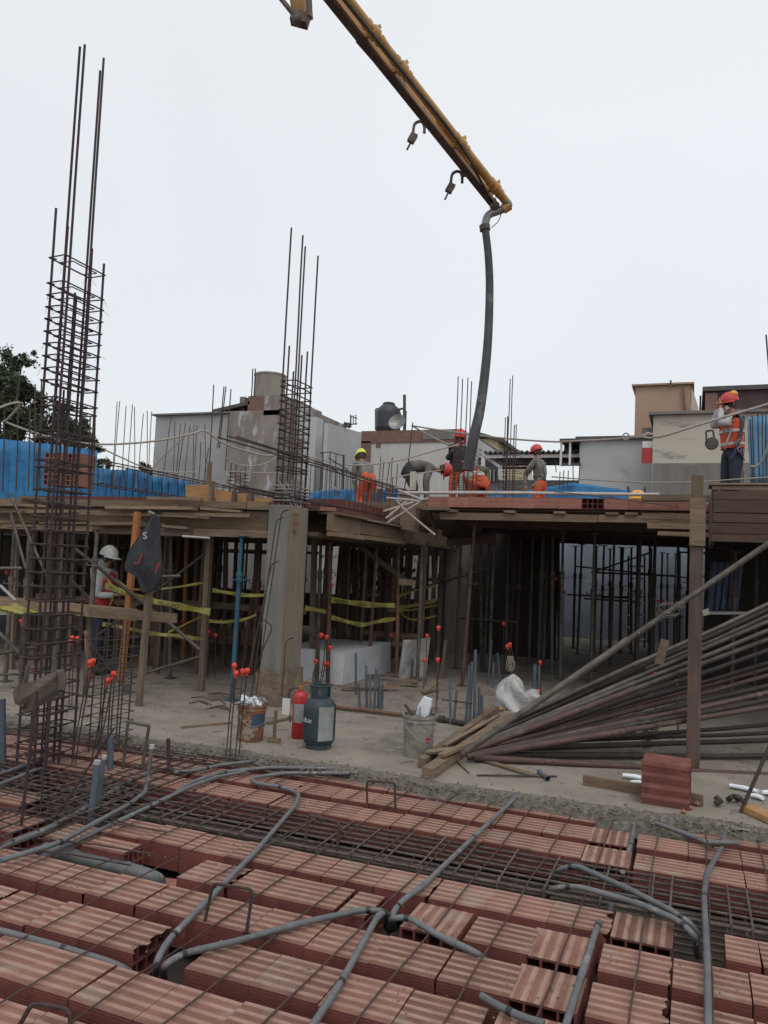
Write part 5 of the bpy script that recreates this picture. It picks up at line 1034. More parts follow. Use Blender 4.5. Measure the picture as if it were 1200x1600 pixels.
b = MB(); c = PD(797, 1040, depth(PZ(800, 1108, 0)))
for k in range(9): b.tube(spline([c+Vector((rnd.uniform(-.05, .05), 0, -.07)), c+Vector((rnd.uniform(-.06, .06), rnd.uniform(-.03, .03), .03)), c+Vector((rnd.uniform(-.05, .05), 0, .12)), c+Vector((rnd.uniform(-.06, .06), 0, -.04))], 4), .0022, 4)
one(b, 'tie_wire_tangle', 'rope', 'pale curls of tie wire above the wrapped plastic sheet', 'wire')
# ------------------------------------------------------------------ left bay timbers
def postpx(bx_, by_, tx, ty, wd, mat, lab, name='timber_post', dd=0):
    p, q = updown(bx_, by_, 0, tx, ty); q = q+Vector((0, dd, 0)); b = MB(); b.beam(p, q, wd, wd*.9, (0, 1, 0)); return one(b, name, mat, lab, 'post')
t = thing('timber_post', 'orange timber post standing in a mortar foot under the jacket', 'post', PZ(185, 1085, 0)); p, q = updown(187, 1084, 0, 215, 800)
b = MB(); b.beam(p, q, .07, .06, (0, 1, 0)); b.build('shaft', 'timber_orange', t); b = MB(); b.box(p.x-.09, p.x+.09, p.y-.08, p.y+.08, 0, .13, None, .012); b.build('mortar_foot', 'cement', t)
postpx(217, 1103, 240, 842, .065, 'board_z', 'pale weathered timber post in front of the jacket')
postpx(314, 1080, 330, 800, .075, 'board_z', 'leaning brown timber post left of the blue shore')
postpx(140, 1065, 136, 985, .06, 'timber_orange', 'short orange timber post behind the plank by the white helmeted worker')
postpx(182, 985, 193, 868, .06, 'timber_orange', 'far orange timber post beside the hanging jacket')
postpx(690, 1060, 697, 1000, .05, 'board_z', 'short post stub at the foot of the far grey column')
D = 9.55
plank(PD(-10, 940, D), PD(214, 961, D), .05, .14, 'board', 'long weathered plank nailed level across the left bay', 'timber_rail')
plank(PD(140, 955, D-.2), PD(276, 966, D-.35), .05, .11, 'board', 'shorter plank end with torn tip overlapping the long rail', 'timber_rail')
for k, (x0, y0, x1, y1, DD, w_, m, lab) in enumerate(((118, 858, 248, 962, 9.9, .022, 'steel_dark', 'dark diagonal brace crossing behind the jacket post'), (150, 995, 330, 858, 10.6, .018, 'steel_dark', 'thin dark brace rising to the right across the left bay'), (15, 770, 75, 905, 9.0, .015, 'steel_grey', 'grey brace slanting down at the far left'), (40, 888, 16, 800, 9.3, .015, 'steel_grey', 'thin grey rod at the far left under the deck'), (258, 968, 312, 1015, 10.2, .025, 'steel_grey', 'short brace between the shores right of the jacket'), (200, 1060, 312, 1026, 10.4, .02, 'steel_grey', 'low pipe laid between the posts under the tapes'), (-5, 1022, 60, 1010, 10.4, .02, 'steel_grey', 'grey pipe low at the left edge'), (-5, 888, 34, 888, 9.9, .02, 'steel_grey', 'short level pipe clamped at the far left'), (-10, 1054, 40, 1053, 10.0, .016, 'steel_grey', 'thin level pipe just above the floor at far left'), (250, 901, 282, 900, 10.0, .02, 'steel_grey', 'short level clamp arm beside the jacket'), (110, 905, 170, 965, 10.5, .02, 'steel_dark', 'dark brace behind the tall column cage'), (285, 838, 328, 841, 9.0, .014, 'steel_pale', 'pale short tube just below the deck edge'), (127, 985, 190, 1072, 9.4, .009, 'rebar', 'thin dark bar slanting to the mortar foot'), (0, 915, 24, 938, 9.2, .02, 'steel_pale', 'pale tube end poking in at the left edge'), (-5, 985, 30, 1020, 10, .025, 'steel_grey', 'grey brace at left edge below the plank'))):
    b = MB(); b.tube([PD(x0, y0, DD), PD(x1, y1, DD)], w_, 8); one(b, 'brace', m, lab, 'brace', None, True)
# jacket
Dj = 9.15; J = PD(228, 805, Dj); t = thing('jacket', 'dark grey work jacket with red piping hung by its hood from the deck edge', 'jacket', PD(225, 920, Dj))
out = [(238, 806, .03), (244, 815, .05), (247, 835, .07), (249, 855, .09), (251, 880, .10), (248, 895, .09), (240, 912, .06)]
b = MB(); rows_ = [(806, 236, 247), (815, 233, 249), (828, 227, 250), (842, 218, 251), (856, 208, 252), (868, 201, 253), (880, 195, 254), (888, 197, 255), (896, 212, 254), (905, 216, 252), (914, 219, 249), (922, 222, 244)]
n = 18; vs = []
for i, (y, xl, xr) in enumerate(rows_):
    for k in range(n):
        a = 2*math.pi*k/n; u = .5+.5*math.cos(a); x = xl+(xr-xl)*u; yy = y-(1-u)*4*(1 if i < 6 else -1)
        fold = .02*math.sin(a*4+i*.4)+.012*math.sin(a*7+i)
        th = (.03+.012*i if i < 7 else .10-.012*(i-7))
        vs.append(PD(x, yy, Dj)-fh*(math.sin(a)*th+fold))
b.add(vs, [(i*n+k, i*n+(k+1) % n, (i+1)*n+(k+1) % n, (i+1)*n+k) for i in range(len(rows_)-1) for k in range(n)]+[tuple(range(n)), tuple((len(rows_)-1)*n+k for k in range(n))]); b.build('cloth', 'jacket', t, True)
for pts in (((222, 866), (217, 880), (210, 880)), ((248, 880), (243, 895)), ((250, 878), (246, 886))):
    b = MB(); b.tube([PD(x, y, Dj-.125) for x, y in pts], .008, 5); b.build('red_piping', 'red_paint', t)
b = MB(); b.tube([PD(232, 800, Dj), PD(241, 804, Dj)], .022, 8); b.build('hood_loop', 'cloth_grey', t, True)
text('S', .11, 'ink_white', t, PD(223, 842, Dj-.13), rt, up+rt*.4)
# brown sack tied on the tall cage
c = PD(66, 1112, 6.15); t = thing('sack', 'brown cloth sack bag tied across the foot of the tall column cage', 'sack', c)
b = MB(); K, R_ = 14, 9; vs = []
for i in range(K+1):
    u = i/K; xt, yt = 28+62*u, 1074-26*u; xb, yb = 36+56*u, 1116-27*u
    for j in range(R_+1):
        v = j/R_; x = xt+(xb-xt)*v+rnd.uniform(-.5, .5); y = yt+(yb-yt)*v+rnd.uniform(-.5, .5)
        vs.append(PD(x, y, 5.98)-fh*(.05*math.sin(math.pi*u)*(1-.3*v)+.035*math.sin(math.pi*min(1, v*1.1))+.012*math.sin(u*9+v*4)+.008*math.sin(v*14+u*5)))
nb = len(vs); vs += [v_+fh*.07 for v_ in vs]; W_ = R_+1
fs = [(i*W_+j, i*W_+j+1, (i+1)*W_+j+1, (i+1)*W_+j) for i in range(K) for j in range(R_)]
fs += [tuple(nb+q for q in reversed(f)) for f in fs]
edge = [i*W_ for i in range(K+1)]+[K*W_+j for j in range(1, W_)]+[i*W_+R_ for i in range(K-1, -1, -1)]+[j for j in range(R_-1, 0, -1)]
fs += [(edge[k], edge[(k+1) % len(edge)], nb+edge[(k+1) % len(edge)], nb+edge[k]) for k in range(len(edge))]
b.add(vs, fs); b.build('cloth', 'sack', t, True)
b = MB(); b.tube([PD(x, y, 5.93) for x, y in ((88, 1049), (95, 1050), (98, 1060), (97, 1076), (90, 1080))], [.012, .03, .034, .03, .012], 8); b.build('rolled_edge', 'sack', t, True)
b = MB(); b.tube([PD(x, y, 5.95) for x, y in ((29, 1070), (25, 1082), (28, 1096), (37, 1104))], [.01, .024, .026, .01], 8); b.build('rolled_edge', 'sack', t, True)
for pts in (((84, 1052), (85, 1010)), ((38, 1072), (45, 1038))):
    b = MB(); b.tube([PD(x, y, 6.0) for x, y in pts], [.028, .015], 6, flat=.4); b.build('strap', 'sack', t, True)
# yellow tapes
def tape(lab, pts, D, D2=None, w_=.075, words='PELIGRO OBRA', wgap=None, name='warning_tape', st=0):
    D2 = D2 or D; n = len(pts)-1; c = []
    for i, (x, y) in enumerate(pts): c.append(PD(x, y, D+(D2-D)*i/n))
    c = spline(c, 5); vs = []; tw = 0
    for i, p in enumerate(c):
        k = 1-.35*abs(math.sin(i*.37+st)); vs += [p+Vector((0, .01*math.sin(i), -w_/2*k)), p+Vector((0, .02*math.sin(i*.6), w_/2*k))]
    b = MB(); b.add(vs, [(2*i, 2*i+2, 2*i+3, 2*i+1) for i in range(len(c)-1)]); t = one(b, name, 'tape_yellow', lab, 'tape')
    if words:
        L_ = sum((c[i+1]-c[i]).length for i in range(len(c)-1)); s = .1; idx = 0; ws = words.split('|'); 
        while s < L_-.3:
            acc = 0
            for i in range(len(c)-1):
                l = (c[i+1]-c[i]).length
                if acc+l > s: break
                acc += l
            d = (c[min(i+3, len(c)-1)]-c[i]).normalized(); p = c[i]-Vector((0, .03, w_*.30))-fh*.02
            text(ws[idx % len(ws)], w_*.8, 'ink', t, p, d, (0, 0, 1)); idx += 1; s += w_*.8*.62*len(ws[(idx-1) % len(ws)])+.12
    return t
tape('yellow warning tape sagging from the jacket post to the leaning post', [(165, 915), (200, 928), (235, 938), (270, 945), (300, 951), (328, 956)], 10.6, 10.2, .10, 'PELIGRO|OBRA|PELIGRO')
tape('lower yellow warning tape from the white helmeted worker to the leaning post', [(160, 975), (200, 982), (240, 990), (280, 994), (318, 999)], 10.8, 10.3, .06, 'PELIGRO')
tape('twisted yellow tape rising to the leaning post', [(180, 905), (205, 920), (250, 920), (290, 915), (322, 910)], 11.2, 10.4, .035, None)
tape('yellow tape looping down behind the posts right of the jacket', [(262, 988), (290, 975), (318, 962)], 10.6, 10.4, .03, None)
tape('thin yellow tape stretched behind the blue shore, upper', [(332, 922), (355, 926), (385, 930), (412, 930)], 10.6, 10.0, .06, None)
tape('thin yellow tape stretched behind the blue shore, lower', [(325, 970), (350, 972), (380, 968), (400, 960)], 10.6, 10.0, .05, None)
tape('upper yellow warning tape between the orange rusty shore and the tan shore', [(518, 937), (545, 941), (580, 945), (617, 946)], 11.5, 12.4, .10, 'PELIGRO|OBRA')
tape('lower yellow warning tape between the orange rusty shore and the tan shore', [(518, 965), (545, 972), (568, 976), (595, 970), (618, 967)], 11.5, 12.4, .075, 'PELIGRO|OBRA')
tape('yellow tape between the concrete column and the orange rusty shore', [(477, 950), (495, 953), (510, 956)], 10.2, 11.3, .07, None)
for k, (pts, w_) in enumerate(((((622, 932), (650, 922), (680, 915)), .04), (((622, 950), (650, 945), (682, 938)), .08), (((622, 954), (650, 952), (684, 945)), .04), (((622, 950), (635, 965), (655, 968), (682, 962)), .05))):
    tape('yellow tape strand in front of the far grey column, '+('top', 'widest', 'third', 'lowest looping')[k], list(pts), 12.8, 14.2, w_, None)
blob('tape_heap', PD(23, 944, 9.6)+Vector((0, 0, -.1)), .26, .12, .17, 'tape_yellow', 'crumpled heap of yellow tape on the timber rail at far left', 'tape', 4, .35, .6)
tape('yellow tape hanging down beside the white helmeted worker', [(168, 905), (178, 925), (172, 945), (162, 965)], 10.8, 10.8, .04, None)
# ladder and mats in the far right bay
t = thing('ladder', 'aluminium ladder standing against the pale wall under the right deck', 'ladder', PD(990, 1010, 19))
for x in (982, 1007):
    b = MB(); b.tube([PD(x, 1012, 19), PD(x, 868, 19)], .022, 6); b.build('rail', 'steel_dark', t)
for k in range(7):
    b = MB(); y = 885+19*k; b.tube([PD(982, y, 18.97), PD(1007, y, 18.97)], .02, 6); b.build('rung', 'white_paint', t)
t = thing('rolled_mats', 'dark blue rolled mats leaning in a row behind the timber post', 'mats', PD(1125, 955, 12))
for k in range(5):
    b = MB(); x = 1108+k*10; b.tube([PD(x, 955-k, 12+.05*k), PD(x+8, 880, 12.2)], .065, 12, flat=.8); b.build('mat_roll', 'blue_plastic', t, True)
b = MB(); b.beam(PD(1100, 957, 11.9), PD(1158, 957, 11.9), .3, .04); one(b, 'pale_board', 'plaster_pale', 'pale board under the rolled blue mats', 'board')
b = MB(); b.beam(PD(1098, 958, 11.6), PD(1108, 955, 11.6), .01, .09); one(b, 'white_card', 'white_paint', 'small white card below the rolled mats', 'card')
for k, (x0, y0, x1, y1) in enumerate(((1095, 700+200, 1150, 905), (900, 885, 1095, 905), (940, 934, 985, 932))):
    b = MB(); b.tube([PD(x0, y0, 16), PD(x1, y1, 16)], .015, 6); one(b, 'brace', 'steel_dark', ['dark brace tied over the rolled mats', 'long thin dark brace across the pale far wall', 'pale brace left of the ladder'][k], 'brace')
plank(PD(698, 848, 13.2), PD(775, 843, 13.2), .05, .12, 'board_dark', 'pale edged dark board under the right deck soffit')

# ------------------------------------------------------------------ ropes
rp = [([(1230, 618), (1198, 632), (1120, 655), (1040, 680), (1020, 683)], 9.5, 10.5, .018, 'thick pale lifeline rope rising to the right edge'), ([(1008, 682), (978, 684), (960, 686), (900, 689), (860, 690), (780, 684), (700, 674), (643, 665)], 10.6, 13, .014, 'long pale lifeline rope spanning behind the standing worker'), ([(645, 666), (670, 680), (703, 696)], 13, 13.2, .014, 'short rope running from the rope corner to the cage'),
      ([(-15, 642), (20, 630), (32, 632), (12, 655), (10, 660), (60, 678), (100, 688), (150, 694), (200, 693), (250, 688), (300, 678), (320, 673), (345, 690), (375, 702), (420, 712), (445, 705)], 9, 11, .014, 'pale lifeline rope looping across the left side of the picture'), ([(150, 696), (190, 715), (230, 732), (270, 738), (305, 738)], 10.5, 12, .010, 'thin pale line dropping behind the left starter bars'), ([(350, 715), (370, 725), (395, 728), (420, 722), (445, 705)], 11, 11.5, .008, 'thin line sagging in front of the patched building'),
      ([(360, 737), (450, 740)], 12, 12, .008, 'thin level line left of the column cage hoops'), ([(478, 712), (520, 722), (560, 727), (620, 720), (680, 704), (716, 695)], 12.5, 13.2, .012, 'pale line passing behind the two bending workers'), ([(545, 750), (600, 748), (650, 740), (690, 735)], 12.5, 13, .009, 'thin low line beside the bending worker in grey'),
      ([(862, 745), (930, 750), (1010, 754), (1090, 753), (1150, 749), (1230, 744)], 12, 10, .010, 'thin level line above the blue sheeting at right'), ([(1173, 729), (1185, 727), (1195, 710), (1202, 690)], 9.6, 9.4, .014, 'pale rope end curling at the right edge'), ([(230, 740), (262, 707), (300, 672)], 12.4, 12, .008, 'dark thin line rising to the rope peak', )]
for pts, Da, Db, r, lab in rp:
    n = len(pts)-1; wires([PD(x, y, Da+(Db-Da)*i/n) for i, (x, y) in enumerate(pts)], r, 'lifeline_rope', 'rope', lab, 'rope', sp=True)
c = PD(978, 682, 10.7); b = MB(); b.tube([c+Vector((.045*math.cos(k*.6), 0, .045*math.sin(k*.6))) for k in range(12)], .010, 6); one(b, 'rope_ring', 'steel_pale', 'steel ring hanging on the long lifeline rope', 'ring')
b = MB(); b.tube(fillet([PD(1005, 680, 10.5), PD(1012, 676, 10.5), PD(1024, 680, 10.5), PD(1020, 685, 10.5), PD(1006, 683, 10.5)], .02), .012, 6); one(b, 'carabiner', 'pvc_white', 'carabiner joining the two lifeline ropes', 'hook')
# ------------------------------------------------------------------ concrete pump boom
t = thing('pump_boom', 'yellow boom arm of a concrete pump with its delivery pipe reaching down from the sky', 'boom', PD(794, 320, 12))
p, q = PD(490, -45, 9.0), PD(771, 316, 12.0); d = (q-p).normalized(); L_ = (q-p).length
b = MB(); side = d.cross(Vector((0, 0, 1))).normalized(); upn = side.cross(d)
vs = []
for u, w_, h in ((0, .11, .13), (.55, .10, .11), (.9, .09, .09), (1, .07, .07)):
    c = p+d*L_*u
    for s1, s2 in ((-1, -1), (1, -1), (1, 1), (-1, 1)): vs.append(c+side*s1*w_/2+upn*s2*h/2)
b.add(vs, [(i*4+j, i*4+(j+1) % 4, (i+1)*4+(j+1) % 4, (i+1)*4+j) for i in range(3) for j in range(4)]+[(0, 3, 2, 1), (12, 13, 14, 15)]); b.build('arm', 'boom_yellow', t)
b = MB(); b.beam(p-upn*.085-side*.02, q-upn*.045, .12, .025, upn); b.beam(p-side*.07-upn*.02, q-side*.05, .02, .12, upn); b.build('underside_plate', 'boom_dark', t)
b = MB(); b.beam(p+d*L_*.60+side*.07+upn*.10, q-d*.1+side*.03+upn*.06, .03, .09, upn); b.build('side_plate', 'boom_yellow', t)
P0, P1 = PD(509, -45, 8.9), PD(789, 313, 11.9); dp = (P1-P0).normalized(); LP = (P1-P0).length
b = MB(); b.tube([P0, P0+dp*LP*.5, P1], .064, 18); b.build('delivery_pipe', 'boom_yellow', t, True)
for u in (.22, .36, .70, .93):
    c = P0+dp*LP*u; b = MB(); b.tube([c-dp*.05, c+dp*.05], .088, 14); b.tube([c-dp*.16, c-dp*.11], .076, 14); b.tube([c+dp*.11, c+dp*.15], .076, 14); b.beam(c+upn*.06, c+upn*.17+dp*.05, .04, .05); b.beam(c, c-(c-(p+d*((c-p).dot(d)))), .05, .06); b.build('pipe_clamp', 'boom_yellow', t, True)
b = MB(); b.beam(PD(598, 62, 9.9), PD(619, 92, 10.2), .03, .09); b.build('bracket', 'boom_dark', t)
b = MB(); b.beam(PD(560, 60, 9.9), PD(595, 100, 10.1), .06, .1); b.build('hose_bracket', 'boom_dark', t)
b = MB(); b.tube(spline([P0-upn*.12+side*.05, P0+dp*LP*.4-upn*.10+side*.06, P0+dp*LP*.7-upn*.09+side*.05, q-upn*.06]), .02, 8); b.build('hydraulic_line', 'rubber', t, True)
b = MB(); b.tube(fillet([P1, PD(797, 322, 11.95), PD(778, 330, 12), PD(762, 335, 12), PD(758, 350, 12), PD(758, 357, 12)], .16, 6), .062, 16); b.build('end_elbow', 'steel_pale', t, True)
b = MB(); b.tube([PD(797, 318, 11.95)-upn*.03, PD(786, 327, 11.97)], .078, 14); b.build('elbow_clamp', 'boom_yellow', t, True)
b = MB(); b.beam(PD(770, 312, 12), PD(775, 332, 12), .10, .10); b.ball(PD(773, 322, 11.95), .08); b.build('end_bracket', 'boom_dark', t)
b = MB(); b.tube(spline([PD(783, 333, 12), PD(779, 345, 12), PD(768, 356, 12)]), .008, 6); b.build('safety_wire', 'steel_pale', t)
for (x, y, D_) in ((663, 190, 11.0), (722, 268, 11.5)):
    b = MB(); s = lambda dx, dy: PD(x+dx, y+dy, D_)
    b.tube(spline([s(0, 18), s(0, 8), s(-3, 1), s(-9, 0), s(-15, 4), s(-17, 12), s(-18, 22)]), .022, 8); b.build('hanging_tube', 'steel_grey', t, True)
    b = MB(); b.beam(s(-22, 32), s(-15, 20), .08, .1); b.tube([s(-20, 30), s(-27, 44)], .016, 6); b.tube([s(-16, 28), s(-11, 20)], .012, 6); b.build('hanger', 'boom_dark', t); b = MB(); b.beam(s(0, 5), s(9, 4), .05, .06); b.build('hanger_arm', 'boom_dark', t)
t = thing('pump_hose', 'black rubber end hose hanging from the pump boom to the right deck', 'hose', PD(738, 700, 11.7))
hp = [(758, 355, 12, .058), (763, 400, 12, .060), (765, 450, 12, .062), (763, 520, 11.9, .066), (758, 580, 11.8, .070), (750, 640, 11.7, .074), (741, 680, 11.6, .078), (735, 712, 11.6, .08), (730, 735, 11.6, .08)]
pts = spline([PD(x, y, D_) for x, y, D_, r in hp], 6); rs = [hp[min(i//6, 8)][3]+(hp[min(i//6+1, 8)][3]-hp[min(i//6, 8)][3])*((i % 6)/6) for i in range(len(pts))]
b = MB(); b.tube(pts, rs, 18); b.build('hose_body', 'rubber', t, True)
b = MB(); b.tube([PD(757, 352, 12), PD(758, 360, 12)], .085, 14); b.build('hose_clamp', 'boom_dark', t, True)
t = thing('pump_boom', 'end of the next boom section with a grey cylinder, cut off by the top edge', 'boom', PD(470, 35, 8.8))
b = MB(); b.beam(PD(458, -70, 8.6), PD(474, 32, 8.8), .18, .16); b.build('arm', 'boom_yellow', t)
b = MB(); b.beam(PD(456, 26, 8.75), PD(482, 33, 8.75), .14, .13); b.ball(PD(464, 31, 8.7), .06); b.build('knuckle', 'boom_dark', t)
b = MB(); b.tube([PD(405, -45, 8.7), PD(463, 28, 8.7)], .03, 10); b.build('cylinder', 'steel_grey', t, True)
b = MB(); b.beam(PD(480, -60, 8.5), PD(484, 26, 8.6), .03, .1); b.build('side_plate', 'boom_dark', t)

# ------------------------------------------------------------------ buildings beyond the site
ZB = -3.3
def bldg(name, lab, x0, x1, yl, b_, dp_, mat, yr=None, cat='building', z0=ZB, roof=None, rmat='cement', ov=.12):
    p = PB(x0, yl, b_); q = PB(x1, yr or yl, b_); zt_ = p.z; t = thing(name, lab, cat, (p.x, b_, z0))
    m = MB(); m.box(p.x, q.x, b_, b_+dp_, z0, zt_); m.build('wall', mat, t)
    if roof: m = MB(); m.box(p.x-ov, q.x+ov, b_-ov, b_+dp_+ov, zt_, zt_+roof); m.build('coping', rmat, t)
    return t, p, q, zt_
def addbox(t, name, mat, xa, ya, xb, yb, b_, th=.1, dp_=None):
    p, q = PB(xa, ya, b_), PB(xb, yb, b_); m = MB(); m.box(p.x, q.x, b_-th, b_ if dp_ is None else b_+dp_, min(p.z, q.z), max(p.z, q.z)); return m.build(name, mat, t)
t, p, q, z = bldg('grey_building', 'smooth grey windowless wall building behind the left starter bars', 244, 372, 650, 24, 6, 'plaster_grey', roof=.06)
m = MB(); a = PB(335, 643, 24); c = PB(392, 632, 24); m.beam(Vector((a.x, 25, a.z)), Vector((c.x, 25, c.z+.05)), 2.2, .12); m.build('roof_slab', 'roof_dark', t)
t, p, q, z = bldg('patched_building', 'building with brown and white patched plaster carrying the tan drum', 360, 440, 643, 23.6, 4, 'plaster_patch')
addbox(t, 'parapet', 'plaster_patch', 413, 618, 442, 648, 23.6, .0, 3); addbox(t, 'stair_box', 'redbrick_old', 388, 619, 414, 644, 23.9, 0, 2); addbox(t, 'chimney', 'cement', 375, 620, 381, 645, 24.2, 0, .3)
t_, p, q, z = bldg('patched_annex', 'narrow patched wall standing behind the column cage', 436, 482, 640, 23.9, 3, 'plaster_patch')
c = PB(420, 622, 24.6); t = thing('water_drum', 'tan cylindrical drum on top of the patched building', 'tank', Vector((c.x, 24.6, c.z)))
r_ = (PB(441, 600, 24.6).x-PB(398, 600, 24.6).x)/2; zt_ = PB(420, 586, 24.6).z; x_ = (PB(441, 600, 24.6).x+PB(398, 600, 24.6).x)/2
m = MB(); m.lathe([(r_, c.z-.2), (r_, zt_), (r_*.96, zt_), (r_*.96, zt_-.1), (0, zt_-.1)], 36, (x_, 24.6+r_*.2, 0)); m.build('drum', 'tank_tan', t, True)
m = MB(); m.lathe([(r_*1.02, zt_-.06), (r_*1.04, zt_), (r_*1.0, zt_+.03), (r_*.95, zt_)], 36, (x_, 24.6+r_*.2, 0)); m.build('rim', 'tank_tan', t, True)
bldg('slab_wall', 'pale narrow upright wall slab right of the column cage', 478, 495, 652, 22.9, .5, 'plaster_pale')
bldg('low_brown_wall', 'low brown wall between the two pale slabs', 493, 512, 677, 24.5, 2, 'cement')
t = thing('sloping_wall', 'pale wall slab with a sloping top edge left of the brick topped building', 'wall', PB(535, 760, 22))
m = MB(); a, c = PA(507, 662, PB(507, 662, 21).x), None
p0, p1 = PB(507, 661, 21.0), PB(513, 661, 21.0); p2 = PB(565, 676, 24.0)
m.add([(p0.x, 21, ZB), (p1.x, 21, ZB), (p2.x, 24, ZB), (p2.x-.2, 24.2, ZB), (p0.x, 21, p0.z), (p1.x, 21, p1.z), (p2.x, 24, p2.z), (p2.x-.2, 24.2, p2.z)], [(0, 1, 5, 4), (1, 2, 6, 5), (2, 3, 7, 6), (3, 0, 4, 7), (4, 5, 6, 7)]); m.build('wall', 'plaster_pale', t)
t, p, q, z = bldg('brick_topped_building', 'stained white building with a bare brick band on top behind the workers', 577, 724, 674, 25, 6, 'plaster_white')
addbox(t, 'brick_band', 'redbrick_old', 565, 674, 720, 690, 25, .04, 5.9); addbox(t, 'brick_pier', 'redbrick_old', 565, 690, 577, 760, 25, .04, 4); addbox(t, 'grey_infill', 'cement', 662, 673, 724, 686, 25, .06)
addbox(t, 'broken_patch', 'redbrick_old', 588, 690, 595, 699, 25, .02)
# black tank etc on that roof
zz_ = z; x0_, x1_ = PB(588, 660, 27).x, PB(625, 660, 27).x; xc, r_ = (x0_+x1_)/2, (x1_-x0_)/2; zt_ = PB(606, 640, 27).z; zb_ = PB(606, 673, 27).z
t = thing('water_tank', 'black ribbed roof water tank with a domed lid', 'tank', (xc, 27, zb_))
m = MB(); m.lathe([(0, zb_), (r_*.95, zb_), (r_, zb_+.1)]+[(r_*(1-.02*(k % 2)), zb_+.1+(zt_-zb_-.25)*k/10) for k in range(11)]+[(r_*.9, zt_), (r_*.6, zt_+.14), (r_*.45, zt_+.16)], 30, (xc, 27, 0)); m.build('tank_body', 'tank_black', t, True)
m = MB(); m.lathe([(r_*.5, zt_+.14), (r_*.5, zt_+.22), (r_*.4, zt_+.26), (0, zt_+.27)], 20, (xc, 27, 0)); m.build('lid', 'tank_black', t, True)
t = thing('pipe_mast', 'thin vent pipe mast right of the black water tank', 'mast', PB(632, 672, 27))
for (xa, ya, xb, yb, r_) in ((632, 674, 632, 617, .06), (633, 673, 634, 642, .04), (620, 640, 633, 638, .04), (587, 672, 587, 640, .035), (587, 639, 612, 637, .03)):
    m = MB(); m.tube([PB(xa, ya, 26.9), PB(xb, yb, 26.9)], r_, 6); m.build('pipe', 'steel_grey', t)
m = MB(); mc = PB(622, 662, 26.3); m.lathe([(.0, 0), (.2, .05), (.32, .14)], 16, mc, Matrix.Rotation(1.2, 4, 'X')); one(m, 'satellite_dish', 'steel_pale', 'pale satellite dish in front of the black water tank', 'dish', None, True)
t = thing('roof_antenna', 'small television antenna on the roofline left of the black tank', 'antenna', PB(548, 672, 26))
for (xa, ya, xb, yb, r_) in ((548, 668, 548, 648, .03), (547, 650, 558, 654, .02), (552, 649, 552, 664, .02), (556, 648, 556, 664, .02), (548, 663, 558, 662, .02), (538, 668, 541, 660, .09), (543, 668, 547, 661, .09)):
    m = MB(); m.tube([PB(xa, ya, 26), PB(xb, yb, 26)], r_, 6); m.build('rod', 'steel_grey', t)
t, p, q, z = bldg('yellow_house', 'pale yellow house with a pitched roof end behind the pump hose', 738, 779, 686, 34, 8, 'yellow_wall')
m = MB(); a0, a1, a2 = PB(738, 678, 34), PB(779, 693, 34), PB(748, 679, 34); m.add([(a0.x, 33.8, a0.z), (a1.x+.3, 33.8, a1.z), (a1.x+.3, 42, a1.z), (a0.x, 42, a0.z), (a0.x, 33.8, a0.z+.15), (a1.x+.3, 33.8, a1.z+.15), (a1.x+.3, 42, a1.z+.15), (a0.x, 42, a0.z+.15)], [(0, 1, 5, 4), (1, 2, 6, 5), (2, 3, 7, 6), (3, 0, 4, 7), (4, 5, 6, 7), (0, 3, 2, 1)]); m.build('roof', 'roof_dark', t)
bldg('blue_house', 'light blue house wall right behind the pump hose', 722, 748, 692, 28, 4, 'blue_wall', roof=.12, rmat='roof_dark')
t, p, q, z = bldg('house', 'low pale house under the carport roof behind the slender column cage', 748, 905, 750, 27, 8, 'plaster_pale')
t = thing('carport', 'carport with dark corrugated roof and white frame behind the standing worker', 'carport', PB(820, 750, 26))
m = MB(); n = 70; a, c = PB(756, 708, 24.8), PB(905, 704, 24.8); y1_ = 28.5; vs = []
for k in range(n+1):
    x = a.x+(c.x-a.x)*k/n; zz1 = a.z+.04*math.sin(k*1.6); 
    for y in (24.8, y1_):
        for dz in (0, .05): vs.append((x, y, zz1+dz+(.12 if y > 25 else 0)))
m.add(vs, [f for k in range(n) for f in ((4*k, 4*k+2, 4*k+6, 4*k+4), (4*k+1, 4*k+5, 4*k+7, 4*k+3), (4*k, 4*k+4, 4*k+5, 4*k+1))]); m.build('corrugated_roof', 'roof_dark', t, True)
addbox(t, 'fascia', 'white_paint', 757, 711, 905, 715, 25, .08); addbox(t, 'ceiling_beam', 'purple_dark', 765, 716, 905, 727, 28.4, .1); addbox(t, 'back_beam', 'steel_dark', 785, 730, 840, 733, 27.5, .1)
addbox(t, 'post', 'white_paint', 753, 714, 757, 765, 25, .08)
m = MB(); m.beam(PB(757, 713, 25.2), PB(782, 730, 25.2), .08, .1); m.build('brace', 'white_paint', t)
addbox(t, 'dark_gable', 'purple_dark', 748, 715, 778, 728, 26.8, .05); addbox(t, 'window', 'glass_dark', 752, 728, 778, 752, 26.8, .05)
for x in (760, 766, 772): addbox(t, 'window_bar', 'white_paint', x, 734, x+1, 752, 26.7, .04)
bldg('pale_gable', 'small far white gable seen below the carport', 808, 838, 742, 40, 2, 'white_paint')
t, p, q, z = bldg('pale_house', 'light grey blank wall house with thin dark eaves at right', 906, 1021, 688, 24.4, 7, 'plaster_pale', roof=.10, rmat='roof_dark')
t = thing('porch', 'small roof terrace frame with white posts at the left end of the pale house', 'porch', PB(890, 730, 24.3))
addbox(t, 'roof', 'roof_dark', 876, 687, 908, 690, 24.3, .2, 2); addbox(t, 'dark_panel', 'purple_dark', 882, 697, 908, 727, 25.5, .1); 
for x in (876, 890): addbox(t, 'post', 'white_paint', x, 690, x+2, 727, 24.3, .08)
addbox(t, 'rail', 'roof_dark', 876, 724, 908, 728, 24.3, .05)
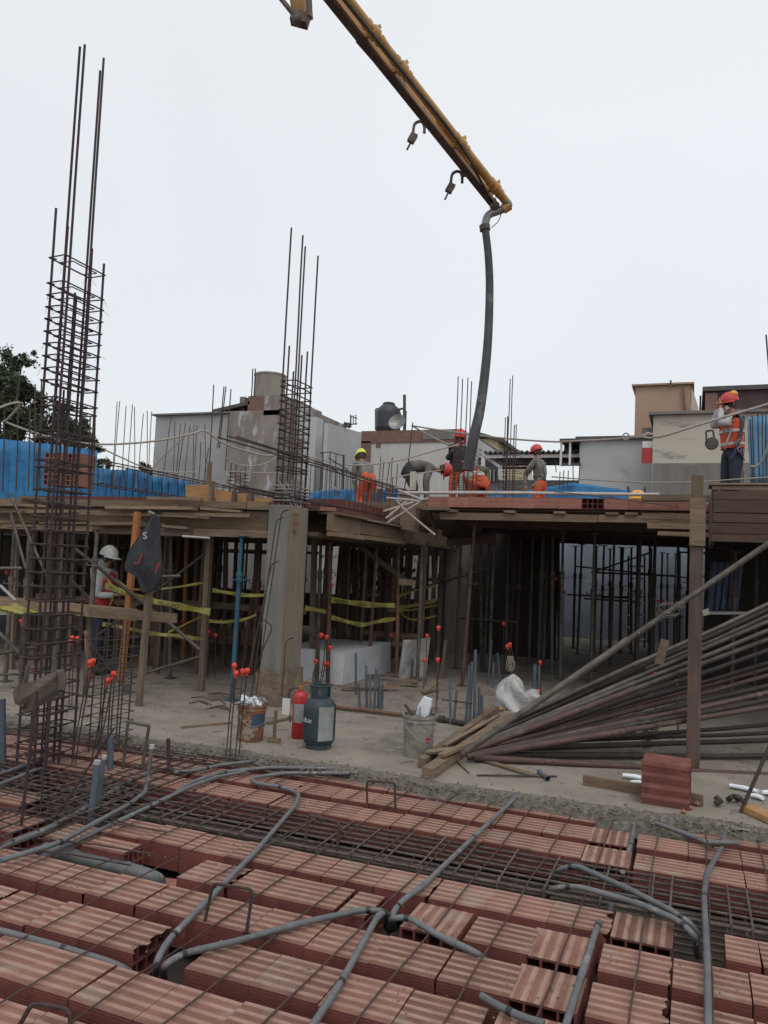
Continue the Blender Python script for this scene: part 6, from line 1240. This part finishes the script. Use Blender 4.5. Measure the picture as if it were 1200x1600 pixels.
t, p, q, z = bldg('beige_tower', 'beige rooftop room rising above the pale houses at right', 993, 1079, 604, 29, 3, 'beige', roof=.06, rmat='beige')
m = MB(); m.beam(PB(1067, 605, 28.9), PB(1070, 640, 28.9), .06, .06); m.tube([PB(1048, 606, 28.8), PB(1048, 594, 28.8)], .03, 6); m.build('pipe', 'steel_rust', t)
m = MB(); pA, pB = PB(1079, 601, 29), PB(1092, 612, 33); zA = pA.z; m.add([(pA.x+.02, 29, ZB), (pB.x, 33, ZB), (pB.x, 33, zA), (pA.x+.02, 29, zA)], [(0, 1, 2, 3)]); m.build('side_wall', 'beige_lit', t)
t, p, q, z = bldg('cream_building', 'cream blotchy wall building with a grey rendered base behind the vested worker', 1021, 1230, 649, 22.9, 6, 'plaster_cream', roof=.08, rmat='cement')
addbox(t, 'grey_base', 'cement', 1021, 727, 1232, 790, 22.9, .05); addbox(t, 'seam_shadow_line', 'cement', 1021, 724, 1232, 727.5, 22.9, .02)
t = thing('side_window', 'narrow opening with a white frame and dark red panel beside the beige tower', 'window', PB(1012, 725, 22.7)); addbox(t, 'red_panel', 'red_paint', 1003, 700, 1020, 724, 23.0, .05); addbox(t, 'white_frame', 'white_paint', 1004, 690, 1020, 700, 23.2, .04); addbox(t, 'dark_lintel', 'cement', 1003, 669, 1021, 677, 23.4, .05)
t, p, q, z = bldg('dark_shed', 'dark purple brown shed roof room at the top right', 1104, 1240, 612, 26.5, 5, 'purple_dark', roof=.14, rmat='roof_dark')
addbox(t, 'brick_end', 'redbrick_old', 1102, 615, 1121, 645, 26.5, .05)
bldg('roof_post', 'thin dark post standing between the beige tower and the shed', 1093, 1096, 618, 27, .2, 'steel_dark', z0=5)
# ------------------------------------------------------------------ blue sheeting
def sheeting(lab, tops, bots, Ds, mat, name='blue_sheeting', grp=None, fold=.05, per=60):
    n = len(tops)-1; K = 14; vs = []; m = MB(); N_ = n*K; R_ = 6
    for i in range(N_+1):
        u = i/K; k = min(int(u), n-1); f = u-k
        (xa, ya), (xb, yb) = tops[k], tops[k+1]; (xc, yc), (xd, yd) = bots[k], bots[k+1]; D = Ds[k]*(1-f)+Ds[k+1]*f
        T_, B_ = PD(xa+(xb-xa)*f, ya+(yb-ya)*f+rnd.uniform(-.7, .7), D), PD(xc+(xd-xc)*f, yc+(yd-yc)*f, D)
        for j in range(R_+1): vs.append(T_.lerp(B_, j/R_)+fh*(fold*.25*(math.sin(i*1.9+j*.25)+math.sin(i*.73+j)+math.sin(i*3.1))+rnd.uniform(-.008, .008)))
    fs = [(i*(R_+1)+j, (i+1)*(R_+1)+j, (i+1)*(R_+1)+j+1, i*(R_+1)+j+1) for i in range(N_) for j in range(R_)]
    m.add(vs, fs); o = one(m, name, mat, lab, 'sheeting', grp, True); md = o.modifiers.new('thickness', 'SOLIDIFY'); md.thickness = .01; return o
sheeting('tall blue plastic sheeting fence at the far left', [(-60, 680), (0, 686), (60, 692), (110, 698), (153, 704)], [(-60, 800), (0, 800), (60, 800), (110, 800), (151, 800)], [12, 12.5, 13, 13.6, 14], 'tarp')
sheeting('low crumpled blue sheeting behind the starter bars at left', [(150, 731), (180, 734), (210, 733), (240, 744), (275, 748), (310, 756)], [(150, 800), (180, 800), (210, 800), (240, 800), (275, 800), (310, 800)], [14, 14.5, 15, 15.5, 16, 16.5], 'tarp', fold=.09)
sheeting('blue sheeting behind the deep beam cage and the yellow helmeted worker', [(484, 769), (520, 765), (560, 764), (600, 764), (622, 766)], [(484, 785), (520, 788), (560, 790), (600, 792), (622, 790)], [18.5, 18.5, 18.5, 18.5, 18.5], 'tarp')
sheeting('blue sheeting peaking right of the standing worker', [(740, 770), (822, 768), (845, 763), (895, 754), (960, 763), (1040, 773), (1080, 777)], [(740, 778), (822, 782), (845, 782), (895, 784), (960, 784), (1040, 784), (1080, 784)], [19.5, 19.3, 19, 18.6, 19, 19.3, 19.6], 'tarp', fold=.03)
sheeting('pale blue corrugated panel at the right edge behind the vested worker', [(1168, 652), (1200, 648), (1240, 645)], [(1173, 755), (1200, 757), (1240, 757)], [13.6, 13.4, 13.2], 'tarp_pale', 'corrugated_panel')

# ------------------------------------------------------------------ trees
def tree(px, py, D, crown, lab, n=4200, ls=.16, trunk=True, seed=1):
    r = random.Random(seed); c0 = PD(px, py, D); base = Vector((c0.x, c0.y, ZB)); t = thing('leafy_tree', lab, 'tree', base)
    m = MB(); h = c0.z-ZB
    m.tube([base, base+Vector((.1, 0, h*.5)), base+Vector((-.1, .1, h*.95))], [.28, .2, .08], 10)
    blobs = []
    for (x, y, rr) in crown: 
        c = PD(x, y, D+r.uniform(-1.2, 1.2)); R_ = rr*D/1230; blobs.append((c, R_)); s = base+Vector((0, 0, h*r.uniform(.35, .7))); m.tube([s, s.lerp(c, .5)+Vector((r.uniform(-.2, .2), 0, .15)), c], [.09, .06, .02], 6)
    m.build('trunk', 'bark', t, True)
    m = MB(); tot = sum(b_[1]**2 for b_ in blobs)
    for c, R_ in blobs:
        subs = [(c+Vector([r.gauss(0, .5)*R_ for _ in range(3)]), R_*r.uniform(.2, .42)) for _ in range(10)]
        for _ in range(int(n*R_**2/tot)):
            sc, sr = r.choice(subs); v = Vector([r.gauss(0, .55) for _ in range(3)])*sr; p = sc+v
            a = Vector([r.uniform(-1, 1) for _ in range(3)]).normalized(); q_ = a.cross(Vector([r.uniform(-1, 1) for _ in range(3)])).normalized(); l = ls*r.uniform(.6, 1.3)
            m.add([p-a*l*.5, p+q_*l*.22, p+a*l*.5, p-q_*l*.22], [(0, 1, 2, 3)])
    m.build('crown', 'leaf', t); return t
tree(10, 640, 30, [(8, 565, 26), (35, 560, 14), (2, 600, 30), (38, 612, 22), (10, 640, 32), (55, 640, 26), (85, 655, 24), (112, 668, 22), (30, 675, 34), (75, 685, 28), (118, 690, 20), (0, 690, 30), (100, 640, 12), (-30, 620, 40)], 'tall dark tree behind the blue sheeting at the left edge', 27000, .17, seed=2)
tree(165, 735, 38, [(160, 725, 9), (168, 730, 9)], 'small far dark tree above the low blue sheeting, left one', 500, .2, seed=3)
tree(230, 737, 38, [(226, 734, 8), (234, 736, 8)], 'small far dark tree beside the grey building', 500, .2, seed=4)
tree(142, 690, 33, [(130, 665, 12), (140, 690, 14), (148, 700, 10)], 'dark shrubby tree right of the tall cage', 1200, .2, seed=5)
# ------------------------------------------------------------------ people
def skin(name, mat, parent, nodes, edges, root, sub=2, smooth=True):
    keys = list(nodes); me = bpy.data.meshes.new(name); o = bpy.data.objects.new(name, me); org = parent.location if parent else Vector()
    me.from_pydata([tuple(Vector(nodes[k][0])) for k in keys], [(keys.index(a), keys.index(b_)) for a, b_ in edges], []); me.materials.append(MAT[mat])
    S.collection.objects.link(o); o.parent = parent; md = o.modifiers.new('skin', 'SKIN'); md.use_smooth_shade = True
    for i, k in enumerate(keys):
        sv = me.skin_vertices[0].data[i]; r = nodes[k][1]; sv.radius = (r, r) if not isinstance(r, tuple) else r; sv.use_root = (k == root)
    s2 = o.modifiers.new('sub', 'SUBSURF'); s2.levels = s2.render_levels = sub; return o
def person(lab, loc, head_dir, J, top, vest=None, legs='cloth_dark', helmet='helmet_red', feet=True, sleeve=None, scale=1.0, mask=False, floor=None, bands=True):
    """J: joint name -> local (x, y, z), metres, in world axes; needs hip, waist, chest, neck, head, shL elL wrL shR elR wrR, hpL knL anL, hpR knR anR"""
    t = thing('person', lab, 'person', loc); sleeve = sleeve or top
    V = {k: Vector(v)*scale for k, v in J.items()}; hd = Vector(head_dir).normalized()
    if floor is not None and floor-loc.z > .05:      # knees bent so that the boots stand on the deck
        dz_ = floor-loc.z; f2 = Vector((hd.x, hd.y, 0)); f2 = f2.normalized() if f2.length > .05 else fh
        for s in 'LR':
            leg = (V['hp'+s].z-V['an'+s].z); V['an'+s].z += dz_; nl = V['hp'+s].z-V['an'+s].z; V['kn'+s] = (V['hp'+s]+V['an'+s])/2+f2*math.sqrt(max(0, (leg/2)**2-(nl/2)**2))*.95
    # body: one continuous figure
    nd = {'hip': (V['hip'], .10), 'waist': (V['waist'], .095), 'chest': (V['chest'], .095), 'neck': (V['neck'], .052), 'jaw': (V['neck'].lerp(V['head'], .62)+hd*.02, .062), 'head': (V['head'], .085), 'crown': (V['head']+(V['head']-V['neck']).normalized()*.085, .065)}
    ed = [('hip', 'waist'), ('waist', 'chest'), ('chest', 'neck'), ('neck', 'jaw'), ('jaw', 'head'), ('head', 'crown')]
    for s in 'LR':
        nd['sh'+s] = (V['sh'+s]-Vector((0, 0, .015)), .030); nd['el'+s] = (V['el'+s], .028); nd['wr'+s] = (V['wr'+s], .024); nd['hp'+s] = (V['hp'+s], .08); nd['kn'+s] = (V['kn'+s], .052); nd['an'+s] = (V['an'+s], .036)
        f_ = (V['wr'+s]-V['el'+s]).normalized(); pal = V['wr'+s]+f_*.06; nd['pm'+s] = (pal, .03); sd_ = f_.cross(Vector((.3, .5, .8))).normalized(); cu_ = f_.cross(sd_)
        ed += [('chest', 'sh'+s), ('sh'+s, 'el'+s), ('el'+s, 'wr'+s), ('wr'+s, 'pm'+s), ('hip', 'hp'+s), ('hp'+s, 'kn'+s), ('kn'+s, 'an'+s)]
        for k in range(4):
            o_ = sd_*(-.027+.018*k); nd['f%d%s' % (k, s)] = (pal+f_*(.055+.008*(k in (1, 2)))+o_-cu_*.006, .009); nd['g%d%s' % (k, s)] = (pal+f_*(.082+.012*(k in (1, 2)))+o_*1.1-cu_*.028, .0075); ed += [('pm'+s, 'f%d%s' % (k, s)), ('f%d%s' % (k, s), 'g%d%s' % (k, s))]
        nd['t'+s] = (pal-f_*.02+sd_*.045-cu_*.015, .011); nd['u'+s] = (pal+f_*.015+sd_*.058-cu_*.035, .009); ed += [('pm'+s, 't'+s), ('t'+s, 'u'+s)]
    skin('body', 'skin', t, nd, ed, 'hip')
    # shirt
    nd = {'waist0': (V['hip'].lerp(V['waist'], .0), .15), 'waist': (V['waist'], .145), 'chest': (V['chest'], .165), 'col': (V['chest'].lerp(V['neck'], .8), .085)}
    ed = [('waist0', 'waist'), ('waist', 'chest'), ('chest', 'col')]
    for s in 'LR':
        nd['sh'+s] = (V['sh'+s], .092); nd['el'+s] = (V['el'+s], .062); nd['cf'+s] = (V['el'+s].lerp(V['wr'+s], .92), .042); ed += [('chest', 'sh'+s), ('sh'+s, 'el'+s), ('el'+s, 'cf'+s)]
    skin('shirt', sleeve, t, nd, ed, 'chest')
    nd = {'belt': (V['hip'].lerp(V['waist'], .62), .138), 'hip': (V['hip'], .15)}; ed = [('belt', 'hip')]
    for s in 'LR':
        nd['hp'+s] = (V['hp'+s], .115); nd['kn'+s] = (V['kn'+s], .082); nd['an'+s] = (V['kn'+s].lerp(V['an'+s], .93), .062); ed += [('hip', 'hp'+s), ('hp'+s, 'kn'+s), ('kn'+s, 'an'+s)]
    skin('trousers', legs, t, nd, ed, 'hip')
    if vest:
        A_ = (V['chest']-V['hip']).normalized(); S_ = Vector(V['hpR']-V['hpL']); S_ = (S_-A_*S_.dot(A_)).normalized(); B_ = A_.cross(S_); L0 = (V['chest']-V['hip']).length; n = 28; vs = []
        rg = [(.06, .195, .150), (.2, .19, .148), (.45, .185, .145), (.7, .195, .155), (.95, .205, .16), (1.12, .19, .14), (1.24, .12, .10), (1.30, .085, .085)]
        for u, wx, wy in rg:
            c_ = V['hip']+A_*(L0*u)
            for k in range(n):
                a = 2*math.pi*k/n; r_ = 1+.02*math.sin(a*5+u*6); vs.append(c_+S_*math.cos(a)*wx*r_+B_*math.sin(a)*wy*r_+loc)
        m = MB(); m.add(vs, [(i*n+k, i*n+(k+1) % n, (i+1)*n+(k+1) % n, (i+1)*n+k) for i in range(len(rg)-1) for k in range(n)]); vo = m.build('vest', vest, t, True)
        for u, wx, wy in ((.22, .196, .154), (.70, .202, .161)):
            m = MB(); vs = []
            for du in (-.055, .055):
                c_ = V['hip']+A_*(L0*(u+du))
                for k in range(n): a = 2*math.pi*k/n; r_ = 1+.02*math.sin(a*5+u*6); vs.append(c_+S_*math.cos(a)*wx*r_+B_*math.sin(a)*wy*r_+loc)
            if bands: m.add(vs, [(k, (k+1) % n, n+(k+1) % n, n+k) for k in range(n)]); m.build('reflective_band', 'reflective', vo, True)
    if feet:
        for s in 'LR':
            m = MB(); a = V['an'+s]; fd = Vector((hd.x, hd.y, 0)); fd = fd.normalized() if fd.length > .05 else Vector((0, -1, 0)); m.tube([a-fd*.05+Vector((0, 0, -.02)), a+fd*.06+Vector((0, 0, -.04)), a+fd*.18+Vector((0, 0, -.055))], [.05, .052, .04], 10); m.v = [v+loc for v in m.v]; m.build('boot', 'cloth_dark', t, True)
    # helmet
    up_ = (V['head']-V['neck']).normalized(); f_ = (hd-up_*hd.dot(up_)).normalized(); sd_ = f_.cross(up_); c = V['head']+up_*.035+loc
    R_ = Matrix(((sd_.x, f_.x, up_.x, 0), (sd_.y, f_.y, up_.y, 0), (sd_.z, f_.z, up_.z, 0), (0, 0, 0, 1)))
    m = MB(); m.lathe([(.122, -.012), (.128, .0), (.122, .035), (.112, .07), (.088, .105), (.05, .128), (.001, .136)], 24, c, R_, .92, 1.1)
    vs = []
    for k in range(13):
        a = math.pi*k/12; e_ = .055*math.sin(a)**1.2
        for z_ in (-.004, -.016): vs.append(c+R_@Vector((math.cos(a)*(.122*.92), math.sin(a)*.128*1.08, z_))); vs.append(c+R_@Vector((math.cos(a)*(.13*.95+e_*.4), math.sin(a)*(.132*1.1)+e_, z_-.012)))
    m.add(vs, [f for k in range(12) for f in ((4*k, 4*k+1, 4*k+5, 4*k+4), (4*k+2, 4*k+6, 4*k+7, 4*k+3), (4*k+1, 4*k+3, 4*k+7, 4*k+5))])
    m.tube([c+R_@Vector((0, .13*math.cos(math.pi*k/10), .004+.134*math.sin(math.pi*k/10))) for k in range(11)], .009, 6); m.build('helmet', helmet, t, True)
    # face
    hc = V['head']+loc; fz = hc+f_*.078-up_*.02
    m = MB(); m.ball(fz-up_*.006+f_*.012, .015, 8, 6, 1.6); m.build('nose', 'skin', t, True)
    for s_ in (-1, 1):
        m = MB(); m.ball(hc+f_*.076+sd_*.03*s_+up_*.0, .010, 8, 6); m.build('eye', 'ink', t, True)
        m = MB(); m.ball(hc+sd_*.083*s_-up_*.02, .022, 8, 6, 1.4, .5, .9); m.build('ear', 'skin', t, True)
    m = MB(); m.tube([hc+f_*.074-up_*.062+sd_*.022, hc+f_*.082-up_*.064, hc+f_*.074-up_*.062-sd_*.022], .005, 6); m.build('mouth', 'cloth_red', t, True)
    m = MB(); m.lathe([(.0885, .03), (.092, -.02), (.07, -.07)], 16, hc-f_*.012, R_, 1, 1); m.build('hair', 'ink', t, True)
    m = MB(); m.tube([c+R_@Vector((s_*.11, .03, -.01)) for s_ in (1,)]+[hc+f_*.06-up_*.105]+[c+R_@Vector((-.11, .03, -.01))], .005, 5); m.build('chin_strap', 'ink', t, True)
    if mask:
        m = MB(); m.ball(hc+f_*.062-up_*.052, .045, 14, 8, 1.0, 1, .8); m.build('face_mask', 'white_paint', t, True)
    return t, V
def strap(t, pts, mat, name='harness_strap', r=.02, flat=.3):
    m = MB(); m.tube(spline([Vector(p)+t.location for p in pts], 5), r, 8, flat=flat); return m.build(name, mat, t, True)
def dist(x, y, z):
    return (z-CZ)/(PD(x, y, 1).z-CZ)
def stand(face, hip=.95, lean=0):
    """upright figure, face = unit dir (x, y); returns joints"""
    f_ = Vector((face[0], face[1], 0)).normalized(); s_ = Vector((f_.y, -f_.x, 0))      # s_ = its right
    z = Vector((0, 0, 1)); h = z*hip; w_ = h+z*.17+f_*.01; c = h+z*.40+f_*(.02+lean*.3); n = h+z*.56+f_*(.02+lean*.4); hd = n+z*.15+f_*(.03+lean*.1)
    J = dict(hip=h, waist=w_, chest=c, neck=n, head=hd)
    for k, q in (('R', 1), ('L', -1)):
        J['sh'+k] = c+s_*q*.19+z*.08; J['el'+k] = c+s_*q*.25-z*.20+f_*.03; J['wr'+k] = c+s_*q*.24-z*.43+f_*.10
        J['hp'+k] = h+s_*q*.095-z*.06; J['kn'+k] = Vector((0, 0, hip*.52))+s_*q*.11+f_*.03; J['an'+k] = Vector((0, 0, .08))+s_*q*.12
    return J, f_, s_
ZD = 2.75
# worker in the orange red vest, facing left in the picture
g = PD(1143, 795, 11.7); g.z = ZD
J, f_, s_ = stand(-rh*.97-fh*.18)
near = 'L' if s_.dot(fh) > 0 else 'R'; far = 'R' if near == 'L' else 'L'
C_ = J['chest']; J['el'+near] = C_+f_*.26-fh*.17-Vector((0, 0, .06)); J['wr'+near] = C_+f_*.30-fh*.04+Vector((0, 0, .20)); J['el'+far] = C_+f_*.25+fh*.14-Vector((0, 0, .04)); J['wr'+far] = C_+f_*.19+fh*.06+Vector((0, 0, .25))
J['sh'+near] = C_-fh*.15+Vector((0, 0, .06)); J['wr'+near] = C_+f_*.20-fh*.03+Vector((0, 0, .24))
t, V = person('worker in orange red reflective vest and red helmet, hand raised to the face', g, f_, J, 'cloth_pale', 'cloth_orange', 'cloth_navy', 'helmet_red', mask=True, sleeve='cloth_pale', floor=ZD)
Z = Vector((0, 0, 1)); n_ = -fh
m = MB(); m.ball(g+V['head']+Z*.14+n_*.05-f_*.03, .062, 14, 8, .8); m.build('yellow_ear_muff', 'helmet_yellow', t, True)
strap(t, [V['sh'+near]+n_*.01+Z*.07-f_*.03, V['chest']+n_*.235-f_*.07, V['waist']+n_*.215-f_*.02, V['hip']+n_*.215+f_*.03, V['hip']+n_*.18+f_*.10-Z*.15], 'harness_blue', r=.034)
strap(t, [V['hip']+n_*.205+f_*.08+Z*.12, V['hip']+n_*.215-Z*.04, V['hip']+n_*.17-f_*.12-Z*.16], 'harness_blue', r=.024)
strap(t, [V['chest']-f_*.16+n_*.05+Z*.08, V['waist']-f_*.19+n_*.04, V['hip']-f_*.15+n_*.05-Z*.25, V['hip']-f_*.10+n_*.05-Z*.62, V['hip']-f_*.17-Z*.70, V['hip']-f_*.19-Z*.3], 'harness_olive', 'lanyard', .018)
strap(t, [V['waist']+f_*.14+n_*.12+Z*.03, V['waist']+f_*.20+n_*.13+Z*.10, V['waist']+f_*.10+n_*.17+Z*.12, V['waist']+f_*.17+n_*.15-Z*.12, V['hip']+f_*.18+n_*.12-Z*.02], 'steel_pale', 'lanyard_hook', .014, .9)
for k in (.0, -.12):
    m = MB(); c = g+V['hip']+n_*.235+f_*.0+Z*(.10+k); m.tube([c+f_*(.03*math.cos(a*.6))+Z*(.03*math.sin(a*.6)) for a in range(12)], .006, 6); m.build('buckle', 'steel_pale', t, True)
m = MB(); c = g+V['chest']-f_*.17+n_*.02; m.box(-.05, .03, -.04, .04, -.10, .12, Matrix.Translation(c)); m.build('harness_pad', 'cloth_dark', t)
t = thing('hand_reel', 'dark grey hand tool reel with an open frame handle hanging at the vested worker\'s waist', 'tool', PD(1112, 700, 11.4))
m = MB(); m.tube(fillet([PD(x, y, 11.4) for x, y in ((1103, 674), (1114, 672), (1117, 690), (1117, 700), (1110, 698), (1104, 690), (1103, 674), (1108, 673))], .03), .014, 8); m.build('frame', 'steel_dark', t, True)
m = MB(); m.lathe([(0, -.03), (.085, -.03), (.095, 0), (.085, .03), (0, .03)], 20, PD(1112, 693, 11.4), Matrix.Rotation(1.57, 4, 'X')); m.build('drum', 'steel_grey', t, True)
# standing worker in grey with orange trousers, back to us, looking left
g = PD(843, 775, dist(843, 693, ZD+1.84)); g.z = ZD
J, f_, s_ = stand(-rh*.8+fh*.6, lean=.1); C_ = J['chest']
J['elL'] = C_-rh*.24-Z*.22+f_*.05; J['wrL'] = C_-rh*.22-Z*.42+f_*.14; J['elR'] = C_+rh*.12-Z*.20-fh*.12; J['wrR'] = C_-rh*.06-Z*.40-fh*.14
J['wrL'] = C_-rh*.27-Z*.46
t, V = person('worker standing in dusty grey shirt, orange trousers and red helmet', g, (-rh*.85+fh*.5), J, 'cloth_grey', None, 'cloth_orange', 'helmet_red')
strap(t, [V['shR']+Z*.05, V['chest']-fh*.17+rh*.02, V['waist']-fh*.15-rh*.03], 'harness_olive', r=.018); strap(t, [V['chest']+rh*.16+Z*.08, V['chest']-fh*.16+rh*.08-Z*.05, V['waist']-fh*.15+rh*.08, V['waist']-fh*.14+rh*.10-Z*.1], 'harness_olive', r=.018)
strap(t, [V['waist']-rh*.15-fh*.05-Z*.02, V['waist']-fh*.15-Z*.02, V['waist']+rh*.15-fh*.05-Z*.02], 'harness_olive', 'belt', r=.02)
# bending worker in grey and dark trousers, head to the right
def bend(g, dirv, lab, top, legs, helmet, hipz, chest_drop, vest=None, handz=.35, sleeve=None, hup=0, floor=2.75):
    f_ = Vector(dirv).normalized(); s_ = Vector((f_.y, -f_.x, 0)); h = Z*hipz; c = h+f_*.40+Z*chest_drop; n = c+f_*(.17-hup*.5)+Z*(-.02+hup*.8); hd = n+f_*(.13-hup*.4)+Z*hup*.8
    J = dict(hip=h, waist=h.lerp(c, .42)+Z*.05, chest=c, neck=n, head=hd)
    for k, q in (('R', 1), ('L', -1)):
        J['sh'+k] = c+s_*q*.17+f_*.04; J['el'+k] = c+s_*q*.19-Z*.26-f_*.02; J['wr'+k] = Vector((0, 0, handz))+f_*.42+s_*q*.12
        J['hp'+k] = h+s_*q*.10+f_*.02-Z*.03; J['kn'+k] = Z*(hipz*.52)+s_*q*.13+f_*.18; J['an'+k] = Z*.08+s_*q*.13-f_*.02
    return person(lab, g, f_*.7-Z*.6, J, top, vest, legs, helmet, sleeve=sleeve, floor=floor)
g = PD(633, 775, dist(634, 731, ZD+.86)); g.z = ZD
t, V = bend(g, rh, 'worker bent double in grey shirt and dark trousers, red helmet', 'cloth_grey', 'cloth_dark', 'helmet_red', .86, .02, handz=.15)
# worker with lime helmet bending away, orange trousers
g = PD(575, 780, dist(575, 748, 2.64+.90)); g.z = 2.64
t, V = bend(g, -rh*.35+fh*.9, 'worker bending forward with lime yellow helmet, tan top and orange trousers', 'cloth_grey', 'cloth_orange', 'helmet_lime', .90, .30, handz=.62, hup=.16, floor=2.64)
# worker behind the rusty cage
g = PD(714, 775, dist(712, 671, ZD+1.82)); g.z = ZD
J, f_, s_ = stand(-fh*.9+rh*.3); C_ = J['chest']; J['elL'] = C_-rh*.25-Z*.15-fh*.1; J['wrL'] = C_-rh*.12+Z*.02-fh*.26; J['elR'] = C_+rh*.26-Z*.16-fh*.05; J['wrR'] = C_+rh*.12-Z*.22-fh*.22
t, V = person('worker with red helmet and red face cloth standing behind the rusty column cage', g, -fh*.9-rh*.4-Z*.35, J, 'cloth_dark', 'cloth_dark', 'cloth_orange', 'helmet_red', floor=ZD, bands=False)
m = MB(); m.tube([g+V['head']+Z*.03+rh*.09, g+V['head']-Z*.10+rh*.10-fh*.02, g+V['neck']-Z*.02, g+V['head']-Z*.10-rh*.10-fh*.02, g+V['head']+Z*.03-rh*.09], .03, 8); m.build('face_cloth', 'cloth_red', t, True)
# two partly hidden workers right of it
g = PD(737, 775, dist(737, 742, ZD+.70)); g.z = ZD
t, V = bend(g, rh*.3+fh*.9, 'crouched worker in bright orange trousers behind the rusty cage', 'harness_olive', 'cloth_orange', 'helmet_yellow', .70, .12, handz=.3)
g = PD(749, 775, dist(749, 752, ZD+.56)); g.z = ZD
t, V = bend(g, -rh*.2+fh*.9, 'crouched worker in pale top at the foot of the pump hose', 'cloth_pale', 'cloth_orange', 'helmet_white', .56, .10, handz=.25)
# only the yellow helmet shows
g = PD(996, 812, 12.6); g.z = 2.52-1.0
g = PD(996, 776, 12.6); J, f_, s_ = stand(-fh); hz = (Vector(J['head'])).z; g.z = PD(996, 771, 12.6).z-hz-.10
t = thing('hard_hat', 'yellow hard hat just showing over the edge of the right deck', 'helmet', PD(996, 779, 12.2))
m = MB(); c = PD(996, 779, 12.2); m.lathe([(.15, -.01), (.128, .0), (.122, .035), (.112, .07), (.088, .105), (.05, .128), (.001, .136)], 24, c); m.build('shell', 'helmet_yellow', t, True)
# worker with white helmet under the left deck
g = PD(152, 1050, 11.5); g.z = 0.02
J, f_, s_ = stand(rh*.95-fh*.2); C_ = J['chest']; nr = 'R' if s_.dot(fh) < 0 else 'L'; fr = 'L' if nr == 'R' else 'R'
J['el'+nr] = C_-fh*.2-Z*.24-f_*.02; J['wr'+nr] = C_-fh*.12-Z*.22+f_*.24; J['el'+fr] = C_+fh*.2-Z*.2+f_*.05; J['wr'+fr] = C_+fh*.1-Z*.16+f_*.28
t, V = person('worker in white helmet and red vest standing among the shores under the left deck', g, f_, J, 'cloth_pale', 'cloth_red', 'cloth_navy', 'helmet_white', sleeve='cloth_pale', bands=False)
m = MB(); c = g+V['neck']-f_*.07; m.lathe([(.10, .12), (.12, .0), (.15, -.1)], 14, c); m.build('neck_flap', 'label_grey', t, True)
# timber block and stake near the bending worker
m = MB(); c = PD(640, 775, 12.4); m.lathe([(0, 0), (.16, 0), (.16, .11), (.0, .11)], 16, Vector((c.x, c.y, 2.80))); one(m, 'wood_spool', 'board', 'round pale wooden spool on the deck beside the bending worker', 'spool', None, True)
m = MB(); m.beam(PD(645, 766, 12.3), PD(646, 737, 12.3), .09, .05, (0, 1, 0)); one(m, 'timber_stake', 'plaster_cream', 'pale upright wood piece standing on the wooden spool', 'stake')
m = MB(); c = PD(656, 765, 12.2); crumb(m, PD(620, 763, 12.5), .07); one(m, 'mortar_lump', 'cement', 'grey mortar lump left of the wooden spool', 'lump')
for x in (581, 592, 606): 
    m = MB(); m.beam(PD(x, 808, 13.0), PD(x+1, 764, 13.0), .07, .07, (0, 1, 0)); one(m, 'timber_stake', 'board_z', 'upright timber stake in the beam form by the lime helmeted worker, '+{581: 'leftmost', 592: 'middle', 606: 'rightmost'}[x], 'stake')
m = MB(); p, q = PD(500, 772, 12.6), PD(660, 772, 12.6); m.add([p+Z*-.35, q+Z*-.35, q, p, p+fh*.04-Z*.35, q+fh*.04-Z*.35, q+fh*.04, p+fh*.04], [(0, 1, 2, 3), (7, 6, 5, 4), (3, 2, 6, 7)]); 
m.v = [v-Z*.12 for v in m.v]; one(m, 'plywood_sheet', 'board', 'long pale form board behind the deep beam cage on the left deck', 'board')
